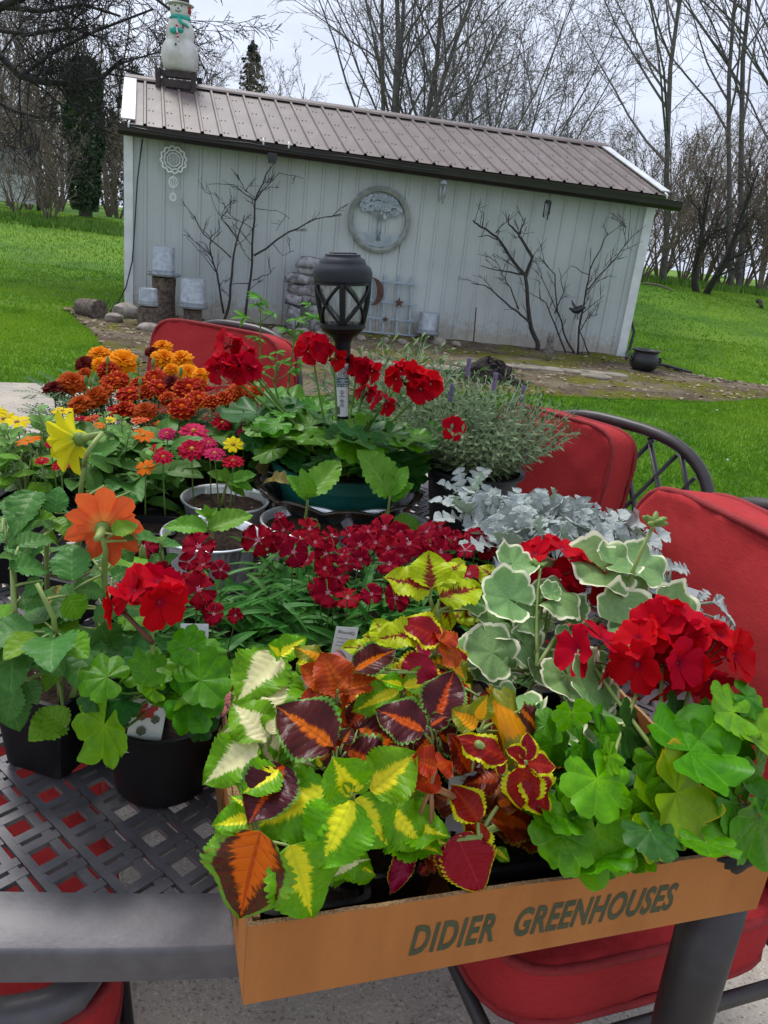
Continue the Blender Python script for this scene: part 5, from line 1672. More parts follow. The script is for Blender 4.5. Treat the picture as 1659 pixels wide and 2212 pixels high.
# stems
def stemmat(name, c, c2): return plain(name, c, c2, 30.0, .5, spec=.35)
M_stem = stemmat('green_stem', (.13, .24, .035), (.09, .18, .03))
M_stem_pale = stemmat('pale_stem', (.25, .33, .09), (.20, .27, .07))
M_stem_pink = stemmat('pinkish_stem', (.36, .17, .07), (.28, .13, .06))
M_stem_silver = stemmat('silver_stem', (.22, .28, .20), (.17, .22, .15))
M_stem_red = stemmat('reddish_stem', (.17, .045, .035), (.12, .06, .04))
M_calyx = stemmat('green_calyx', (.12, .21, .04), (.18, .26, .06))

# ------------------------------------------------ coleus leaf kinds
CO_MATS = {
    'G': leafmat('coleus_green_yellow', (.165, .39, .010), (.11, .30, .010), center=(.88, .80, .12), cw=.44, cst=.50, vein=(.22, .42, .04), va=.25, nv=8, under=(.30, .42, .12)),
    'W': leafmat('coleus_green_cream', (.15, .36, .015), (.11, .29, .015), center=(.84, .80, .46), cw=.70, cst=.42, vein=(.60, .62, .2), va=.2, nv=8, under=(.45, .5, .2)),
    'B': leafmat('coleus_burgundy', (.085, .014, .022), (.060, .016, .012), center=(.72, .13, .015), cw=.20, cst=.34, edge=(.14, .30, .07), ew=.10, vein=(.14, .03, .04), va=.3, nv=8, rough=.34, under=(.16, .03, .035), rag=.12),
    'O': leafmat('coleus_orange_heart', (.085, .022, .022), (.10, .05, .015), center=(.83, .20, .015), cw=.66, cst=.55, edge=(.17, .36, .06), ew=.22, vein=(.36, .03, .02), va=.5, nv=7, rag=.35),
    'R': leafmat('coleus_rust', (.42, .050, .010), (.34, .034, .010), center=(.50, .085, .015), cw=.4, cst=.4, edge=(.52, .16, .02), ew=.035, vein=(.24, .02, .012), va=.45, nv=8, rough=.5, under=(.40, .07, .03)),
    'Y': leafmat('coleus_red_lime_edge', (.24, .016, .018), (.30, .03, .02), center=(.36, .045, .035), cw=.3, cst=.3, edge=(.60, .62, .03), ew=.22, vein=(.40, .12, .04), va=.35, nv=8, rag=.22, under=(.42, .10, .05)),
    'C': leafmat('coleus_crimson', (.36, .010, .030), (.28, .010, .022), edge=(.55, .55, .03), ew=.13, vein=(.52, .05, .10), va=.4, nv=8, rag=.16, under=(.35, .05, .07)),
    'P': leafmat('coleus_pink_red', (.34, .030, .055), (.26, .022, .035), edge=(.52, .46, .03), ew=.06, vein=(.46, .10, .12), va=.4, nv=8),
    'L': leafmat('coleus_lime_maroon', (.46, .52, .03), (.36, .46, .03), center=(.17, .02, .02), cw=.30, cst=.95, vein=(.28, .06, .02), va=.35, nv=8, rough=.45, under=(.50, .50, .06)),
    'A': leafmat('coleus_gold', (.20, .25, .03), (.16, .17, .03), center=(.80, .36, .03), cw=.62, cst=.35, vein=(.62, .36, .05), va=.3, nv=8, under=(.62, .36, .05)),
    'N': leafmat('coleus_brown_orange', (.17, .028, .012), (.10, .018, .012), center=(.46, .09, .02), cw=.45, cst=.5, edge=(.20, .14, .03), ew=.05, vein=(.30, .06, .02), va=.4, nv=8),
}
CO_MESH = {}
for kk, mt in CO_MATS.items():
    CO_MESH[kk] = [blade('coleus_leaf_' + kk.lower(), mt, W=.42 + .02 * s, a=.52, b=.82, ns=13, sa=.13, fold=(.14, -.06, .22)[s], droop=(.20, .34, .06)[s], wave=(.18, .26, .14)[s], nw=2.0, quilt=.045, nu=8, nv=39, seed=s * 7 + ord(kk), tipup=(.02, 0, .05)[s]) for s in range(3)]

# ------------------------------------------------ geranium leaves
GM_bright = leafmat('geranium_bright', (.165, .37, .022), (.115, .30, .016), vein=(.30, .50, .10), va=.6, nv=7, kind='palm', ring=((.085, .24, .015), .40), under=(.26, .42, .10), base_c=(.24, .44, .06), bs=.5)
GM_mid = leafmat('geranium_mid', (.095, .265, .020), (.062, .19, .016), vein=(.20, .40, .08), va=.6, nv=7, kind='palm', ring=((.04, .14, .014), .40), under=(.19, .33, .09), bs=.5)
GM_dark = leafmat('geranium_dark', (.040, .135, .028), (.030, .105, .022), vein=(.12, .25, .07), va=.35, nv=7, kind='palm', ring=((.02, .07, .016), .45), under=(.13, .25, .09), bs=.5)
GM_var = leafmat('geranium_variegated', (.23, .39, .13), (.17, .31, .10), vein=(.36, .49, .22), va=.25, nv=7, kind='palm', edge=(.86, .85, .58), ew=.085, rag=.34, under=(.30, .42, .20), bs=.4, sat=1.0)
GM_yel = leafmat('geranium_yellowing', (.22, .37, .02), (.17, .31, .02), vein=(.40, .46, .08), va=.35, nv=7, kind='palm', edge=(.55, .42, .04), ew=.03, rag=.5, under=(.26, .42, .10), bs=.5)
GL = {}
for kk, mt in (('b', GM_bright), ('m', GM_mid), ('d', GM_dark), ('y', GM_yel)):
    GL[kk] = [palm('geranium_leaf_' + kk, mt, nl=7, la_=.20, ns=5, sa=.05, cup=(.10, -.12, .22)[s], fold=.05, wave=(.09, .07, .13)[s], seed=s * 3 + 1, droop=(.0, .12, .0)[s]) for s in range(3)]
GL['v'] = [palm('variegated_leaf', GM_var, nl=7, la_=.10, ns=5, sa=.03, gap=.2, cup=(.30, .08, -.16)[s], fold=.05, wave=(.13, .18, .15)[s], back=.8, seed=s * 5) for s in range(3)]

# ------------------------------------------------ other leaves
LM_dahlia = leafmat('dahlia_leaf', (.085, .205, .055), (.065, .165, .042), vein=(.20, .33, .10), va=.35, nv=6, rough=.45, under=(.20, .33, .13), bs=.45)
LM_dahlia2 = leafmat('dahlia_leaf_light', (.175, .33, .05), (.13, .27, .04), vein=(.28, .43, .12), va=.35, nv=6, rough=.45, under=(.28, .42, .16), bs=.45)
LM_zin = leafmat('zinnia_leaf', (.095, .22, .050), (.070, .17, .040), vein=(.19, .32, .09), va=.3, nv=4, rough=.5, under=(.19, .32, .13))
LM_herb = leafmat('herb_leaf', (.17, .32, .085), (.135, .27, .065), vein=(.27, .42, .15), va=.25, nv=4, rough=.5, under=(.27, .40, .18))
LM_dia = leafmat('dianthus_leaf', (.070, .205, .042), (.045, .145, .036), vein=(.14, .29, .09), va=.6, nv=.5, rough=.42, under=(.12, .26, .08))
LM_dust = leafmat('dusty_miller_leaf', (.42, .46, .43), (.30, .35, .33), vein=(.55, .58, .55), va=.35, nv=6, rough=.8, transl=.12, under=(.30, .40, .27), var=.14, bs=.5, sat=.9)
LM_seed = leafmat('seedling_leaf', (.155, .34, .06), (.12, .28, .045), vein=(.28, .46, .13), va=.4, nv=7, rough=.45, under=(.30, .46, .16), bs=.5)
LM_dry = leafmat('withered_leaf', (.26, .27, .09), (.30, .20, .10), vein=(.40, .36, .18), va=.4, nv=7, rough=.7)
LM_palmate = leafmat('palmate_leaflet', (.105, .29, .035), (.080, .23, .030), vein=(.20, .40, .09), va=.3, nv=6, rough=.5, under=(.2, .36, .1))
LM_lav = leafmat('lavender_leaf', (.125, .205, .085), (.09, .16, .065), vein=(.19, .27, .13), va=.3, nv=.5, rough=.65, under=(.19, .26, .14))
LM_rose = leafmat('rosemary_leaf', (.13, .25, .085), (.095, .20, .065), rough=.5, under=(.28, .36, .20))
LM_fern = leafmat('marigold_leaflet', (.065, .165, .060), (.050, .13, .050), rough=.55, under=(.10, .20, .09))
LM_pink = leafmat('polka_dot_leaf', (.16, .10, .06), (.10, .075, .05), center=(.62, .24, .26), cw=.85, cst=1.3, vein=(.3, .12, .1), va=.3, nv=6)
LM_basil = leafmat('basil_leaf', (.16, .32, .05), (.12, .26, .04), vein=(.25, .42, .1), va=.3, nv=6, rough=.35)
dahlia_l = [blade('dahlia_leaf', q, W=.31, a=.55, b=.85, ns=9, sa=.16, fold=f_, droop=d_, wave=.08, nu=6, nv=27, seed=s) for s, (q, f_, d_) in enumerate(((LM_dahlia, .2, .25), (LM_dahlia, .1, .4), (LM_dahlia2, .2, .2), (LM_dahlia2, .3, .35)))]
zin_l = [blade('zinnia_leaf', LM_zin, W=.22, a=.5, b=.75, fold=.2, droop=d_, wave=.05, nu=4, nv=8, seed=s) for s, d_ in enumerate((.15, .35, .55))]
herb_l = [blade('herb_leaf', LM_herb, W=.29, a=.55, b=.65, fold=.18, droop=d_, nu=4, nv=8, seed=s) for s, d_ in enumerate((.1, .3, .5))]
dia_l = [blade('dianthus_leaf', LM_dia, W=.085, a=.4, b=.8, fold=.35, droop=d_, nu=4, nv=8, seed=s, side=sd2) for s, (d_, sd2) in enumerate(((.15, .0), (.35, .1), (.6, -.1)))]
dust_l = [blade('dusty_leaf', LM_dust, W=.33, a=.62, b=.40, lobes=(4.0, .88), ns=11, sa=.22, fold=f_, droop=d_, wave=.12, nu=6, nv=33, seed=s) for s, (f_, d_) in enumerate(((.15, .15), (.25, .35), (.1, .5), (.3, .05)))]
seed_l = [blade('seedling_leaf', LM_seed, W=.33, a=.55, b=.75, ns=8, sa=.17, fold=.2, droop=d_, wave=.06, nu=6, nv=24, seed=s) for s, d_ in enumerate((.15, .35, -.1))]
dry_l = [blade('withered_leaf', LM_dry, W=.25, a=.55, b=.8, ns=6, sa=.2, fold=.5, droop=.5, wave=.25, nu=6, nv=18, seed=3)]
leaflet = [blade('leaflet', LM_palmate, W=.14, a=.7, b=.8, ns=7, sa=.18, fold=.2, droop=d_, nu=4, nv=14, seed=s) for s, d_ in enumerate((.15, .4))]
pink_l = [blade('polka_dot_leaf', LM_pink, W=.33, a=.55, b=.8, fold=.1, droop=.25, nu=6, nv=10)]
basil_l = [blade('basil_leaf', LM_basil, W=.36, a=.5, b=.7, fold=-.2, droop=.3, wave=.05, nu=6, nv=10, seed=s) for s in range(2)]

# ------------------------------------------------ petals and flowers
def petalmat(name, c1, c2, base=None, tip=None, rough=.5, transl=.3, streak=.0, var=.08, sat=1.0):
    m = MT(name)
    ux_, vy = m.uvc(); rnd = m.rnd()
    st = m.noise(9.0, m.comb(ux_ * 3.0, vy * .4, 0.0), det=3.0, off=rnd * 31.0)
    c = m.mix(st.step(.3, .7), c1, c2)
    if base is not None: c = m.mix(vy.step(base[1], base[1] * .25), c, base[0])
    if tip is not None: c = m.mix((vy + (st - .5) * .2).step(tip[1], min(1.0, tip[1] + .12)), c, tip[0])
    c = m.hsv(c, rnd * .007 + .4945, sat, rnd * (var * 2) + (1 - var))
    m.bump(st, .25, .001)
    return m.done(c, max(rough, .6), spec=.06, transl=transl)
PM_red = petalmat('geranium_red_petal', (.56, .002, .009), (.45, .002, .008), base=((.34, .002, .02), .25))
PM_crim = petalmat('dianthus_crimson_petal', (.31, .001, .014), (.22, .001, .010), base=((.55, .14, .22), .13), tip=((.36, .004, .02), .9))
PM_or = petalmat('marigold_orange_petal', (.90, .33, .004), (.82, .25, .004), base=((.78, .16, .004), .4), tip=((.94, .42, .008), .82))
PM_mah = petalmat('marigold_mahogany_petal', (.42, .022, .005), (.30, .012, .004), base=((.70, .16, .005), .35), tip=((.74, .19, .012), .80))
PM_dk = petalmat('marigold_dark_petal', (.13, .008, .006), (.09, .007, .006), tip=((.26, .035, .01), .92))
PM_tc = petalmat('marigold_terracotta_petal', (.50, .085, .008), (.42, .06, .008), tip=((.62, .17, .015), .88))
PM_yel = petalmat('yellow_petal', (.86, .68, .012), (.78, .58, .010))
PM_zor = petalmat('orange_zinnia_petal', (.83, .21, .008), (.74, .16, .008))
PM_sal = petalmat('salmon_zinnia_petal', (.80, .16, .06), (.72, .13, .05))
PM_mag = petalmat('magenta_zinnia_petal', (.62, .035, .12), (.52, .022, .09))
PM_zcr = petalmat('crimson_zinnia_petal', (.52, .008, .030), (.42, .006, .024))
PM_dyel = petalmat('yellow_dahlia_petal', (.80, .74, .020), (.70, .66, .016), base=((.62, .68, .05), .3))
PM_dor = petalmat('orange_dahlia_petal', (.84, .17, .045), (.76, .13, .035), base=((.80, .27, .06), .4))
M_disc = plain('flower_disc', (.62, .33, .02), (.30, .13, .01), 300.0, .8, bump=.6)
M_stamen = plain('pale_stamens', (.78, .42, .52), (.7, .5, .55), 60, .6)
def ring_flower(name, rings, mt, disc=None, dm=None, fr=0, st=None, seed=0, pw=.3, pa=.9, pb=.35, nu=4, nv=5, jit=.1):
    """flower facing +Z, outer radius 1. rings: (n petals, r start, length, tilt up rad, droop, z, phase)"""
    rr = random.Random(seed); mb = MB(); mi = []
    for n, r0, L, tl, dr, z0, ph in rings:
        for k in range(n):
            a = 2 * pi * k / n + ph + rr.uniform(-jit, jit); t_ = tl + rr.uniform(-jit, jit)
            vm_ = pa / (pa + pb); pk = vm_ ** pa * (1 - vm_) ** pb
            ww = pw * (rr.uniform(.9, 1.1))
            def f(u, v):
                U = (u - .5) * 2
                h = ww * max(.10, (max(v, .0) ** pa * max(1 - v, 0.0) ** pb / pk)) * L
                if v > .999: h = ww * L * .45
                x = U * h
                yy = v * L
                if fr and v > .8: yy -= L * .17 * (1 - abs(sin(fr * u * pi)))
                if v > .999: yy -= L * .10 * U * U
                zz = -dr * v * v * L + .18 * U * U * h + .06 * L * sin(U * 3 + k) * v
                rad = r0 + yy * cos(t_) - zz * sin(t_); hz = z0 + yy * sin(t_) + zz * cos(t_)
                return (cos(a) * rad - sin(a) * x, sin(a) * rad + cos(a) * x, hz)
            q = len(mb.f); mb.fn(f, nu, nv); mi += [0] * (len(mb.f) - q)
    if disc:
        q = len(mb.f)
        mb.lathe([(disc, rings[-1][5] - .02), (disc * .95, rings[-1][5] + .05), (disc * .5, rings[-1][5] + .12), (.001, rings[-1][5] + .13)], 10); mi += [1] * (len(mb.f) - q)
    if st:
        q = len(mb.f)
        for k in range(st):
            a = 2 * pi * k / st + rr.uniform(-.3, .3)
            mb.tube([(0, 0, .02), (cos(a) * .06, sin(a) * .06, .1), (cos(a) * .17, sin(a) * .17, .15)], .013, 3)
        mi += [1] * (len(mb.f) - q)
    mb.mi = mi
    return mb.mesh(name, [mt, dm or M_disc])
F_ger = [ring_flower('geranium_floret', [(5, .06, .92, .28 + .1 * s, .15, 0, .3 * s)], PM_red, seed=s, pw=.46, pa=.75, pb=.30, nu=6, nv=6, jit=.14) for s in range(3)]
F_dia = [ring_flower('dianthus_flower', [(5, .04, .96, .12 + .12 * s, .10, 0, .5 * s)], PM_crim, seed=s + 9, pw=.50, pa=1.0, pb=.10, nu=12, nv=6, fr=6, st=5, dm=M_stamen, jit=.16) for s in range(3)]
def marigold(name, mt, seed):
    return ring_flower(name, [(11, .12, .86, .02, .20, 0, 0), (10, .10, .74, .22, .22, .07, .3), (9, .08, .60, .48, .25, .13, .1), (8, .05, .46, .8, .2, .17, .5), (6, .02, .34, 1.15, .1, .2, 0)], mt, seed=seed, pw=.36, pa=.7, pb=.22, nu=4, nv=4, fr=2, jit=.16)
F_mar = {k: [marigold('marigold_' + k, q, s) for s in range(2)] for k, q in (('O', PM_or), ('M', PM_mah), ('D', PM_dk), ('T', PM_tc))}
F_marm = [ring_flower('marigold_bicolour', [(12, .14, .84, .02, .22, 0, 0), (10, .12, .68, .2, .2, .06, .3), (7, .06, .42, .6, .2, .1, .1)], PM_mah, disc=.17, dm=PM_or, seed=s, pw=.36, pa=.7, pb=.22, nu=4, nv=4, fr=2, jit=.14) for s in range(2)]
def zinnia(name, mt, seed): return ring_flower(name, [(11, .14, .84, .02, .12, 0, 0), (9, .12, .66, .20, .1, .05, .3), (6, .1, .42, .45, .1, .09, .1)], mt, disc=.17, seed=seed, pw=.25, pa=.75, pb=.3, nu=4, nv=4, jit=.1)
def zinnia1(name, mt, seed): return ring_flower(name, [(9, .16, .84, .08, .12, 0, 0)], mt, disc=.19, seed=seed, pw=.27, pa=.8, pb=.35, nu=4, nv=4, jit=.1)
F_zin = {k: [f_('zinnia_' + k, q, s) for s in range(2)] for k, q, f_ in (('y', PM_yel, zinnia1), ('o', PM_zor, zinnia1), ('s', PM_sal, zinnia), ('p', PM_mag, zinnia), ('c', PM_zcr, zinnia))}
def facing(p, n, s, spin=0.0):
    n = n.normalized(); x = n.orthogonal().normalized(); y = n.cross(x)
    M = Matrix(((x.x, y.x, n.x, 0), (x.y, y.y, n.y, 0), (x.z, y.z, n.z, 0), (0, 0, 0, 1)))
    return Matrix.Translation(p) @ M @ Matrix.Rotation(spin, 4, 'Z') @ Matrix.Scale(s, 4)
def px2m(px_, p): return px_ / FOC * (p - CO).dot(fwd)      # picture length to metres at p
bud_mb = MB(); bud_mb.lathe([(.001, -1), (.28, -.8), (.45, -.3), (.42, .2), (.25, .75), (.001, 1.0)], 8)
BUD = bud_mb.mesh('bud', M_calyx)
budr = MB(); budr.lathe([(.001, -1), (.3, -.7), (.5, 0), (.4, .6), (.001, 1.0)], 8)
BUDR = budr.mesh('red_bud', PM_red)
def umbel(plant, foot, centre, rad, n, fs, seed, stemM=None, buds=3, dirn=None, spread=1.0):
    """geranium head: stalk > florets on a dome round the centre"""
    rr = random.Random(seed)
    dirn = (dirn or V((0, -.35, 1))).normalized()
    hub = centre - dirn * rad * .75
    st_ = stalk(plant, foot, hub, .0026, .0020, stemM or M_stem, 'flower_stem', bow=.06)
    for k in range(n):
        z = 1 - 1.55 * spread * (k + .5) / n; z = max(-.75, z)
        a = k * 2.399 + rr.uniform(-.3, .3)
        s = sqrt(max(0, 1 - z * z))
        x_ = dirn.orthogonal().normalized(); y_ = dirn.cross(x_)
        nrm = (dirn * z + x_ * (s * cos(a)) + y_ * (s * sin(a))).normalized()
        p = centre + nrm * rad * rr.uniform(.78, 1.05)
        mb = MB(); mb.tube(bez(hub, hub.lerp(p, .6) + dirn * rad * .1, p, 3), .0009, 4); pe = mb.build('pedicel', M_stem_red, st_)
        link('floret', F_ger[k % 3], st_, facing(p, (nrm + TOCAM * .25), fs * rr.uniform(.85, 1.12), rr.uniform(0, 6)))
    for k in range(buds):
        a = rr.uniform(0, 6.28); d = V((cos(a), sin(a), -.3)).normalized()
        p = hub + d * rad * .55
        link('bud', BUD if k % 3 else BUDR, st_, facing(p, d + V((0, 0, -.6)), .006))
    return st_

# ================================================================== PLANTS IN THE CARDBOARD TRAY
def D3(conv, x, y, z):
    return pz(*conv(x, y), z)
def coleus(lab, pot, nodes, leaves, stemM=M_stem_pale, fill=8, fk='G', seed=0, potw=.095, poth=.075, sr=.0034, fl=.05, zlow=.815):
    """nodes: list of (conv, x, y, z) stem heads; leaves: (kind, conv, bx, by, bz, tx, ty, tz, width px scale, variant)"""
    rr = random.Random(seed)
    t = thing('coleus_plant', lab, 'coleus', V((pot.x, pot.y, TZ + .008)), 'coleus plants in the cardboard tray')
    square_pot(t, pot, potw, potw * .78, poth, atan2(bx.y, bx.x), z0=TZ + .008, soil=.012)
    foot = V((pot.x, pot.y, TZ + .006 + poth - .012))
    heads = [D3(*n) for n in nodes]; used = []
    for i, h in enumerate(heads):
        f = foot + V((rr.uniform(-.018, .018), rr.uniform(-.012, .018), 0))
        stalk(t, f, h - V((0, 0, .012)), sr, sr * .7, stemM, 'stem', mid=f.lerp(h, .55) + V((0, 0, .004)))
    for kind, cv, x0, y0, zb, x1, y1, zt, ws, var in leaves:
        b = D3(cv, x0, y0, zb); tp = D3(cv, x1, y1, zt); tp = b + (tp - b) * 1.10
        h = min(heads, key=lambda q: (q - b).length)
        mb = MB()
        if (h - b).length > .004:
            stalk(t, h - V((0, 0, .014)), b - V((0, 0, .001)), sr * .45, sr * .36, stemM, 'petiole', bow=.05, n=4)
        hint = V((0, -.55, .85)) + V((rr.uniform(-.15, .15), rr.uniform(-.1, .1), 0))
        put(t, CO_MESH[kind][var], b, tp, hint, 'leaf', ws)
    for k in range(fill):
        a = rr.uniform(0, 6.28); h = rr.choice(heads)
        f = rr.uniform(.25, .8); b = foot.lerp(h, f)
        d = V((cos(a), sin(a), rr.uniform(-.3, .35))).normalized()
        L = fl * rr.uniform(.7, 1.2)
        q = b + d * .018
        if q.z < zlow: q.z = zlow
        e = q + d * L
        if e.z < zlow: e.z = zlow
        inb = (e - F0).dot(by)
        if inb < .01: continue
        stalk(t, b, q, sr * .5, sr * .4, stemM, 'petiole', n=3)
        put(t, CO_MESH[fk][k % 3], q, e, UP + V((0, -.3, 0)), 'leaf', 1.0)
    return t
def inb_(x, y, z=.80): return pz(x, y, z)
coleus('coleus with large lime green leaves and yellow centres, front left of tray', BX(.135, .085, 0), [(Z2, 890, 960, .895), (Z2, 1010, 1010, .88)], [
    ('G', Z2, 880, 985, .895, 700, 1350, .865, 1.25, 0), ('G', Z2, 760, 930, .895, 335, 1085, .885, 1.05, 1), ('G', Z2, 885, 945, .90, 775, 740, .935, 1.15, 2), ('G', Z2, 1000, 930, .90, 1250, 715, .93, 1.05, 2),
    ('G', Z2, 905, 970, .895, 1100, 1235, .865, 1.2, 0), ('G', Z2, 1090, 1040, .88, 1320, 1225, .862, 1.1, 1), ('W', Z2, 690, 1425, .84, 990, 1290, .845, .5, 1), ('G', Z2, 900, 930, .905, 985, 850, .915, .9, 0), ('G', Z2, 870, 930, .905, 830, 880, .915, .8, 2)], fk='G', seed=1, fill=6)
coleus('coleus with pale cream-splashed leaves against the left side of the tray', BX(.075, .17, 0), [(Z2, 390, 610, .905), (Z2, 440, 140, .93), (Z2, 560, 175, .92)], [
    ('W', Z2, 385, 610, .905, 185, 405, .925, 1.1, 0), ('W', Z2, 320, 640, .90, 20, 850, .88, 1.0, 0), ('W', Z2, 400, 600, .905, 560, 690, .89, 1.15, 1), ('W', Z2, 385, 630, .90, 440, 800, .88, 1.1, 1), ('W', Z2, 400, 590, .91, 460, 470, .92, 1.3, 2),
    ('W', Z2, 430, 125, .93, 230, 340, .92, 1.05, 0), ('G', Z2, 440, 135, .93, 600, 25, .945, .85, 2), ('W', Z2, 370, 460, .905, 455, 140, .935, 1.1, 1), ('G', Z2, 560, 160, .92, 690, 200, .915, 1.2, 0), ('G', Z2, 450, 120, .935, 390, 60, .95, 1.2, 2),
    ('W', Z2, 260, 300, .89, 170, 385, .88, .9, 1), ('W', Z2, 330, 640, .895, 290, 740, .885, 1.0, 0), ('G', Z2, 300, 640, .885, 250, 960, .85, .8, 1), ('W', Z2, 540, 690, .87, 680, 780, .86, 1.1, 0), ('W', Z2, 230, 520, .88, 100, 580, .87, .7, 1)], fk='W', seed=2, fill=6)
coleus('coleus with broad burgundy leaves edged green in the tray centre left', BX(.16, .165, 0), [(Z2, 800, 690, .92), (Z2, 900, 590, .915)], [
    ('B', Z2, 770, 670, .92, 470, 430, .945, 1.15, 0), ('B', Z2, 850, 690, .92, 1150, 850, .895, 1.1, 1), ('B', Z2, 760, 690, .915, 650, 770, .90, 1.2, 1), ('B', Z2, 800, 660, .925, 745, 760, .90, .8, 0), ('B', Z2, 920, 560, .91, 1270, 715, .90, .85, 0), ('B', Z2, 830, 640, .925, 880, 560, .935, 1.2, 2),
    ('N', Z2, 990, 420, .91, 860, 540, .90, 1.0, 0), ('G', Z2, 700, 790, .90, 660, 700, .905, .8, 2)], fk='B', seed=3, fill=6, stemM=M_stem_pale)
coleus('coleus with a hanging orange-hearted leaf at the front left tray corner', BX(.062, .062, 0), [(Z2, 350, 1140, .885), (Z2, 470, 800, .90)], [
    ('O', Z2, 350, 1160, .885, 200, 1660, .825, 1.25, 0), ('G', Z2, 510, 1245, .875, 660, 1660, .825, 1.15, 0), ('B', Z2, 480, 780, .905, 285, 1095, .885, .95, 2), ('G', Z2, 440, 800, .905, 250, 930, .90, 1.0, 2), ('G', Z2, 280, 1090, .88, 70, 1130, .88, .9, 2), ('G', Z2, 190, 1130, .875, 20, 1385, .85, .75, 1),
    ('G', Z2, 300, 1060, .88, 180, 950, .89, .8, 1)], fk='G', seed=4, fill=2)
coleus('rust red coleus on a pinkish stalk at the tray front', BX(.255, .07, 0), [(Z2, 1365, 830, .915)], [
    ('R', Z2, 1385, 800, .915, 1270, 905, .90, 1.5, 0), ('R', Z2, 1385, 790, .918, 1480, 740, .92, 1.4, 1), ('R', Z2, 1380, 780, .92, 1250, 730, .93, 1.2, 2), ('P', Z2, 1240, 1240, .83, 1140, 1490, .815, .55, 1), ('N', Z2, 1350, 1220, .83, 1380, 1400, .815, .9, 0), ('N', Z2, 1340, 1370, .812, 1290, 1410, .81, 1.2, 1), ('N', Z2, 1190, 760, .90, 1120, 640, .91, 1.1, 1)], stemM=M_stem_pink, fk='N', seed=5, fill=3, sr=.0042, poth=.078)
coleus('rust red coleus with an upright pointed top behind the pale one', BX(.15, .245, 0), [(Z2, 800, 335, .935)], [
    ('R', Z2, 815, 335, .935, 715, 125, .965, 1.2, 0), ('R', Z2, 790, 335, .93, 590, 195, .945, .75, 2), ('R', Z2, 810, 330, .935, 1015, 275, .935, .7, 2), ('R', Z2, 740, 400, .92, 510, 365, .92, .75, 1), ('R', Z2, 810, 370, .93, 865, 475, .90, 1.2, 0), ('R', Z2, 760, 360, .93, 690, 440, .91, .9, 1), ('R', Z2, 800, 320, .94, 850, 250, .95, 1.1, 2)], fk='R', seed=6, fill=8)
coleus('coleus with small purple leaves streaked orange in the tray centre', BX(.245, .19, 0), [(Z2, 1385, 580, .93), (Z2, 1330, 560, .925)], [
    ('B', Z2, 1310, 575, .93, 1060, 440, .945, 1.1, 0), ('B', Z2, 1385, 510, .935, 1480, 240, .965, .95, 2), ('B', Z2, 1385, 600, .925, 1235, 690, .905, 1.2, 1), ('B', Z2, 1400, 600, .925, 1525, 660, .91, 1.2, 0), ('B', Z2, 1350, 540, .935, 1450, 470, .945, 1.0, 1), ('B', Z2, 1540, 440, .93, 1440, 340, .945, 1.0, 1), ('R', Z2, 1520, 370, .92, 1580, 440, .91, 1.1, 0)], fk='B', seed=7, fill=6)
coleus('lime and yellow coleus behind the purple one in the tray', BX(.215, .27, 0), [(Z2, 1180, 330, .935)], [
    ('G', Z2, 1165, 335, .935, 900, 430, .92, .75, 0), ('G', Z2, 1185, 310, .94, 1390, 265, .945, .75, 2), ('G', Z2, 1180, 350, .93, 1090, 460, .915, .9, 1), ('G', Z2, 1180, 300, .94, 1060, 270, .95, .7, 2), ('G', Z2, 1200, 340, .93, 1290, 400, .92, .8, 0), ('N', Z2, 1000, 440, .90, 880, 550, .89, 1.1, 1)], fk='G', seed=8, fill=6)
coleus('tall coleus with red leaves rimmed yellow, leaning right at the tray front', BX(.335, .085, 0), [(Z3, 540, 705, .925), (Z3, 450, 690, .93), (Z3, 345, 985, .865), (Z3, 335, 560, .955)], [
    ('Y', Z3, 548, 705, .925, 680, 715, .925, 1.0, 0), ('Y', Z3, 540, 712, .925, 532, 915, .885, 1.0, 0), ('Y', Z3, 565, 735, .92, 680, 940, .885, .85, 1), ('Y', Z3, 455, 690, .93, 280, 580, .95, .7, 1), ('Y', Z3, 535, 690, .93, 465, 645, .945, .8, 2), ('Y', Z3, 550, 690, .93, 555, 575, .95, .9, 2),
    ('Y', Z3, 330, 970, .865, 225, 815, .885, 1.1, 0), ('Y', Z3, 345, 975, .865, 290, 1065, .845, 1.6, 1), ('P', Z3, 225, 1030, .85, 345, 1280, .815, 1.1, 0), ('P', Z3, 190, 1060, .845, 255, 1255, .815, .9, 1), ('Y', Z3, 435, 680, .93, 430, 760, .915, .7, 2), ('G', Z3, 405, 1100, .82, 470, 1150, .815, .9, 0), ('N', Z3, 420, 900, .87, 520, 850, .875, .9, 1)], fk='N', seed=9, fill=5, sr=.0048, poth=.078)
coleus('gold and olive coleus arching over the tray centre right', BX(.325, .175, 0), [(Z3, 345, 500, .955), (Z3, 140, 160, .965)], [
    ('A', Z3, 370, 490, .955, 655, 520, .93, .95, 1), ('A', Z3, 320, 540, .945, 215, 465, .955, 1.1, 2), ('A', Z3, 330, 500, .955, 370, 400, .975, 1.0, 2), ('B', Z3, 520, 460, .94, 650, 560, .915, .9, 1), ('N', Z3, 300, 740, .90, 225, 590, .93, 1.0, 0), ('N', Z3, 450, 700, .90, 420, 545, .93, .9, 0), ('N', Z3, 400, 520, .92, 480, 450, .94, 1.1, 0), ('B', Z3, 540, 560, .91, 600, 660, .90, .9, 1), ('N', Z3, 470, 640, .90, 520, 760, .88, .9, 0), ('A', Z3, 190, 250, .95, 100, 230, .955, .8, 0), ('A', Z3, 200, 240, .95, 270, 320, .935, 1.0, 2)], fk='N', seed=10, fill=8)
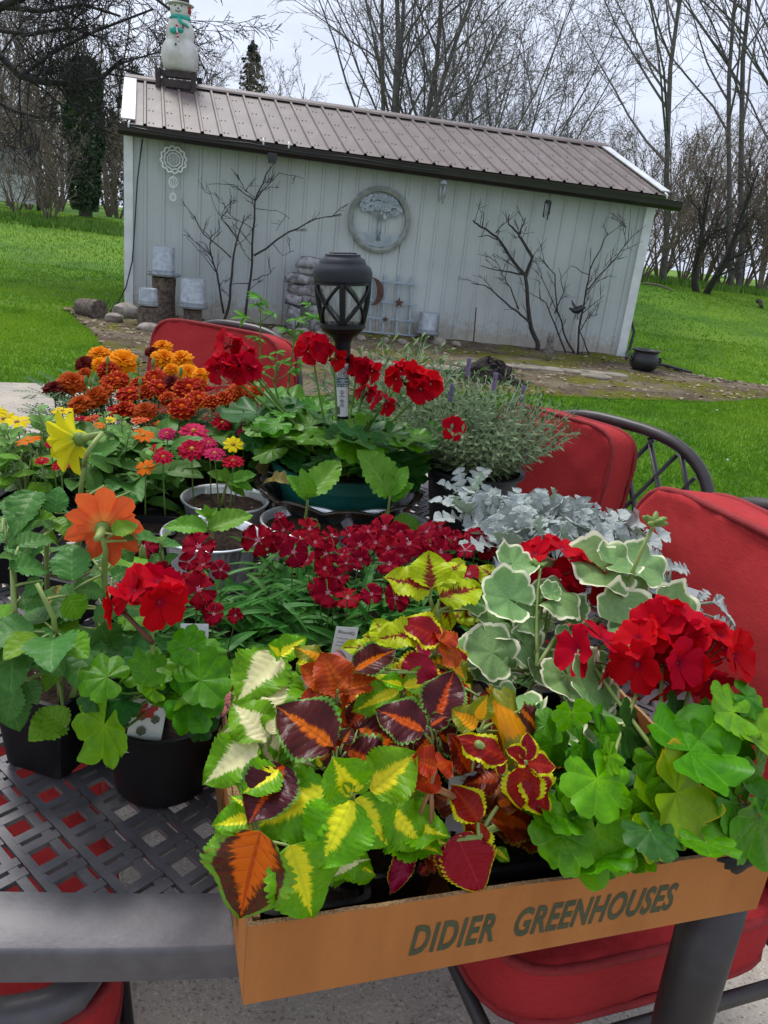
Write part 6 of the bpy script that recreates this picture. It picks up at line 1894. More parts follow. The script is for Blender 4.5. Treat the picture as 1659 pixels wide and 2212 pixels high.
coleus('crimson coleus with yellow scalloped rims at the back of the tray', BX(.24, .325, 0), [(Z3, 140, 150, .975), (Z3, 100, 230, .965)], [
    ('Y', Z3, 150, 140, .975, 5, 50, .995, 1.05, 0), ('R', Z3, 140, 165, .975, 260, 215, .96, 1.3, 0), ('C', Z3, 100, 215, .965, 10, 340, .945, 1.35, 1), ('R', Z3, 150, 150, .978, 230, 90, .985, 1.1, 1), ('C', Z3, 190, 210, .955, 290, 300, .93, 1.0, 0), ('L', Z3, 60, 110, .98, -110, 120, .985, .8, 0), ('B', Z2, 895, 215, .95, 1130, 75, .965, .75, 0), ('A', Z2, 745, 175, .945, 590, 65, .965, .7, 1)], fk='C', seed=11, fill=8)
coleus('lime coleus with maroon flecks at the back right of the tray', BX(.31, .34, 0), [(Z8, 1105, 510, .99), (Z8, 1140, 570, .98), (Z8, 900, 830, .95)], [
    ('L', Z8, 1100, 505, .99, 1090, 320, 1.02, 1.2, 2), ('L', Z8, 1095, 515, .985, 880, 435, 1.0, 1.0, 0), ('L', Z8, 1110, 490, .99, 1290, 320, 1.015, .6, 1), ('L', Z8, 1145, 560, .98, 1370, 480, .99, .95, 0), ('L', Z8, 1490, 490, .97, 1390, 380, .99, 1.0, 1), ('L', Z8, 1500, 480, .97, 1560, 420, .98, 1.0, 2), ('L', Z8, 900, 825, .95, 750, 760, .96, 1.1, 0), ('L', Z8, 910, 815, .95, 990, 680, .975, 1.1, 1), ('L', Z8, 890, 830, .95, 800, 690, .965, 1.0, 2), ('L', Z8, 1150, 580, .97, 1250, 720, .94, 1.0, 1), ('L', Z8, 1290, 620, .95, 1310, 720, .93, 1.1, 0), ('L', Z8, 880, 840, .945, 620, 810, .94, .5, 0)], fk='L', seed=12, fill=8)
# pink polka-dot plant by the left tray edge
p0 = BX(.045, .285, 0)
t = thing('polka_dot_plant', 'small pink freckled plant beside the left tray edge', 'plant', V((p0.x, p0.y, TZ + .008)))
square_pot(t, p0, .07, .056, .07, atan2(bx.y, bx.x), z0=TZ + .008)
hd = V((p0.x, p0.y, .80))
for x, y, z, x2, y2, z2_ in ((170, 250, .85, 200, 180, .86), (150, 330, .84, 140, 440, .83), (180, 280, .845, 110, 300, .845), (140, 420, .835, 110, 480, .83), (160, 380, .84, 210, 470, .83), (190, 230, .85, 240, 300, .84), (960, 230, .90, 1010, 260, .89), (770, 110, .90, 850, 130, .90), (720, 370, .88, 770, 400, .87)):
    b, e = D3(Z2, x, y, z), D3(Z2, x2, y2, z2_)
    if x < 400: stalk(t, hd, b, .0016, .0012, M_stem_red, 'petiole', n=3)
    put(t, pink_l[0], b, e, V((0, -.4, .9)), 'leaf', 1.2)

# nursery trays behind: filler black cells under the tray plants
def tagcard(lab, x, y, z, w, h, text, lean=(0, .25, 1), yaw=0.0, round_=True, pic=False):
    """white plastic plant tag stuck in the soil"""
    p = pz(x, y, z) if not isinstance(x, V) else x
    u = V((cos(yaw), sin(yaw), 0)); v_ = V(lean).normalized()
    t = thing('plant_tag', lab, 'plant tag', p, 'white plant tags')
    mb = MB(); n = 12
    prof = [(-w / 2, -.02), (w / 2, -.02)]
    if round_:
        prof += [(w / 2, h * .74), (w * .42, h * .79)] + [(w * .40 * cos(a), h * .80 + h * .20 * sin(a)) for a in [k * pi / n for k in range(1, n)]] + [(-w * .42, h * .79), (-w / 2, h * .74)]
    else: prof += [(w / 2, h), (-w / 2, h)]
    nn = u.cross(v_); nn = nn if nn.y < 0 else -nn
    k = len(prof)
    for o in (0, -.0006): mb.v += [tuple(p + u * a + v_ * b + nn * o) for a, b in prof]
    mb.f += [tuple(range(k)), tuple(range(2 * k - 1, k - 1, -1))] + [(i, (i + 1) % k, k + (i + 1) % k, k + i) for i in range(k)]
    c_ = mb.build('card', M_lab, t, smooth=False)
    for body, fx, fy, sz in text:
        lettering(c_, body, face_M(p + u * (fx * w) + v_ * (fy * h) + nn * .0008, u, v_), sz * w, M_type, align='CENTER')
    return t, c_, p, u, v_, nn

# ================================================================== GERANIUMS
def geranium(lab, base, crown, leaves, kinds, seed=0, pot=None, cat='geranium', grp=None, stemM=M_stem, hz=None, fill=0, fz=(.84, .9), frad=.08, fs=.03, fy=0.0):
    rr = random.Random(seed)
    t = thing('geranium_plant', lab, cat, base, grp)
    if pot: pot(t)
    cr = V(crown)
    ft = V((base.x, base.y, (hz or base.z)))
    stalk(t, ft, cr, .006, .0045, stemM, 'stem', bow=.03)
    done_ = []
    for i, (kd, cv, x0, y0, zb, x1, y1, zt) in enumerate(leaves):
        b = D3(cv, x0, y0, zb); e = D3(cv, x1, y1, zt)
        if any((b - q).length < .007 for q in done_): continue
        done_.append(b); e = b + (e - b) * (1.08 if kd != 'v' else .86)
        stalk(t, cr.lerp(ft, rr.uniform(.2, .6)), b - V((0, 0, .001)), .0016, .0012, stemM, 'petiole', mid=V((b.x, b.y + .008, max(.80, b.z - .035))))
        put(t, GL[kd][i % 3], b, e, V((0, -.5, .86)) + V((rr.uniform(-.2, .2), rr.uniform(-.15, .15), 0)), 'leaf', rr.uniform(.98, 1.14))
    for k in range(fill):
        a = rr.uniform(0, 6.28); q = sqrt(rr.random()) * frad
        b = V((cr.x + cos(a) * q, cr.y + sin(a) * q + fy, rr.uniform(*fz))); d = V((cos(a), sin(a), rr.uniform(-.5, .2))).normalized()
        stalk(t, cr.lerp(ft, rr.uniform(.2, .7)), b, .0015, .0012, stemM, 'petiole', mid=V((b.x, b.y + .008, max(.79, b.z - .03))), n=4)
        put(t, GL[kinds[k % len(kinds)]][k % 3], b, b + d * fs * rr.uniform(.75, 1.2), UP + V((rr.uniform(-.35, .35), rr.uniform(-.6, .1), 0)), 'leaf', 1.05)
    return t
# front right geranium, in the tray
g1 = BX(.455, .075, 0); g1.z = TZ + .008
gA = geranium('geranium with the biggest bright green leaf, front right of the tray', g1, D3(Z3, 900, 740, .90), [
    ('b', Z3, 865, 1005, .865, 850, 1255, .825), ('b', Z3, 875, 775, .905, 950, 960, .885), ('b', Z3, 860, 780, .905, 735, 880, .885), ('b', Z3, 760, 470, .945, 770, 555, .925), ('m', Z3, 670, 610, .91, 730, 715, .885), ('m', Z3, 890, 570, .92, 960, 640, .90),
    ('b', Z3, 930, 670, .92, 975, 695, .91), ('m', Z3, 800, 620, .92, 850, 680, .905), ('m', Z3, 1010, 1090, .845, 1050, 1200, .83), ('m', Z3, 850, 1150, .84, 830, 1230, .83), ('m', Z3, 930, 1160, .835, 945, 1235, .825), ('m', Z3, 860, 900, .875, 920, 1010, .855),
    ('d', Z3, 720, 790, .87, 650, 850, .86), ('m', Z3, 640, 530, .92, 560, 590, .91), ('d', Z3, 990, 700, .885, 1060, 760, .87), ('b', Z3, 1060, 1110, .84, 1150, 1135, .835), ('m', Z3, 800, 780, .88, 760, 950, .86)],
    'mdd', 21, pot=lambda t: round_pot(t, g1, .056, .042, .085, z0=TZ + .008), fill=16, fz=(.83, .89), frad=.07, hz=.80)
g2 = BX(.50, .165, 0); g2 = pz(*Z3(1390, 1010), .79); g2.z = TZ + .008
gB = geranium('geranium carrying the large scarlet flower head at the right of the tray', g2, D3(Z3, 1220, 680, .91), [
    ('y', Z3, 1240, 840, .895, 1390, 905, .875), ('m', Z3, 1150, 690, .91, 1235, 810, .89), ('m', Z3, 1300, 650, .92, 1480, 610, .92), ('m', Z3, 1330, 620, .92, 1230, 700, .90), ('m', Z3, 1490, 880, .88, 1570, 960, .86), ('b', Z3, 1560, 540, .93, 1670, 540, .92), ('b', Z3, 1500, 470, .945, 1380, 420, .955),
    ('m', Z3, 1610, 720, .90, 1640, 830, .87), ('m', Z3, 1600, 860, .88, 1680, 890, .87), ('m', Z3, 1620, 960, .865, 1600, 1140, .82), ('y', Z3, 1140, 930, .875, 1265, 990, .855), ('m', Z3, 1090, 890, .88, 1120, 1030, .85), ('d', Z3, 1010, 540, .92, 1070, 600, .90), ('m', Z3, 1400, 480, .93, 1470, 500, .925), ('m', Z3, 1420, 780, .88, 1380, 860, .86), ('d', Z3, 1250, 520, .92, 1330, 560, .905), ('m', Z3, 1560, 400, .95, 1640, 450, .94), ('m', Z3, 1480, 560, .92, 1530, 680, .89)],
    'mmd', 22, pot=lambda t: round_pot(t, g2, .052, .04, .075, z0=TZ + .008, soil=.012), fill=12, fz=(.84, .90), frad=.08, hz=.80)
hc = D3(Z1, 1090, 1250, .955)
umbel(gB, D3(Z3, 930, 730, .90), D3(Z1, 1085, 1230, .965), .033, 8, .029, 31, M_stem_pale, buds=5)
umbel(gB, D3(Z3, 1230, 690, .905), D3(Z1, 1340, 1230, .965), .033, 9, .029, 32, M_stem_pale, buds=4)
umbel(gB, D3(Z3, 1180, 700, .90), D3(Z1, 800, 1220, .955), .018, 3, .028, 33, M_stem_pale, buds=6)
umbel(gB, D3(Z3, 1180, 700, .90), D3(Z1, 1170, 1120, .985), .024, 5, .030, 34, M_stem_pale, buds=0)
# variegated geranium behind
g3 = pz(1170, 1560, TZ); g3.z = TZ + .004
gV = geranium('variegated geranium with white-edged leaves and a tall seed stalk', g3, pz(1150, 1440, .905), [
    ('v', Z1, 400, 775, 1.0, 500, 755, 1.0), ('v', Z1, 185, 950, .97, 60, 935, .975), ('v', Z1, 190, 955, .97, 290, 930, .975), ('v', Z1, 380, 950, .975, 215, 860, .99), ('v', Z1, 400, 960, .975, 510, 975, .965), ('v', Z1, 610, 940, .975, 750, 920, .975), ('v', Z1, 590, 920, .98, 520, 890, .985),
    ('v', Z1, 850, 790, 1.0, 640, 790, 1.0), ('v', Z1, 850, 800, 1.0, 780, 880, .985), ('v', Z1, 900, 780, 1.005, 985, 775, 1.0), ('v', Z1, 1040, 790, .995, 1160, 765, .995), ('v', Z1, 990, 900, .975, 1150, 980, .955), ('v', Z1, 960, 1080, .955, 1170, 1080, .95), ('v', Z1, 960, 1080, .955, 770, 1060, .96), ('v', Z1, 970, 1070, .955, 900, 1150, .94),
    ('v', Z1, 1180, 1010, .96, 1330, 1110, .94), ('v', Z1, 300, 1215, .935, 130, 1130, .95), ('v', Z1, 300, 1220, .935, 410, 1250, .92), ('v', Z1, 310, 1210, .935, 280, 1110, .95), ('v', Z1, 460, 1180, .93, 560, 1260, .91), ('v', Z1, 660, 1120, .945, 715, 1110, .945), ('v', Z1, 655, 1120, .945, 590, 1090, .95), ('v', Z1, 740, 1230, .93, 830, 1210, .93), ('v', Z1, 735, 1225, .93, 690, 1200, .94),
    ('v', Z1, 530, 1280, .91, 600, 1370, .89), ('v', Z1, 330, 1060, .95, 210, 1080, .955), ('v', Z1, 560, 800, .985, 640, 860, .97), ('v', Z3, 830, 370, .93, 960, 470, .90), ('v', Z1, 850, 1280, .91, 800, 1370, .89), ('v', Z1, 480, 1040, .955, 380, 1060, .955), ('v', Z1, 690, 1000, .955, 760, 1080, .94)],
    'v', 23, pot=lambda t: square_pot(t, g3, .11, .09, .085, .3), fill=14, fz=(.84, .93), frad=.11, fs=.036, hz=.80, stemM=M_stem_pale)
st_ = stalk(gV, D3(Z1, 930, 990, .95), D3(Z1, 1095, 590, 1.055), .003, .0022, M_stem_pale, 'flower_stem', mid=D3(Z1, 1010, 740, 1.03))
for k in range(9):
    a = k * .7; d = V((cos(a), sin(a) * .6, .15 + .3 * (k % 3))).normalized()
    link('bud', BUD, st_, facing(D3(Z1, 1097, 580, 1.06) + d * .008, d, .009))
umbel(gV, pz(1160, 1440, .92), D3(Z1, 590, 800, .985), .028, 6, .028, 35, M_stem_pale, buds=1)
umbel(gV, pz(1160, 1440, .92), D3(Z1, 740, 850, .975), .024, 5, .027, 36, M_stem_pale, buds=1)
stalk(gV, pz(1160, 1430, .92), D3(Z1, 535, 800, 1.0), .002, .0016, M_stem_pale, 'flower_stem')
for k in range(6):
    a = k * 1.05; link('bud', BUD, gV, facing(D3(Z1, 525, 785, 1.0) + V((cos(a), sin(a), .3)) * .005, V((cos(a), sin(a), .6)), .007))

# left round-pot geranium with its tag
g4 = pz(352, 1685, TZ); g4.z = TZ + .003
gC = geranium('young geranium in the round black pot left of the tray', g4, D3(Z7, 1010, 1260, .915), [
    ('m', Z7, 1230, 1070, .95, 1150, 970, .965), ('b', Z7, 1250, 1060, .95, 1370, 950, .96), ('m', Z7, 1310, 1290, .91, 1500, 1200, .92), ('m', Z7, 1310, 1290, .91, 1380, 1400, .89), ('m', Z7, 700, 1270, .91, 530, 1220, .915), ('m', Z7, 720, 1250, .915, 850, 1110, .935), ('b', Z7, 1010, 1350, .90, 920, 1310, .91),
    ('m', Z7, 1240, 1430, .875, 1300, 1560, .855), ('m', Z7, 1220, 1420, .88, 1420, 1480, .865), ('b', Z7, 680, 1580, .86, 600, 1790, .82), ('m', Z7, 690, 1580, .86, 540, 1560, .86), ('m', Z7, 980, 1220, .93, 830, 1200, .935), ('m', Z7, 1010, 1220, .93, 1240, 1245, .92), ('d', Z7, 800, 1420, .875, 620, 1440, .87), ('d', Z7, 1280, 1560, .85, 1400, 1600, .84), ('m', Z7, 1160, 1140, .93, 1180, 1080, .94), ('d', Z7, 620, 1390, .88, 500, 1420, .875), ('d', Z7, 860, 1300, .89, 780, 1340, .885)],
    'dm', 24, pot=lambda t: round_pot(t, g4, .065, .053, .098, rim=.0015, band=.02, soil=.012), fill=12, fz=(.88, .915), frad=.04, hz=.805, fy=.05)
um = umbel(gC, D3(Z7, 1010, 1270, .91), D3(Z7, 985, 735, 1.0), .017, 4, .028, 37, M_stem_pale, buds=6, dirn=V((0, -.25, 1)))
umbel(gC, D3(Z7, 1000, 1050, .95), D3(Z7, 800, 810, .99), .010, 2, .022, 38, M_stem_red, buds=2)
# tags
def pic_tag(lab, x, y, z, w, h, yaw, lean):
    t, c_, p, u, v_, nn = tagcard(lab, x, y, z, w, h, [('syngenta flowers', 0, .86, .13), ('Calliope', 0, .765, .13), ('Medium Dark Red DL', 0, .70, .115)], lean=lean, yaw=yaw)
    rr = random.Random(3)
    for k in range(11):
        a, b = rr.uniform(-.30, .34), rr.uniform(.10, .60); s = rr.uniform(.07, .13) * w * 1.1
        mb = MB(); b0 = 0
        q = p + u * (a * w) + v_ * (b * h) + nn * (.0010 + .0001 * k)
        n = 12
        mb.v += [tuple(q + u * (s * cos(i * pi / 6) * (1 + .2 * (i % 2))) + v_ * (s * sin(i * pi / 6) * (1 + .2 * (i % 3 == 0)))) for i in range(n)]
        mb.f.append(tuple(range(n)))
        o = mb.build('printed_flower', PM_redp if k % 4 else M_leafp, c_, smooth=False)
    return t
PM_redp = plain('printed_red', (.50, .02, .015), (.32, .012, .012), 500, .5)
M_leafp = plain('printed_leaf', (.10, .12, .07), (.05, .07, .04), 300, .5)
pic_tag('white picture tag with red flowers in the round black pot', V((g4.x - .004, g4.y - .056, .820)), 0, 0, .036, .062, .10, (.12, .12, 1))
pic_tag('white picture tag with red print half hidden in the front right geranium', 1385, 1720, .83, .030, .048, -.35, (-.1, .3, 1))
tagcard('white text tag standing behind the rust red coleus stalk', 992, 1790, .81, .028, .082, [('BloomIQ', 0, .90, .20), ('Visit BloomIQ.com for', 0, .80, .09), ('great garden ideas,', 0, .74, .09), ('informative tips and', 0, .68, .09), ('helpful', 0, .62, .09)], lean=(-.05, .15, 1), yaw=-.1, round_=False)
tagcard('white text tag between the dianthus and the coleus', 737, 1420, .88, .026, .036, [('BloomIQ', 0, .78, .20), ('Visit BloomIQ.com for', 0, .6, .09), ('great garden ideas,', 0, .48, .09), ('informative tips and', 0, .36, .09)], lean=(.1, .3, 1), yaw=.1, round_=False)
tagcard('white tag printed with a geranium name at the round pot in the tray', 1163, 1800, .80, .030, .045, [('Zonal Geranium', 0, .5, .12), ('Red', 0, .38, .1)], lean=(-.25, .2, 1), yaw=-.5, round_=False)
tagcard('blank white tag leaning among the left coleus leaves', 655, 1500, .90, .026, .02, [], lean=(.1, .3, 1), yaw=.3, round_=False)
tagcard('white patterned tag corner among the dusty miller on the right', 1460, 1325, .90, .03, .04, [], lean=(.3, .2, 1), yaw=-.6, round_=False)
tagcard('hooked white tag behind the round-pot geranium', 420, 1425, .88, .03, .04, [], lean=(-.1, .3, 1), yaw=.2, round_=False)

# extra black pots standing in the tray's empty corners
for s, d, w, lab in ((.415, .16, .085, 'empty black nursery pot shadowed between the geraniums'), (.40, .255, .09, 'black nursery pot at the back of the tray under variegated leaves'), (.485, .275, .085, 'black nursery pot in the back right corner of the tray')):
    p = BX(s, d, 0); t = thing('nursery_pot', lab, 'pot', V((p.x, p.y, TZ + .008))); square_pot(t, p, w, w * .78, .07, atan2(bx.y, bx.x), z0=TZ + .008)

# ================================================================== PLANTS BEHIND AND LEFT OF THE TRAY
NZ = V((0, 0, 1))
# ---- big geranium in green pot inside the glazed planter
gc = V((-.105, 1.60, 0))
pl = thing('glazed_planter', 'dark glazed scalloped ceramic planter around the green pot', 'planter', V((gc.x, gc.y, TZ + .001)))
mb = MB()
def scal(a, z): return 1 + (.035 + .3 * max(0, z - TZ - .02)) * (abs(cos(a * 5 + .4)) ** .6 - .5)
n = 120
prof = [(.001, 0.0), (.10, .0), (.115, .01), (.145, .05), (.168, .085), (.176, .10), (.180, .104), (.170, .106), (.160, .10), (.140, .06), (.11, .02), (.001, .018)]
for r, z in prof:
    for k in range(n):
        a = 2 * pi * k / n; f = scal(a, TZ + z); zz = z + (.016 * (abs(cos(a * 5 + .4)) ** .7 - .6) if z > .08 else 0)
        mb.v.append((gc.x + cos(a) * r * f, gc.y + sin(a) * r * f, TZ + .001 + zz))
for j in range(len(prof) - 1):
    for k in range(n): mb.f.append((j * n + k, j * n + (k + 1) % n, (j + 1) * n + (k + 1) % n, (j + 1) * n + k))
mb.build('bowl', M_glaze, pl)
gb = V((gc.x, gc.y, TZ + .022))
cen = V((gc.x, gc.y, .93))
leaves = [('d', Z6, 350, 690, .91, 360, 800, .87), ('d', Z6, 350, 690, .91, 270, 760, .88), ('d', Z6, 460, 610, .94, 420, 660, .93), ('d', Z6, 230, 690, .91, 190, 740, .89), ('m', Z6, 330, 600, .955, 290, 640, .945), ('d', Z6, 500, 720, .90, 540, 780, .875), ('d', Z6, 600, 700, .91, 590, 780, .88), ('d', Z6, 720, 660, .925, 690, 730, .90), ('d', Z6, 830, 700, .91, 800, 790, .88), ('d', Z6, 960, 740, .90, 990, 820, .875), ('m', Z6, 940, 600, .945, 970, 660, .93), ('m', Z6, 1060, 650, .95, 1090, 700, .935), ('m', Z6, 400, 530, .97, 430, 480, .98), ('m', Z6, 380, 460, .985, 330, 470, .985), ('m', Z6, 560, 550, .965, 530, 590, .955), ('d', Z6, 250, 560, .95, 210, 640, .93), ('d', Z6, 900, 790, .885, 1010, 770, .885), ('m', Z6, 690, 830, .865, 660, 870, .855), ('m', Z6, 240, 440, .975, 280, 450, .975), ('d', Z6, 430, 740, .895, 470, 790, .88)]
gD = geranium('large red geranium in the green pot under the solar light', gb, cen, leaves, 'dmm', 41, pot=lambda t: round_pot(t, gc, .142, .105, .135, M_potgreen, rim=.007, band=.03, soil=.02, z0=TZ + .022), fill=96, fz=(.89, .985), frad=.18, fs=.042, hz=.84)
for i, (x, y, r, nfl, fs) in enumerate(((95, 350, 60, 9, .030), (185, 360, 55, 9, .030), (120, 235, 42, 5, .026), (190, 280, 35, 4, .024), (510, 255, 55, 8, .029), (605, 300, 32, 5, .026), (715, 360, 48, 7, .028), (775, 360, 30, 4, .026), (930, 390, 62, 9, .030), (1030, 430, 62, 10, .029), (760, 460, 25, 3, .026), (840, 520, 38, 5, .025))):
    Yd = 1.52 if i in (0, 1, 8, 9, 11) else (1.60 if i > 5 else 1.56)
    c_ = py_(*Z6(x, y), Yd)
    umbel(gD, V((gc.x + (c_.x - gc.x) * .35, gc.y - .03, .93)), c_, px2m(r * .463, c_) * .66, max(3, int(nfl * .68)), fs * 1.0, 50 + i, M_stem, buds=4)
c_ = py_(*Z6(1165, 635), 1.52)
o = stalk(gD, D3(Z6, 1000, 720, .93), c_ - V((0, 0, .02)), .0016, .0012, M_stem, 'flower_stem', mid=D3(Z6, 1110, 700, .94))
for k in range(2): link('floret', F_ger[k], o, facing(c_, V((.2, -1, .3)), .028, k))
# withered leaf tips drooping over the rim
for a, b in (((640, 800, .88), (620, 740, .90)), ((870, 740, .90), (890, 830, .87)), ((240, 820, .86), (340, 850, .84))): put(gD, dry_l[0], D3(Z6, *a), D3(Z6, *b), TOCAM, 'withered_leaf', 1.3)

# ---- foil cups with seedlings
cups = [((487, 1080), .087, 'back left foil cup with a three-leaf seedling'), ((457, 1156), .087, 'front left foil cup with a bushy-topped seedling'), ((662, 1130), .087, 'middle foil cup with a tall seedling before the green pot'), ((842, 1135), .080, 'right foil cup with the largest-leaved seedling')]
sl = [[(Z6, 115, 960, .815, 115, 880, .86), [(115, 880, .86, 20, 830, .875), (115, 880, .86, 230, 900, .86), (110, 890, .855, 100, 815, .885), (115, 900, .85, 200, 945, .835), (115, 880, .86, 160, 835, .875), (120, 880, .86, 250, 860, .87)]],
      [(Z6, 25, 1120, .81, 25, 1050, .85), [(25, 1050, .85, 10, 995, .875), (25, 1050, .85, -30, 1010, .865), (25, 1050, .85, 70, 1010, .865), (25, 1110, .83, 230, 1020, .86), (20, 1110, .83, -170, 1060, .85), (25, 1050, .85, 30, 1080, .845)]],
      [(Z6, 488, 1060, .81, 488, 965, .875), [(488, 965, .875, 400, 850, .92), (488, 965, .875, 480, 850, .93), (490, 960, .88, 640, 800, .93), (400, 900, .89, 270, 840, .90), (490, 1060, .82, 560, 1120, .80)]],
      [(Z6, 878, 1080, .81, 872, 950, .88), [(872, 950, .88, 745, 730, .97), (875, 950, .88, 945, 800, .94), (880, 960, .875, 985, 900, .90), (870, 940, .88, 860, 830, .93), (885, 1075, .815, 1050, 1080, .815), (860, 1060, .82, 830, 1000, .835), (885, 980, .86, 960, 880, .90)]]]
for i, ((x, y), r, lab) in enumerate(cups):
    c_ = pz(x, y, .812); c_.z = TZ + .003
    t = thing('seedling_cup', lab, 'seedling', c_, 'seedlings in foil cups')
    cup(t, c_, r, .092)
    (cv, x0, y0, z0, x1, y1, z1), lv_ = sl[i]
    a, b = D3(cv, x0, y0, z0), D3(cv, x1, y1, z1); a = V((c_.x + R.uniform(-.008, .008), c_.y, TZ + .076)); stalk(t, a, b, .0032, .0024, M_stem_pale, 'stem', bow=.04)
    for k, (u0, w0, q0_, u1, w1, q1_) in enumerate(lv_): put(t, dry_l[0] if (i, k) in ((2, 3), (2, 4), (3, 5)) else seed_l[k % 3], D3(Z6, u0, w0, q0_), D3(Z6, u1, w1, q1_), V((0, -.5, .85)), 'leaf', .85 if i != 3 or k else 1.1)

# ---- linear-leaved bushes as masses
def needle_mass(mb, p, d, L, n, ln, w, rr, spread=.75, droop=.1):
    """leaves along one shoot"""
    x_ = d.orthogonal().normalized(); y_ = d.cross(x_)
    for k in range(n):
        f = (k + .5) / n; a = k * 2.4 + rr.uniform(-.4, .4); b = p + d * L * f
        s = (x_ * cos(a) + y_ * sin(a)); o = (d * (1 - spread * .5) + s * spread).normalized()
        l = ln * rr.uniform(.6, 1.1) * (1 - .35 * f); side = o.cross(d).normalized() * w
        m_ = b + o * l * .55 + NZ * .0; e = b + o * l - NZ * l * droop
        b0 = len(mb.v)
        mb.v += [tuple(b), tuple(m_ - side), tuple(e), tuple(m_ + side)]
        for i, q in enumerate(((.5, 0), (0, .5), (.5, 1), (1, .5))): mb.uv[b0 + i] = q
        mb.f.append((b0, b0 + 1, b0 + 2, b0 + 3))
def bush(t, c, r, z0, z1, shoots, nl, ln, w, mt, smt, seed, up=.9, name='foliage', zr=.0):
    rr = random.Random(seed); mb = MB(); sm = MB(); tips = []
    for k in range(shoots):
        a = k * 2.399; q = sqrt((k + .5) / shoots); d = V((cos(a) * q * (1.25 - up * .4), sin(a) * q * (1.25 - up * .4), up * (1.15 - .5 * q) + rr.uniform(-.1, .1))).normalized()
        b = c + V((cos(a) * q * r * .45, sin(a) * q * r * .45, z0)); H = (z1 - z0) * rr.uniform(.72, 1.08)
        b.z += zr * rr.random()
        sm.tube([b, b + d * H * .5, b + d * H], [.0014, .0012, .0008], 4); needle_mass(mb, b + d * H * .12, d, H * .92, nl, ln, w, rr); tips.append((b + d * H, d))
    o = mb.build(name, mt, t, smooth=False); o['kind'] = 'stuff'
    o = sm.build('shoots', smt, t); o['kind'] = 'stuff'
    return tips
lc = V((.19, 1.685, 0))
lav = thing('lavender_plant', 'bushy lavender in a grey-black pot right of the green pot', 'lavender', V((lc.x, lc.y, TZ + .002)))
round_pot(lav, lc, .108, .082, .155, M_potgrey, rim=.008, band=.012, soil=.015)
tips = bush(lav, lc, .12, .86, 1.075, 170, 26, .034, .0034, LM_lav, M_stem_silver, 5, up=1.0)
M_lavf = plain('lavender_flower', (.26, .16, .36), (.20, .19, .24), 200, .8)
for k, (x, y) in enumerate(((1012, 790), (1069, 822), (1130, 850), (975, 845))):
    p = py_(x, y, 1.66); mb = MB()
    mb.tube([V((lc.x + (p.x - lc.x) * .4, 1.67, 1.0)), p.lerp(V((lc.x, 1.67, 1.0)), .4), p - NZ * .018], .0011, 4); mb.build('flower_stem', M_stem_silver, lav)
    mb = MB()
    for j in range(9):
        for q in range(6): mb.lathe([(.0005, -.002), (.0022, 0), (.0006, .0035)], 5, p + V((cos(q + j) * .0034, sin(q + j) * .0034, -.02 + j * .0042)))
    o = mb.build('flower_spike', M_lavf, lav); o['kind'] = 'stuff'
lc2 = V((.02, 1.93, 0))
lav2 = thing('lavender_plant', 'tall silvery lavender behind the solar light', 'lavender', V((lc2.x, lc2.y, TZ + .002)))
round_pot(lav2, lc2, .085, .065, .13, M_pot); bush(lav2, lc2, .10, .84, 1.10, 70, 22, .06, .0042, LM_lav, M_stem_silver, 8, up=1.0)

# ---- dusty miller
dz = [((200, 560), (.0), 14), ((330, 590), 0, 14), ((480, 560), 0, 14), ((620, 560), 0, 14), ((720, 650), 0, 12), ((450, 680), 0, 12), ((560, 700), 0, 12), ((830, 720), 0, 12), ((330, 700), 0, 10), ((690, 740), 0, 12), ((170, 450), 0, 8), ((900, 640), 0, 11), ((960, 740), 0, 11), ((780, 610), 0, 11)]
dtr = [('silver dusty miller clump next to the lavender pot', dz[:3] + [dz[10]]), ('silver dusty miller clump before the farther red chair', dz[3:5] + [dz[7], dz[11], dz[13]]), ('silver dusty miller clump just behind the crimson dianthus', [dz[5], dz[8]]), ('silver dusty miller clump under the variegated geranium leaves', [dz[6], dz[9], dz[12]])]
rr = random.Random(61)
for j, (lab, cl) in enumerate(dtr):
    p = D3(Z1, cl[0][0][0], cl[0][0][1] + 90, .80); p = V((p.x, p.y, TZ + .003))
    t = thing('dusty_miller', lab, 'dusty miller', p, 'dusty miller plants')
    square_pot(t, p, .085, .068, .075, .2)
    for (x, y), _, n in cl:
        h = D3(Z1, x, y, .885)
        stalk(t, V((p.x, p.y, .79)), h, .004, .003, M_stem_silver, 'stem', n=4)
        for k in range(n):
            a = k * 2.399 + j; f = (k + 1) / n; el = 1.25 - 1.15 * f
            d = V((cos(a) * cos(el), sin(a) * cos(el), sin(el))); b = h + d * .012; e = h + d * (.055 + .03 * f) * rr.uniform(.85, 1.2)
            put(t, dust_l[k % 4], b, e, NZ * .7 + V((rr.uniform(-.7, .7), rr.uniform(-.9, .3), 0)) - d * .3, 'leaf', rr.uniform(.8, 1.1))
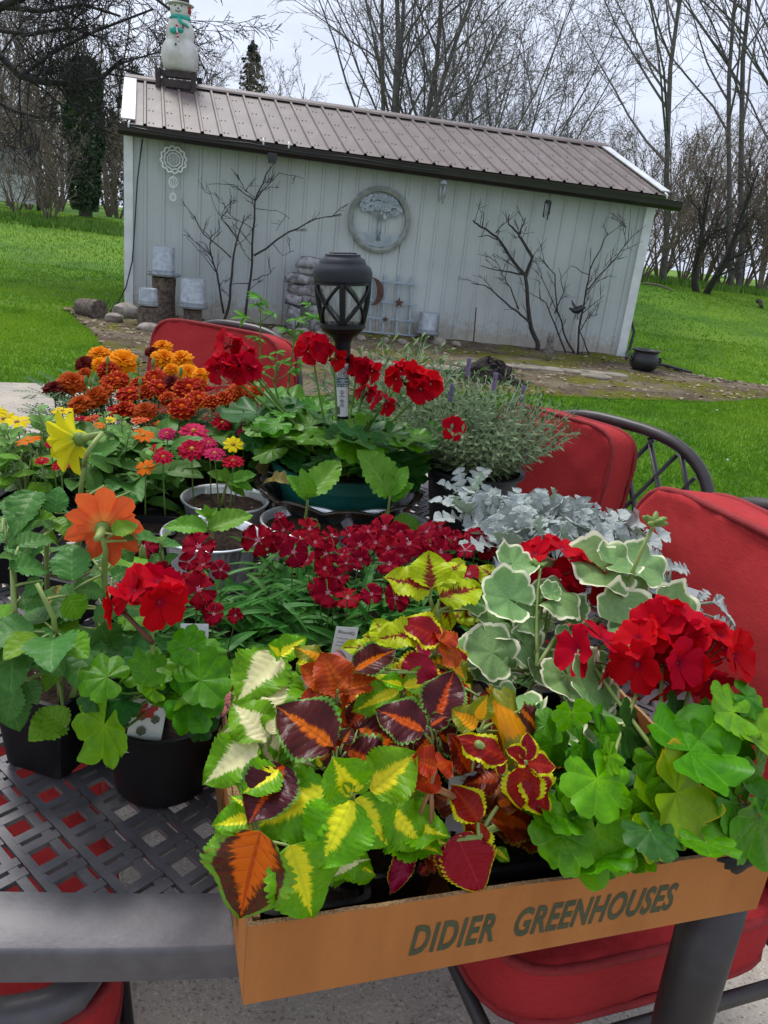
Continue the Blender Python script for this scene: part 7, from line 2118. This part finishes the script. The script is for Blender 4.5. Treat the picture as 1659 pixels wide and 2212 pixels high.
# right spilling dusty miller
p = pz(1450, 1390, TZ); p.z = TZ + .003
t = thing('dusty_miller', 'leggy dusty miller spilling toward the right red cushion', 'dusty miller', p, 'dusty miller plants'); square_pot(t, p, .085, .068, .075, .2)
hd = D3(Z1, 1180, 1000, .87)
for k, (x, y, z, x2, y2, z2_) in enumerate(((1100, 830, .91, 1020, 850, .91), (1110, 830, .91, 1160, 770, .93), (1120, 850, .905, 1200, 840, .91), (1140, 740, .935, 1060, 720, .94), (1180, 800, .93, 1280, 800, .93), (1220, 860, .915, 1275, 930, .895), (1230, 950, .90, 1180, 900, .91), (1250, 940, .90, 1270, 1000, .88), (1320, 960, .91, 1365, 905, .925), (1320, 970, .905, 1290, 920, .92), (1390, 970, .91, 1545, 1010, .895), (1400, 965, .91, 1440, 935, .92), (1390, 1040, .895, 1500, 1130, .875), (1330, 1050, .885, 1400, 1090, .875), (1060, 800, .92, 980, 780, .925), (1120, 900, .895, 1060, 920, .89), (1300, 1010, .89, 1340, 1000, .895), (1160, 920, .895, 1230, 980, .88))):
    b, e = D3(Z1, x, y, z), D3(Z1, x2, y2, z2_); stalk(t, hd, b, .002, .0014, M_stem_silver, 'petiole', n=4); put(t, dust_l[k % 4], b, e, V((0, -.45, .9)), 'leaf', 1.2)

# ---- dianthus flats
def dianthus(lab, fl, cx, cy, w, d, seed, nl, zf=.885, grp='crimson dianthus'):
    rr = random.Random(seed)
    t = thing('dianthus_flat', lab, 'dianthus', V((cx, cy, TZ + .003)), grp)
    mb = MB(); mb.box((cx, cy, TZ + .035), (w, d, .06)); mb.build('cell_tray', M_pot, t, smooth=False)
    mb = MB(); mb.fn(lambda u, v: (cx + (u - .5) * w * .96, cy + (v - .5) * d * .96, TZ + .068 + .005 * MN.noise(V((u * 30, v * 30, 0)))), 24, 16); mb.build('soil', M_soil, t)
    for k, (x, y, r) in enumerate(fl):
        p = pz(x, y, zf + rr.uniform(-.012, .014)); fs = px2m(r, p) * 1.22
        f = V((cx + max(-.5, min(.5, (p.x - cx) / w)) * w * .9, cy + max(-.5, min(.5, (p.y - cy) / d)) * d * .9, TZ + .07))
        st = stalk(t, f, p, .0013, .001, M_stem, 'flower_stem', n=3, sides=4, bow=.08)
        mb = MB(); nr = V((rr.uniform(-.75, .75), -.75 + rr.uniform(-.5, .6), .75)).normalized()
        mb.tube([p - nr * .016, p - nr * .002], [.0022, .003], 6); mb.build('calyx', M_calyx, st)
        link('flower', F_dia[k % 3], st, facing(p, nr, fs, rr.uniform(0, 6)))
    for k in range(nl):
        b = V((cx + rr.uniform(-.5, .5) * w, cy + rr.uniform(-.5, .5) * d, TZ + .06 + rr.uniform(0, .06))); a = rr.uniform(0, 6.28); el = rr.uniform(-.1, 1.0)
        put(t, dia_l[k % 3], b, b + V((cos(a) * cos(el), sin(a) * cos(el), sin(el))) * rr.uniform(.035, .065), NZ + V((rr.uniform(-.3, .3), rr.uniform(-.4, .2), 0)), 'leaf', rr.uniform(1.0, 1.6))
    for k in range(int(nl * .4)):     # long strap leaves standing up at the front
        b = V((cx + rr.uniform(-.5, .5) * w, cy + rr.uniform(-.58, -.1) * d, TZ + rr.uniform(.05, .10))); a = rr.uniform(3.4, 6.0)
        put(t, dia_l[1 + k % 2], b, b + V((cos(a) * .6, sin(a) * .5, rr.uniform(.2, .8))) * rr.uniform(.06, .095), NZ + V((0, -.6, 0)), 'leaf', 1.3)
    return t
f8 = [(160, 245, 80), (350, 310, 75), (300, 190, 60), (440, 185, 65), (530, 320, 60), (430, 360, 55), (560, 220, 50), (620, 330, 50), (720, 270, 70), (850, 180, 75), (760, 200, 50), (720, 350, 55), (870, 290, 65), (980, 265, 75), (880, 375, 65), (640, 370, 45), (520, 400, 60), (540, 530, 80), (650, 560, 65), (780, 540, 55), (905, 560, 75), (280, 120, 30), (240, 260, 50), (470, 260, 55), (660, 220, 50), (800, 260, 55), (600, 450, 50), (480, 500, 50), (690, 210, 45), (940, 330, 50), (390, 240, 50)]
f8b = [(1150, 180, 70), (1080, 200, 50), (1150, 310, 80), (1230, 240, 60), (1360, 240, 70), (1420, 300, 60), (1310, 430, 65), (1230, 590, 40), (1500, 410, 28), (1100, 280, 50), (940, 200, 45), (1060, 320, 50), (1290, 300, 50), (1180, 230, 50), (1380, 430, 35)]
dianthus('crimson dianthus flat in the middle, in front of the foil cups', [(*Z8(x, y), r * .40) for x, y, r in f8], -.065, 1.10, .29, .27, 71, 300)
dianthus('crimson dianthus flat beside the dusty miller', [(*Z8(x, y), r * .40) for x, y, r in f8b], .165, 1.19, .17, .22, 72, 110)
f7 = [(940, 420, 80), (1300, 420, 95), (1330, 540, 70), (1180, 640, 60), (1295, 700, 110), (1060, 590, 70), (1440, 570, 60), (1400, 860, 70), (1540, 870, 50), (1330, 800, 50), (890, 290, 30), (1230, 520, 60)]
dianthus('small crimson dianthus flat left, behind the round-pot geranium', [(*Z7(x, y), r * .33) for x, y, r in f7], -.245, .965, .13, .20, 73, 100)

# ---- marigolds and zinnias
def marig(lab, lst, seed, c, w, d, zt, fern=330):
    rr = random.Random(seed)
    t = thing('marigold_flat', lab, 'marigold', V((c.x, c.y, TZ + .003)), 'marigold flats')
    mb = MB(); mb.box((c.x, c.y, TZ + .035), (w, d, .06)); mb.build('cell_tray', M_pot, t, smooth=False)
    for k, (x, y, r, kd) in enumerate(lst):
        Yd = 1.97 - (y - 150) / 450 * .34
        p = py_(*Z5(x, y), Yd); fs = px2m(r * .3637, p) * 1.45
        st = stalk(t, V((p.x + rr.uniform(-.02, .02), p.y + .01, .80)), p - NZ * .02, .0016, .0014, M_stem, 'flower_stem', n=3, bow=.03)
        nr = V((rr.uniform(-.35, .35), -.55 + rr.uniform(-.35, .25), 1)).normalized()
        mb = MB(); mb.tube([p - nr * fs * .9, p - nr * fs * .3, p], [fs * .16, fs * .26, fs * .34], 8); mb.build('calyx', M_calyx, st)
        me = (F_marm if kd == 'B' else F_mar[kd])[k % 2]
        link('flower', me, st, facing(p, nr, fs, rr.uniform(0, 6)))
    mb = MB()
    for k in range(fern):           # ferny leaves: many tiny leaflets
        b = V((c.x + rr.uniform(-.5, .5) * w, c.y + rr.uniform(-.5, .5) * d, rr.uniform(.82, zt))); a = rr.uniform(0, 6.28)
        dd = V((cos(a), sin(a), rr.uniform(.0, .5))).normalized(); sd_ = dd.cross(NZ).normalized()
        for i in range(6):
            for s in (-1, 1):
                q = b + dd * (.012 + .0085 * i); e = q + (dd * .5 + sd_ * s * .8).normalized() * .021 * (1 - .08 * i); w_ = dd * .0034
                b0 = len(mb.v); mb.v += [tuple(q), tuple(q.lerp(e, .5) - w_), tuple(e), tuple(q.lerp(e, .5) + w_)]; mb.f.append((b0, b0 + 1, b0 + 2, b0 + 3))
                for j, uvq in enumerate(((.5, 0), (0, .5), (.5, 1), (1, .5))): mb.uv[b0 + j] = uvq
    o = mb.build('foliage', LM_fern, t, smooth=False); o['kind'] = 'stuff'
    for x, y in ((820, 260), (832, 380), (570, 350), (510, 370), (640, 255), (910, 265), (1075, 320), (535, 385)):
        if (x < 750) == (seed % 2 == 1):
            p = py_(*Z5(x, y), 1.9 - (y - 150) / 450 * .34); stalk(t, V((p.x, p.y + .01, .85)), p, .0014, .0016, M_stem, 'flower_stem', n=3); link('bud', BUD, t, facing(p, NZ, .011))
mA = [(588, 222, 58, 'O'), (590, 275, 45, 'O'), (730, 262, 75, 'O'), (500, 275, 48, 'D'), (325, 425, 58, 'D'), (640, 310, 60, 'M'), (700, 370, 55, 'B'), (430, 385, 70, 'T'), (660, 375, 55, 'B'), (565, 475, 65, 'T'), (480, 515, 65, 'T'), (500, 330, 35, 'T'), (740, 545, 60, 'M'), (380, 400, 45, 'M'), (620, 430, 45, 'M')]
mB = [(965, 175, 48, 'O'), (975, 240, 60, 'O'), (1075, 245, 58, 'O'), (1120, 330, 55, 'O'), (1190, 345, 50, 'O'), (1010, 310, 40, 'O'), (905, 205, 38, 'D'), (1025, 385, 50, 'D'), (775, 450, 72, 'B'), (920, 360, 60, 'B'), (950, 415, 65, 'B'), (1120, 420, 75, 'B'), (1180, 480, 60, 'B'), (1080, 535, 68, 'B'), (860, 560, 60, 'T'), (820, 400, 50, 'M'), (1170, 390, 45, 'B'), (1260, 500, 50, 'M'), (870, 440, 50, 'M'), (1000, 480, 45, 'M'), (1420, 445, 60, 'T'), (1520, 445, 45, 'T'), (1330, 480, 50, 'M')]
marig('orange and mahogany marigolds at the back left corner of the table', mA, 81, V((-.70, 1.84, 0)), .27, .32, .93)
marig('orange and rust marigolds before the far red chair', mB, 82, V((-.42, 1.86, 0)), .30, .32, .94)
def zinn(lab, lst, seed, c, w, d, nl):
    rr = random.Random(seed)
    t = thing('zinnia_flat', lab, 'zinnia', V((c.x, c.y, TZ + .003)), 'zinnia flats')
    mb = MB(); mb.box((c.x, c.y, TZ + .035), (w, d, .06)); mb.build('cell_tray', M_pot, t, smooth=False)
    for k, (x, y, r, kd) in enumerate(lst):
        p = pz(*Z5(x, y), .905 + rr.uniform(-.015, .02)); fs = px2m(r * .3637, p) * 1.3
        st = stalk(t, V((p.x + rr.uniform(-.01, .01), p.y + .02, .79)), p - NZ * .004, .0016, .0014, M_stem, 'flower_stem', n=3, bow=.03)
        link('flower', F_zin[kd][k % 2], st, facing(p, V((rr.uniform(-.3, .3), -.45 + rr.uniform(-.3, .3), 1)), fs, rr.uniform(0, 6)))
    for k in range(nl):
        b = V((c.x + rr.uniform(-.5, .5) * w, c.y + rr.uniform(-.5, .5) * d, rr.uniform(.78, .89))); a = rr.uniform(0, 6.28); el = rr.uniform(-.2, .8)
        put(t, zin_l[k % 3], b, b + V((cos(a) * cos(el), sin(a) * cos(el), sin(el))) * rr.uniform(.045, .085), NZ + V((rr.uniform(-.4, .4), rr.uniform(-.6, .2), 0)), 'leaf', rr.uniform(1.1, 1.6))
zinn('mixed yellow and orange zinnias at the left edge of the picture', [(20, 600, 55, 'y'), (100, 620, 65, 'y'), (370, 555, 50, 'y'), (170, 730, 60, 'o'), (640, 610, 40, 'y'), (300, 755, 30, 'c'), (360, 880, 45, 'c'), (545, 600, 45, 's'), (470, 600, 30, 'c'), (250, 850, 35, 'c'), (590, 640, 30, 'o'), (-30, 560, 55, 'y')], 91, V((-.68, 1.52, 0)), .42, .24, 90)
zinn('pink and crimson zinnias just left of the green pot', [(1150, 680, 75, 'p'), (1240, 745, 45, 'p'), (1275, 810, 55, 'p'), (1140, 785, 70, 'c'), (1385, 855, 55, 'c'), (1320, 630, 55, 'c'), (850, 700, 55, 'o'), (965, 650, 50, 'o'), (830, 610, 45, 's'), (1385, 755, 50, 'y'), (1440, 680, 30, 'p'), (990, 690, 45, 'p'), (1420, 570, 40, 'o'), (1230, 400, 45, 'c'), (700, 560, 55, 'c')], 92, V((-.40, 1.70, 0)), .30, .20, 200)

zinn('leafy zinnias with one crimson and one orange bloom left of the foil cups', [(970, 830, 50, 'c'), (865, 890, 50, 'o'), (930, 780, 35, 'c')], 93, V((-.49, 1.47, 0)), .16, .20, 95)
# ---- herbs, rosemary, basil on the left
def herb(lab, stems, seed, pot, ls=.034, kind=None, mt=M_stem_pale, nm='herb_plant', cat='herb', ws=1.1):
    rr = random.Random(seed)
    t = thing(nm, lab, cat, V((pot.x, pot.y, TZ + .003))); square_pot(t, pot, .085, .068, .075, .1)
    for (x0, y0, z0, x1, y1, z1, n) in stems:
        a, b = D3(Z5, x0, y0, z0), D3(Z5, x1, y1, z1)
        stalk(t, V((pot.x, pot.y, .79)), a, .0022, .002, mt, 'stem', n=3); stalk(t, a, b, .002, .0013, mt, 'stem', n=4, bow=.03)
        for k in range(n):
            f = (k + .3) / n; q = a.lerp(b, f); an = (k % 2) * pi / 2 + rr.uniform(-.3, .3) + x0
            for s in (0, pi):
                d = V((cos(an + s), sin(an + s), .25 + .7 * f)).normalized(); L = ls * (1.1 - .55 * f) * rr.uniform(.85, 1.15)
                put(t, (kind or herb_l)[k % len(kind or herb_l)], q + d * .004, q + d * L, NZ + V((0, -.4, 0)) - d * .4, 'leaf', ws)
    return t
herb('upright pale green herb with paired leaves among the zinnias', [(650, 930, .82, 620, 560, .95, 8), (740, 880, .83, 720, 590, .95, 8), (830, 1050, .80, 930, 760, .93, 7), (900, 1000, .80, 950, 800, .91, 5), (700, 950, .82, 780, 640, .94, 7), (620, 800, .86, 560, 700, .92, 5), (760, 1000, .81, 870, 900, .87, 4)], 101, pz(*Z5(760, 1010), .78))
herb('oregano-like herb with oval leaves in front of the yellow zinnias', [(330, 900, .84, 230, 520, .96, 6), (240, 820, .86, 250, 600, .94, 5), (420, 760, .88, 360, 620, .95, 5), (90, 800, .87, 30, 660, .93, 5), (30, 950, .83, 60, 760, .90, 5), (560, 900, .84, 570, 720, .92, 5)], 102, pz(*Z5(300, 1000), .78), ls=.042)
rp = pz(*Z5(310, 1010), .78)
t = thing('rosemary_plant', 'needle-leaved rosemary left of the yellow dahlia bloom', 'rosemary', V((rp.x, rp.y, TZ + .003))); square_pot(t, rp, .09, .07, .075, 0)
bush(t, V((rp.x, rp.y, 0)), .11, .80, .935, 46, 34, .024, .0014, LM_rose, M_stem_pale, 17, up=.8)
bp = pz(*Z5(150, 1110), .78)
t = thing('basil_plant', 'light green basil with puckered leaves at the left', 'basil', V((bp.x, bp.y, TZ + .003))); square_pot(t, bp, .08, .065, .075, 0)
for k in range(16):
    a = k * 2.4; b = V((bp.x, bp.y, .80 + .005 * k)); d = V((cos(a), sin(a), .1 + .03 * k)).normalized(); q = b + d * .02
    stalk(t, V((bp.x, bp.y, .79)), q, .002, .0014, M_stem_pale, 'petiole', n=3); put(t, basil_l[k % 2], q, q + d * .055, NZ - V((0, .3, 0)), 'leaf', 1.1)
# ---- tall palmate plant rising behind the geranium
pp = V((-.26, 1.78, 0)); t = thing('palmate_plant', 'tall light green plant with finger-like leaves left of the solar light', 'plant', V((pp.x, pp.y, TZ + .003))); square_pot(t, pp, .10, .08, .09, .2)
stems = [((265, 400), (268, 70), 1.74), ((400, 420), (430, 170), 1.74), ((330, 420), (345, 330), 1.70)]
rr = random.Random(5)
nodes = []
for (a, b, Yd) in stems:
    A, B = py_(*Z6(*a), Yd), py_(*Z6(*b), Yd); stalk(t, V((pp.x, pp.y, .80)), A, .003, .0024, M_stem, 'stem', n=3); stalk(t, A, B, .0024, .0015, M_stem, 'stem', bow=.02)
for k, (x, y, s) in enumerate(((270, 30, 60), (200, 120, 60), (330, 100, 50), (430, 130, 60), (520, 120, 60), (390, 180, 45), (470, 190, 50), (265, 220, 35), (230, 210, 32), (300, 300, 40), (370, 330, 45), (320, 350, 40), (410, 370, 45), (280, 380, 40), (440, 330, 40), (345, 280, 40), (250, 60, 45), (500, 60, 40))):
    p = py_(*Z6(x, y), 1.72); a0_ = rr.uniform(0, 6.28); L = px2m(s * .463, p) * 1.25
    near_ = min(stems, key=lambda q: abs(q[1][0] - x) + abs(q[1][1] - y) * .3)
    q = py_(*Z6(near_[1][0], min(near_[0][1], max(near_[1][1], y + 40))), near_[2]); pe = stalk(t, q, p, .0012, .0009, M_stem, 'petiole', n=3)
    for i in range(6):
        a = a0_ + (i - 2.5) * .62; put(t, leaflet[i % 2], p, p + V((cos(a) * .9, sin(a) * .55 - .1, .25 * cos(i - 2.5) + rr.uniform(-.15, .25))).normalized() * L * (1 - .09 * abs(i - 2.5)), V((0, -.55, .8)), 'leaflet', 1.1)

# ---- dahlias on the left
def dahlia(lab, pot, stems, leaves, seed, wpot=.10, fill=0):
    rr = random.Random(seed)
    t = thing('dahlia_plant', lab, 'dahlia', V((pot.x, pot.y, TZ + .003))); square_pot(t, pot, wpot, wpot * .80, .105 if wpot > .09 else .08, -.25, soil=.012)
    segs = []
    for P in stems:
        Q = [D3(Z7, *q) for q in P]; Q[0] = V((Q[0].x, Q[0].y, .79)) if len(P) > 2 else Q[0]
        mb = MB(); PP = []
        for i in range(len(Q) - 1): PP += [Q[i].lerp(Q[i + 1], f) for f in (0, .5)]
        PP.append(Q[-1]); mb.tube(PP, [.0042 - .0022 * i / len(PP) for i in range(len(PP))], 8); mb.build('stem', M_stem_pale, t); segs += PP
    for k, (v, x, y, z, x2, y2, z2_, w) in enumerate(leaves):
        b, e = D3(Z7, x, y, z), D3(Z7, x2, y2, z2_); h = min(segs, key=lambda q: (q - b).length)
        if (h - b).length > .003: stalk(t, h, b, .0018, .0013, M_stem_pale, 'petiole', n=4, bow=.1)
        e = b + (e - b) * 1.12; put(t, dahlia_l[v], b, e, V((0, -.5, .86)), 'leaf', w * 1.12)
    for k in range(fill):
        h = rr.choice([q for q in segs[2:] if q.z < .95]); a = rr.uniform(0, 6.28); d = V((cos(a), sin(a), rr.uniform(-.15, .4))).normalized(); q = h + d * .02
        if q.z < .86: continue
        stalk(t, h, q, .0014, .0011, M_stem_pale, 'petiole', n=3); put(t, dahlia_l[k % 4], q, q + d * rr.uniform(.04, .07), NZ + V((0, -.4, 0)), 'leaf', 1.25)
    return t
sp1 = pz(112, 1640, TZ)
dA = dahlia('dahlia with thick stems and an orange bloom in the square black pot', V((sp1.x, sp1.y + .01, 0)), [[(410, 1480, .80), (390, 1300, .85), (370, 1080, .90), (350, 880, .95), (240, 660, .98)], [(190, 1490, .80), (140, 1150, .87), (90, 800, .95), (80, 560, .98)], [(700, 780, .92), (680, 600, .96), (690, 440, 1.0), (660, 330, 1.02)], [(390, 1290, .85), (640, 960, .91), (720, 700, .94)]], [
    (0, 470, 640, .97, 460, 400, 1.0, 1.3), (1, 650, 930, .93, 750, 1120, .89, 1.15), (2, 820, 290, 1.02, 760, 210, 1.03, 1.3), (0, 830, 380, 1.01, 1080, 325, 1.0, .9), (2, 740, 340, 1.02, 880, 260, 1.03, 1.2), (0, 480, 700, .955, 680, 700, .95, 1.2), (2, 440, 740, .955, 530, 880, .93, 1.4), (1, 350, 970, .93, 30, 1220, .90, .8), (0, 280, 640, .97, 160, 720, .96, 1.3), (0, 130, 760, .95, 290, 760, .955, 1.4), (2, 150, 880, .93, 80, 930, .925, 1.2), (0, 60, 920, .93, 40, 1080, .90, 1.1), (0, 60, 560, .985, 310, 540, .98, 1.1), (0, 90, 500, .99, 20, 470, 1.0, 1.2), (0, 120, 420, .995, 330, 340, 1.0, 1.0), (2, 380, 1180, .88, 290, 1340, .86, 1.0), (2, 430, 1600, .83, 300, 1480, .85, 1.3), (2, 420, 1540, .83, 215, 1640, .83, 1.5), (0, 110, 1320, .87, 20, 1550, .84, 1.2), (0, 180, 1300, .87, 230, 1420, .86, 1.2), (1, 480, 1150, .89, 660, 1130, .89, .9), (0, 730, 620, .95, 840, 560, .96, 1.3), (0, 790, 420, .98, 860, 500, .97, 1.2), (3, 70, 1020, .91, -40, 1110, .90, 1.0), (0, 560, 450, .97, 720, 390, .98, 1.0), (0, 350, 300, 1.0, 290, 250, 1.01, 1.2), (0, 610, 880, .93, 760, 830, .94, 1.2), (1, 40, 1290, .87, 90, 1600, .83, 1.1)], 111, fill=34, wpot=.098)
dB = dahlia('dahlia with a drooping yellow bloom, second row on the left', pz(150, 1330, TZ), [[(500, 560, .85), (520, 200, .96), (530, 20, 1.02), (548, -110, 1.045)], [(300, 500, .85), (300, 250, .93), (280, 100, .97)], [(100, 600, .84), (60, 350, .92), (20, 240, .95)]], [
    (0, 360, 200, .96, 370, 40, .99, 1.4), (1, 240, 180, .965, 60, 330, .95, .8), (0, 230, 60, .98, 90, 260, .96, .9), (0, 620, 110, .97, 760, 10, .99, .8), (0, 780, 150, .97, 820, 250, .95, 1.2), (2, 420, 220, .95, 460, 330, .94, 1.2), (0, 850, 60, .97, 800, 180, .95, 1.3), (0, 520, 220, .95, 470, 170, .97, 1.2), (2, 370, 400, .92, 320, 330, .94, 1.3), (0, 230, 350, .93, 160, 480, .92, 1.2), (0, 40, 400, .93, 180, 430, .93, 1.1), (0, 20, 330, .94, -80, 420, .93, 1.1), (0, 760, 480, .92, 830, 540, .91, 1.1), (0, 600, 500, .92, 700, 440, .93, 1.1), (0, 880, 330, .93, 860, 430, .92, 1.0), (0, 680, 20, 1.0, 640, 130, .98, 1.1)], 112, wpot=.085, fill=14)
dC = dahlia('budding dahlia seedling behind the left geranium', pz(290, 1400, TZ), [[(880, 700, .85), (900, 560, .91), (930, 460, .95)], [(1000, 600, .84), (1060, 480, .90), (1050, 380, .94)]], [(0, 920, 500, .94, 1010, 560, .92, 1.2), (0, 880, 560, .92, 780, 560, .92, 1.1), (0, 1060, 420, .93, 1180, 380, .93, .9), (2, 1050, 380, .94, 1040, 330, .96, 1.2), (0, 1040, 470, .91, 980, 530, .90, 1.1), (0, 1080, 540, .90, 1130, 470, .92, 1.0)], 113, wpot=.08, fill=2)
link('bud', BUD, dC, facing(D3(Z7, 930, 455, .955), NZ, .010))
def big_bloom(plant, c, n, count, mt, L, W, seed, rows=2, dr=.3, tilt=.35):
    rr = random.Random(seed)
    st = stalk(plant, c - n * .030, c, .0032, .006, M_stem_pale, 'flower_neck', n=3)
    me = [blade('petal', mt, W=W, a=.62, b=.42, fold=.35, droop=dr, nu=6, nv=8, seed=s + seed, wave=.04) for s in range(2)]
    x_ = n.orthogonal().normalized(); y_ = n.cross(x_)
    for r in range(rows):
        for k in range(count):
            a = 2 * pi * (k + .5 * r) / count + rr.uniform(-.1, .1); d = (x_ * cos(a) + y_ * sin(a)) * cos(tilt + .35 * r) + n * sin(tilt + .35 * r)
            b = c + d * .006 + n * .002 * r
            put(st, me[k % 2], b, b + d * L * (1 - .15 * r) * rr.uniform(.9, 1.08), n, 'petal', 1.0)
    mb = MB(); mb.lathe([(.001, -.010), (.007, -.006), (.009, .0), (.006, .006), (.001, .008)], 10, c); mb.build('calyx', M_calyx, st)
big_bloom(dA, D3(Z7, 672, 300, 1.02), V((-.15, .95, .02)).normalized(), 9, PM_dor, .038, .27, 1, dr=.15, tilt=.15)
yc = D3(Z5, 475, 720, 1.075); yn = V((-.80, .10, -.30)).normalized()
stalk(dB, D3(Z7, 548, -110, 1.045), yc - yn * .030, .0028, .0030, M_stem_pale, 'stem', mid=D3(Z7, 552, -200, 1.085))
big_bloom(dB, yc, V((-.80, .10, -.30)).normalized(), 8, PM_dyel, .038, .25, 2, dr=.20, tilt=.5)
for x, y, k in ((355, 730, 0), (300, 800, 0)): put(dA, dry_l[0], D3(Z7, x, y, .95), D3(Z7, x + 30, y - 60, .96), TOCAM, 'withered_leaf', 1.6)
# small filler pots seen between leaves on the left
for x, y, w, lab in ((30, 1200, .09, 'black nursery pot in shade at the left edge'), (330, 1180, .09, 'black nursery pot in shade left of the foil cups'), (215, 1560, .06, 'narrow black nursery pot between the square and round pots')):
    p = pz(x, y, TZ + .04); t = thing('nursery_pot', lab, 'pot', V((p.x, p.y, TZ + .003))); square_pot(t, p, w, w * .78, .08, .1)
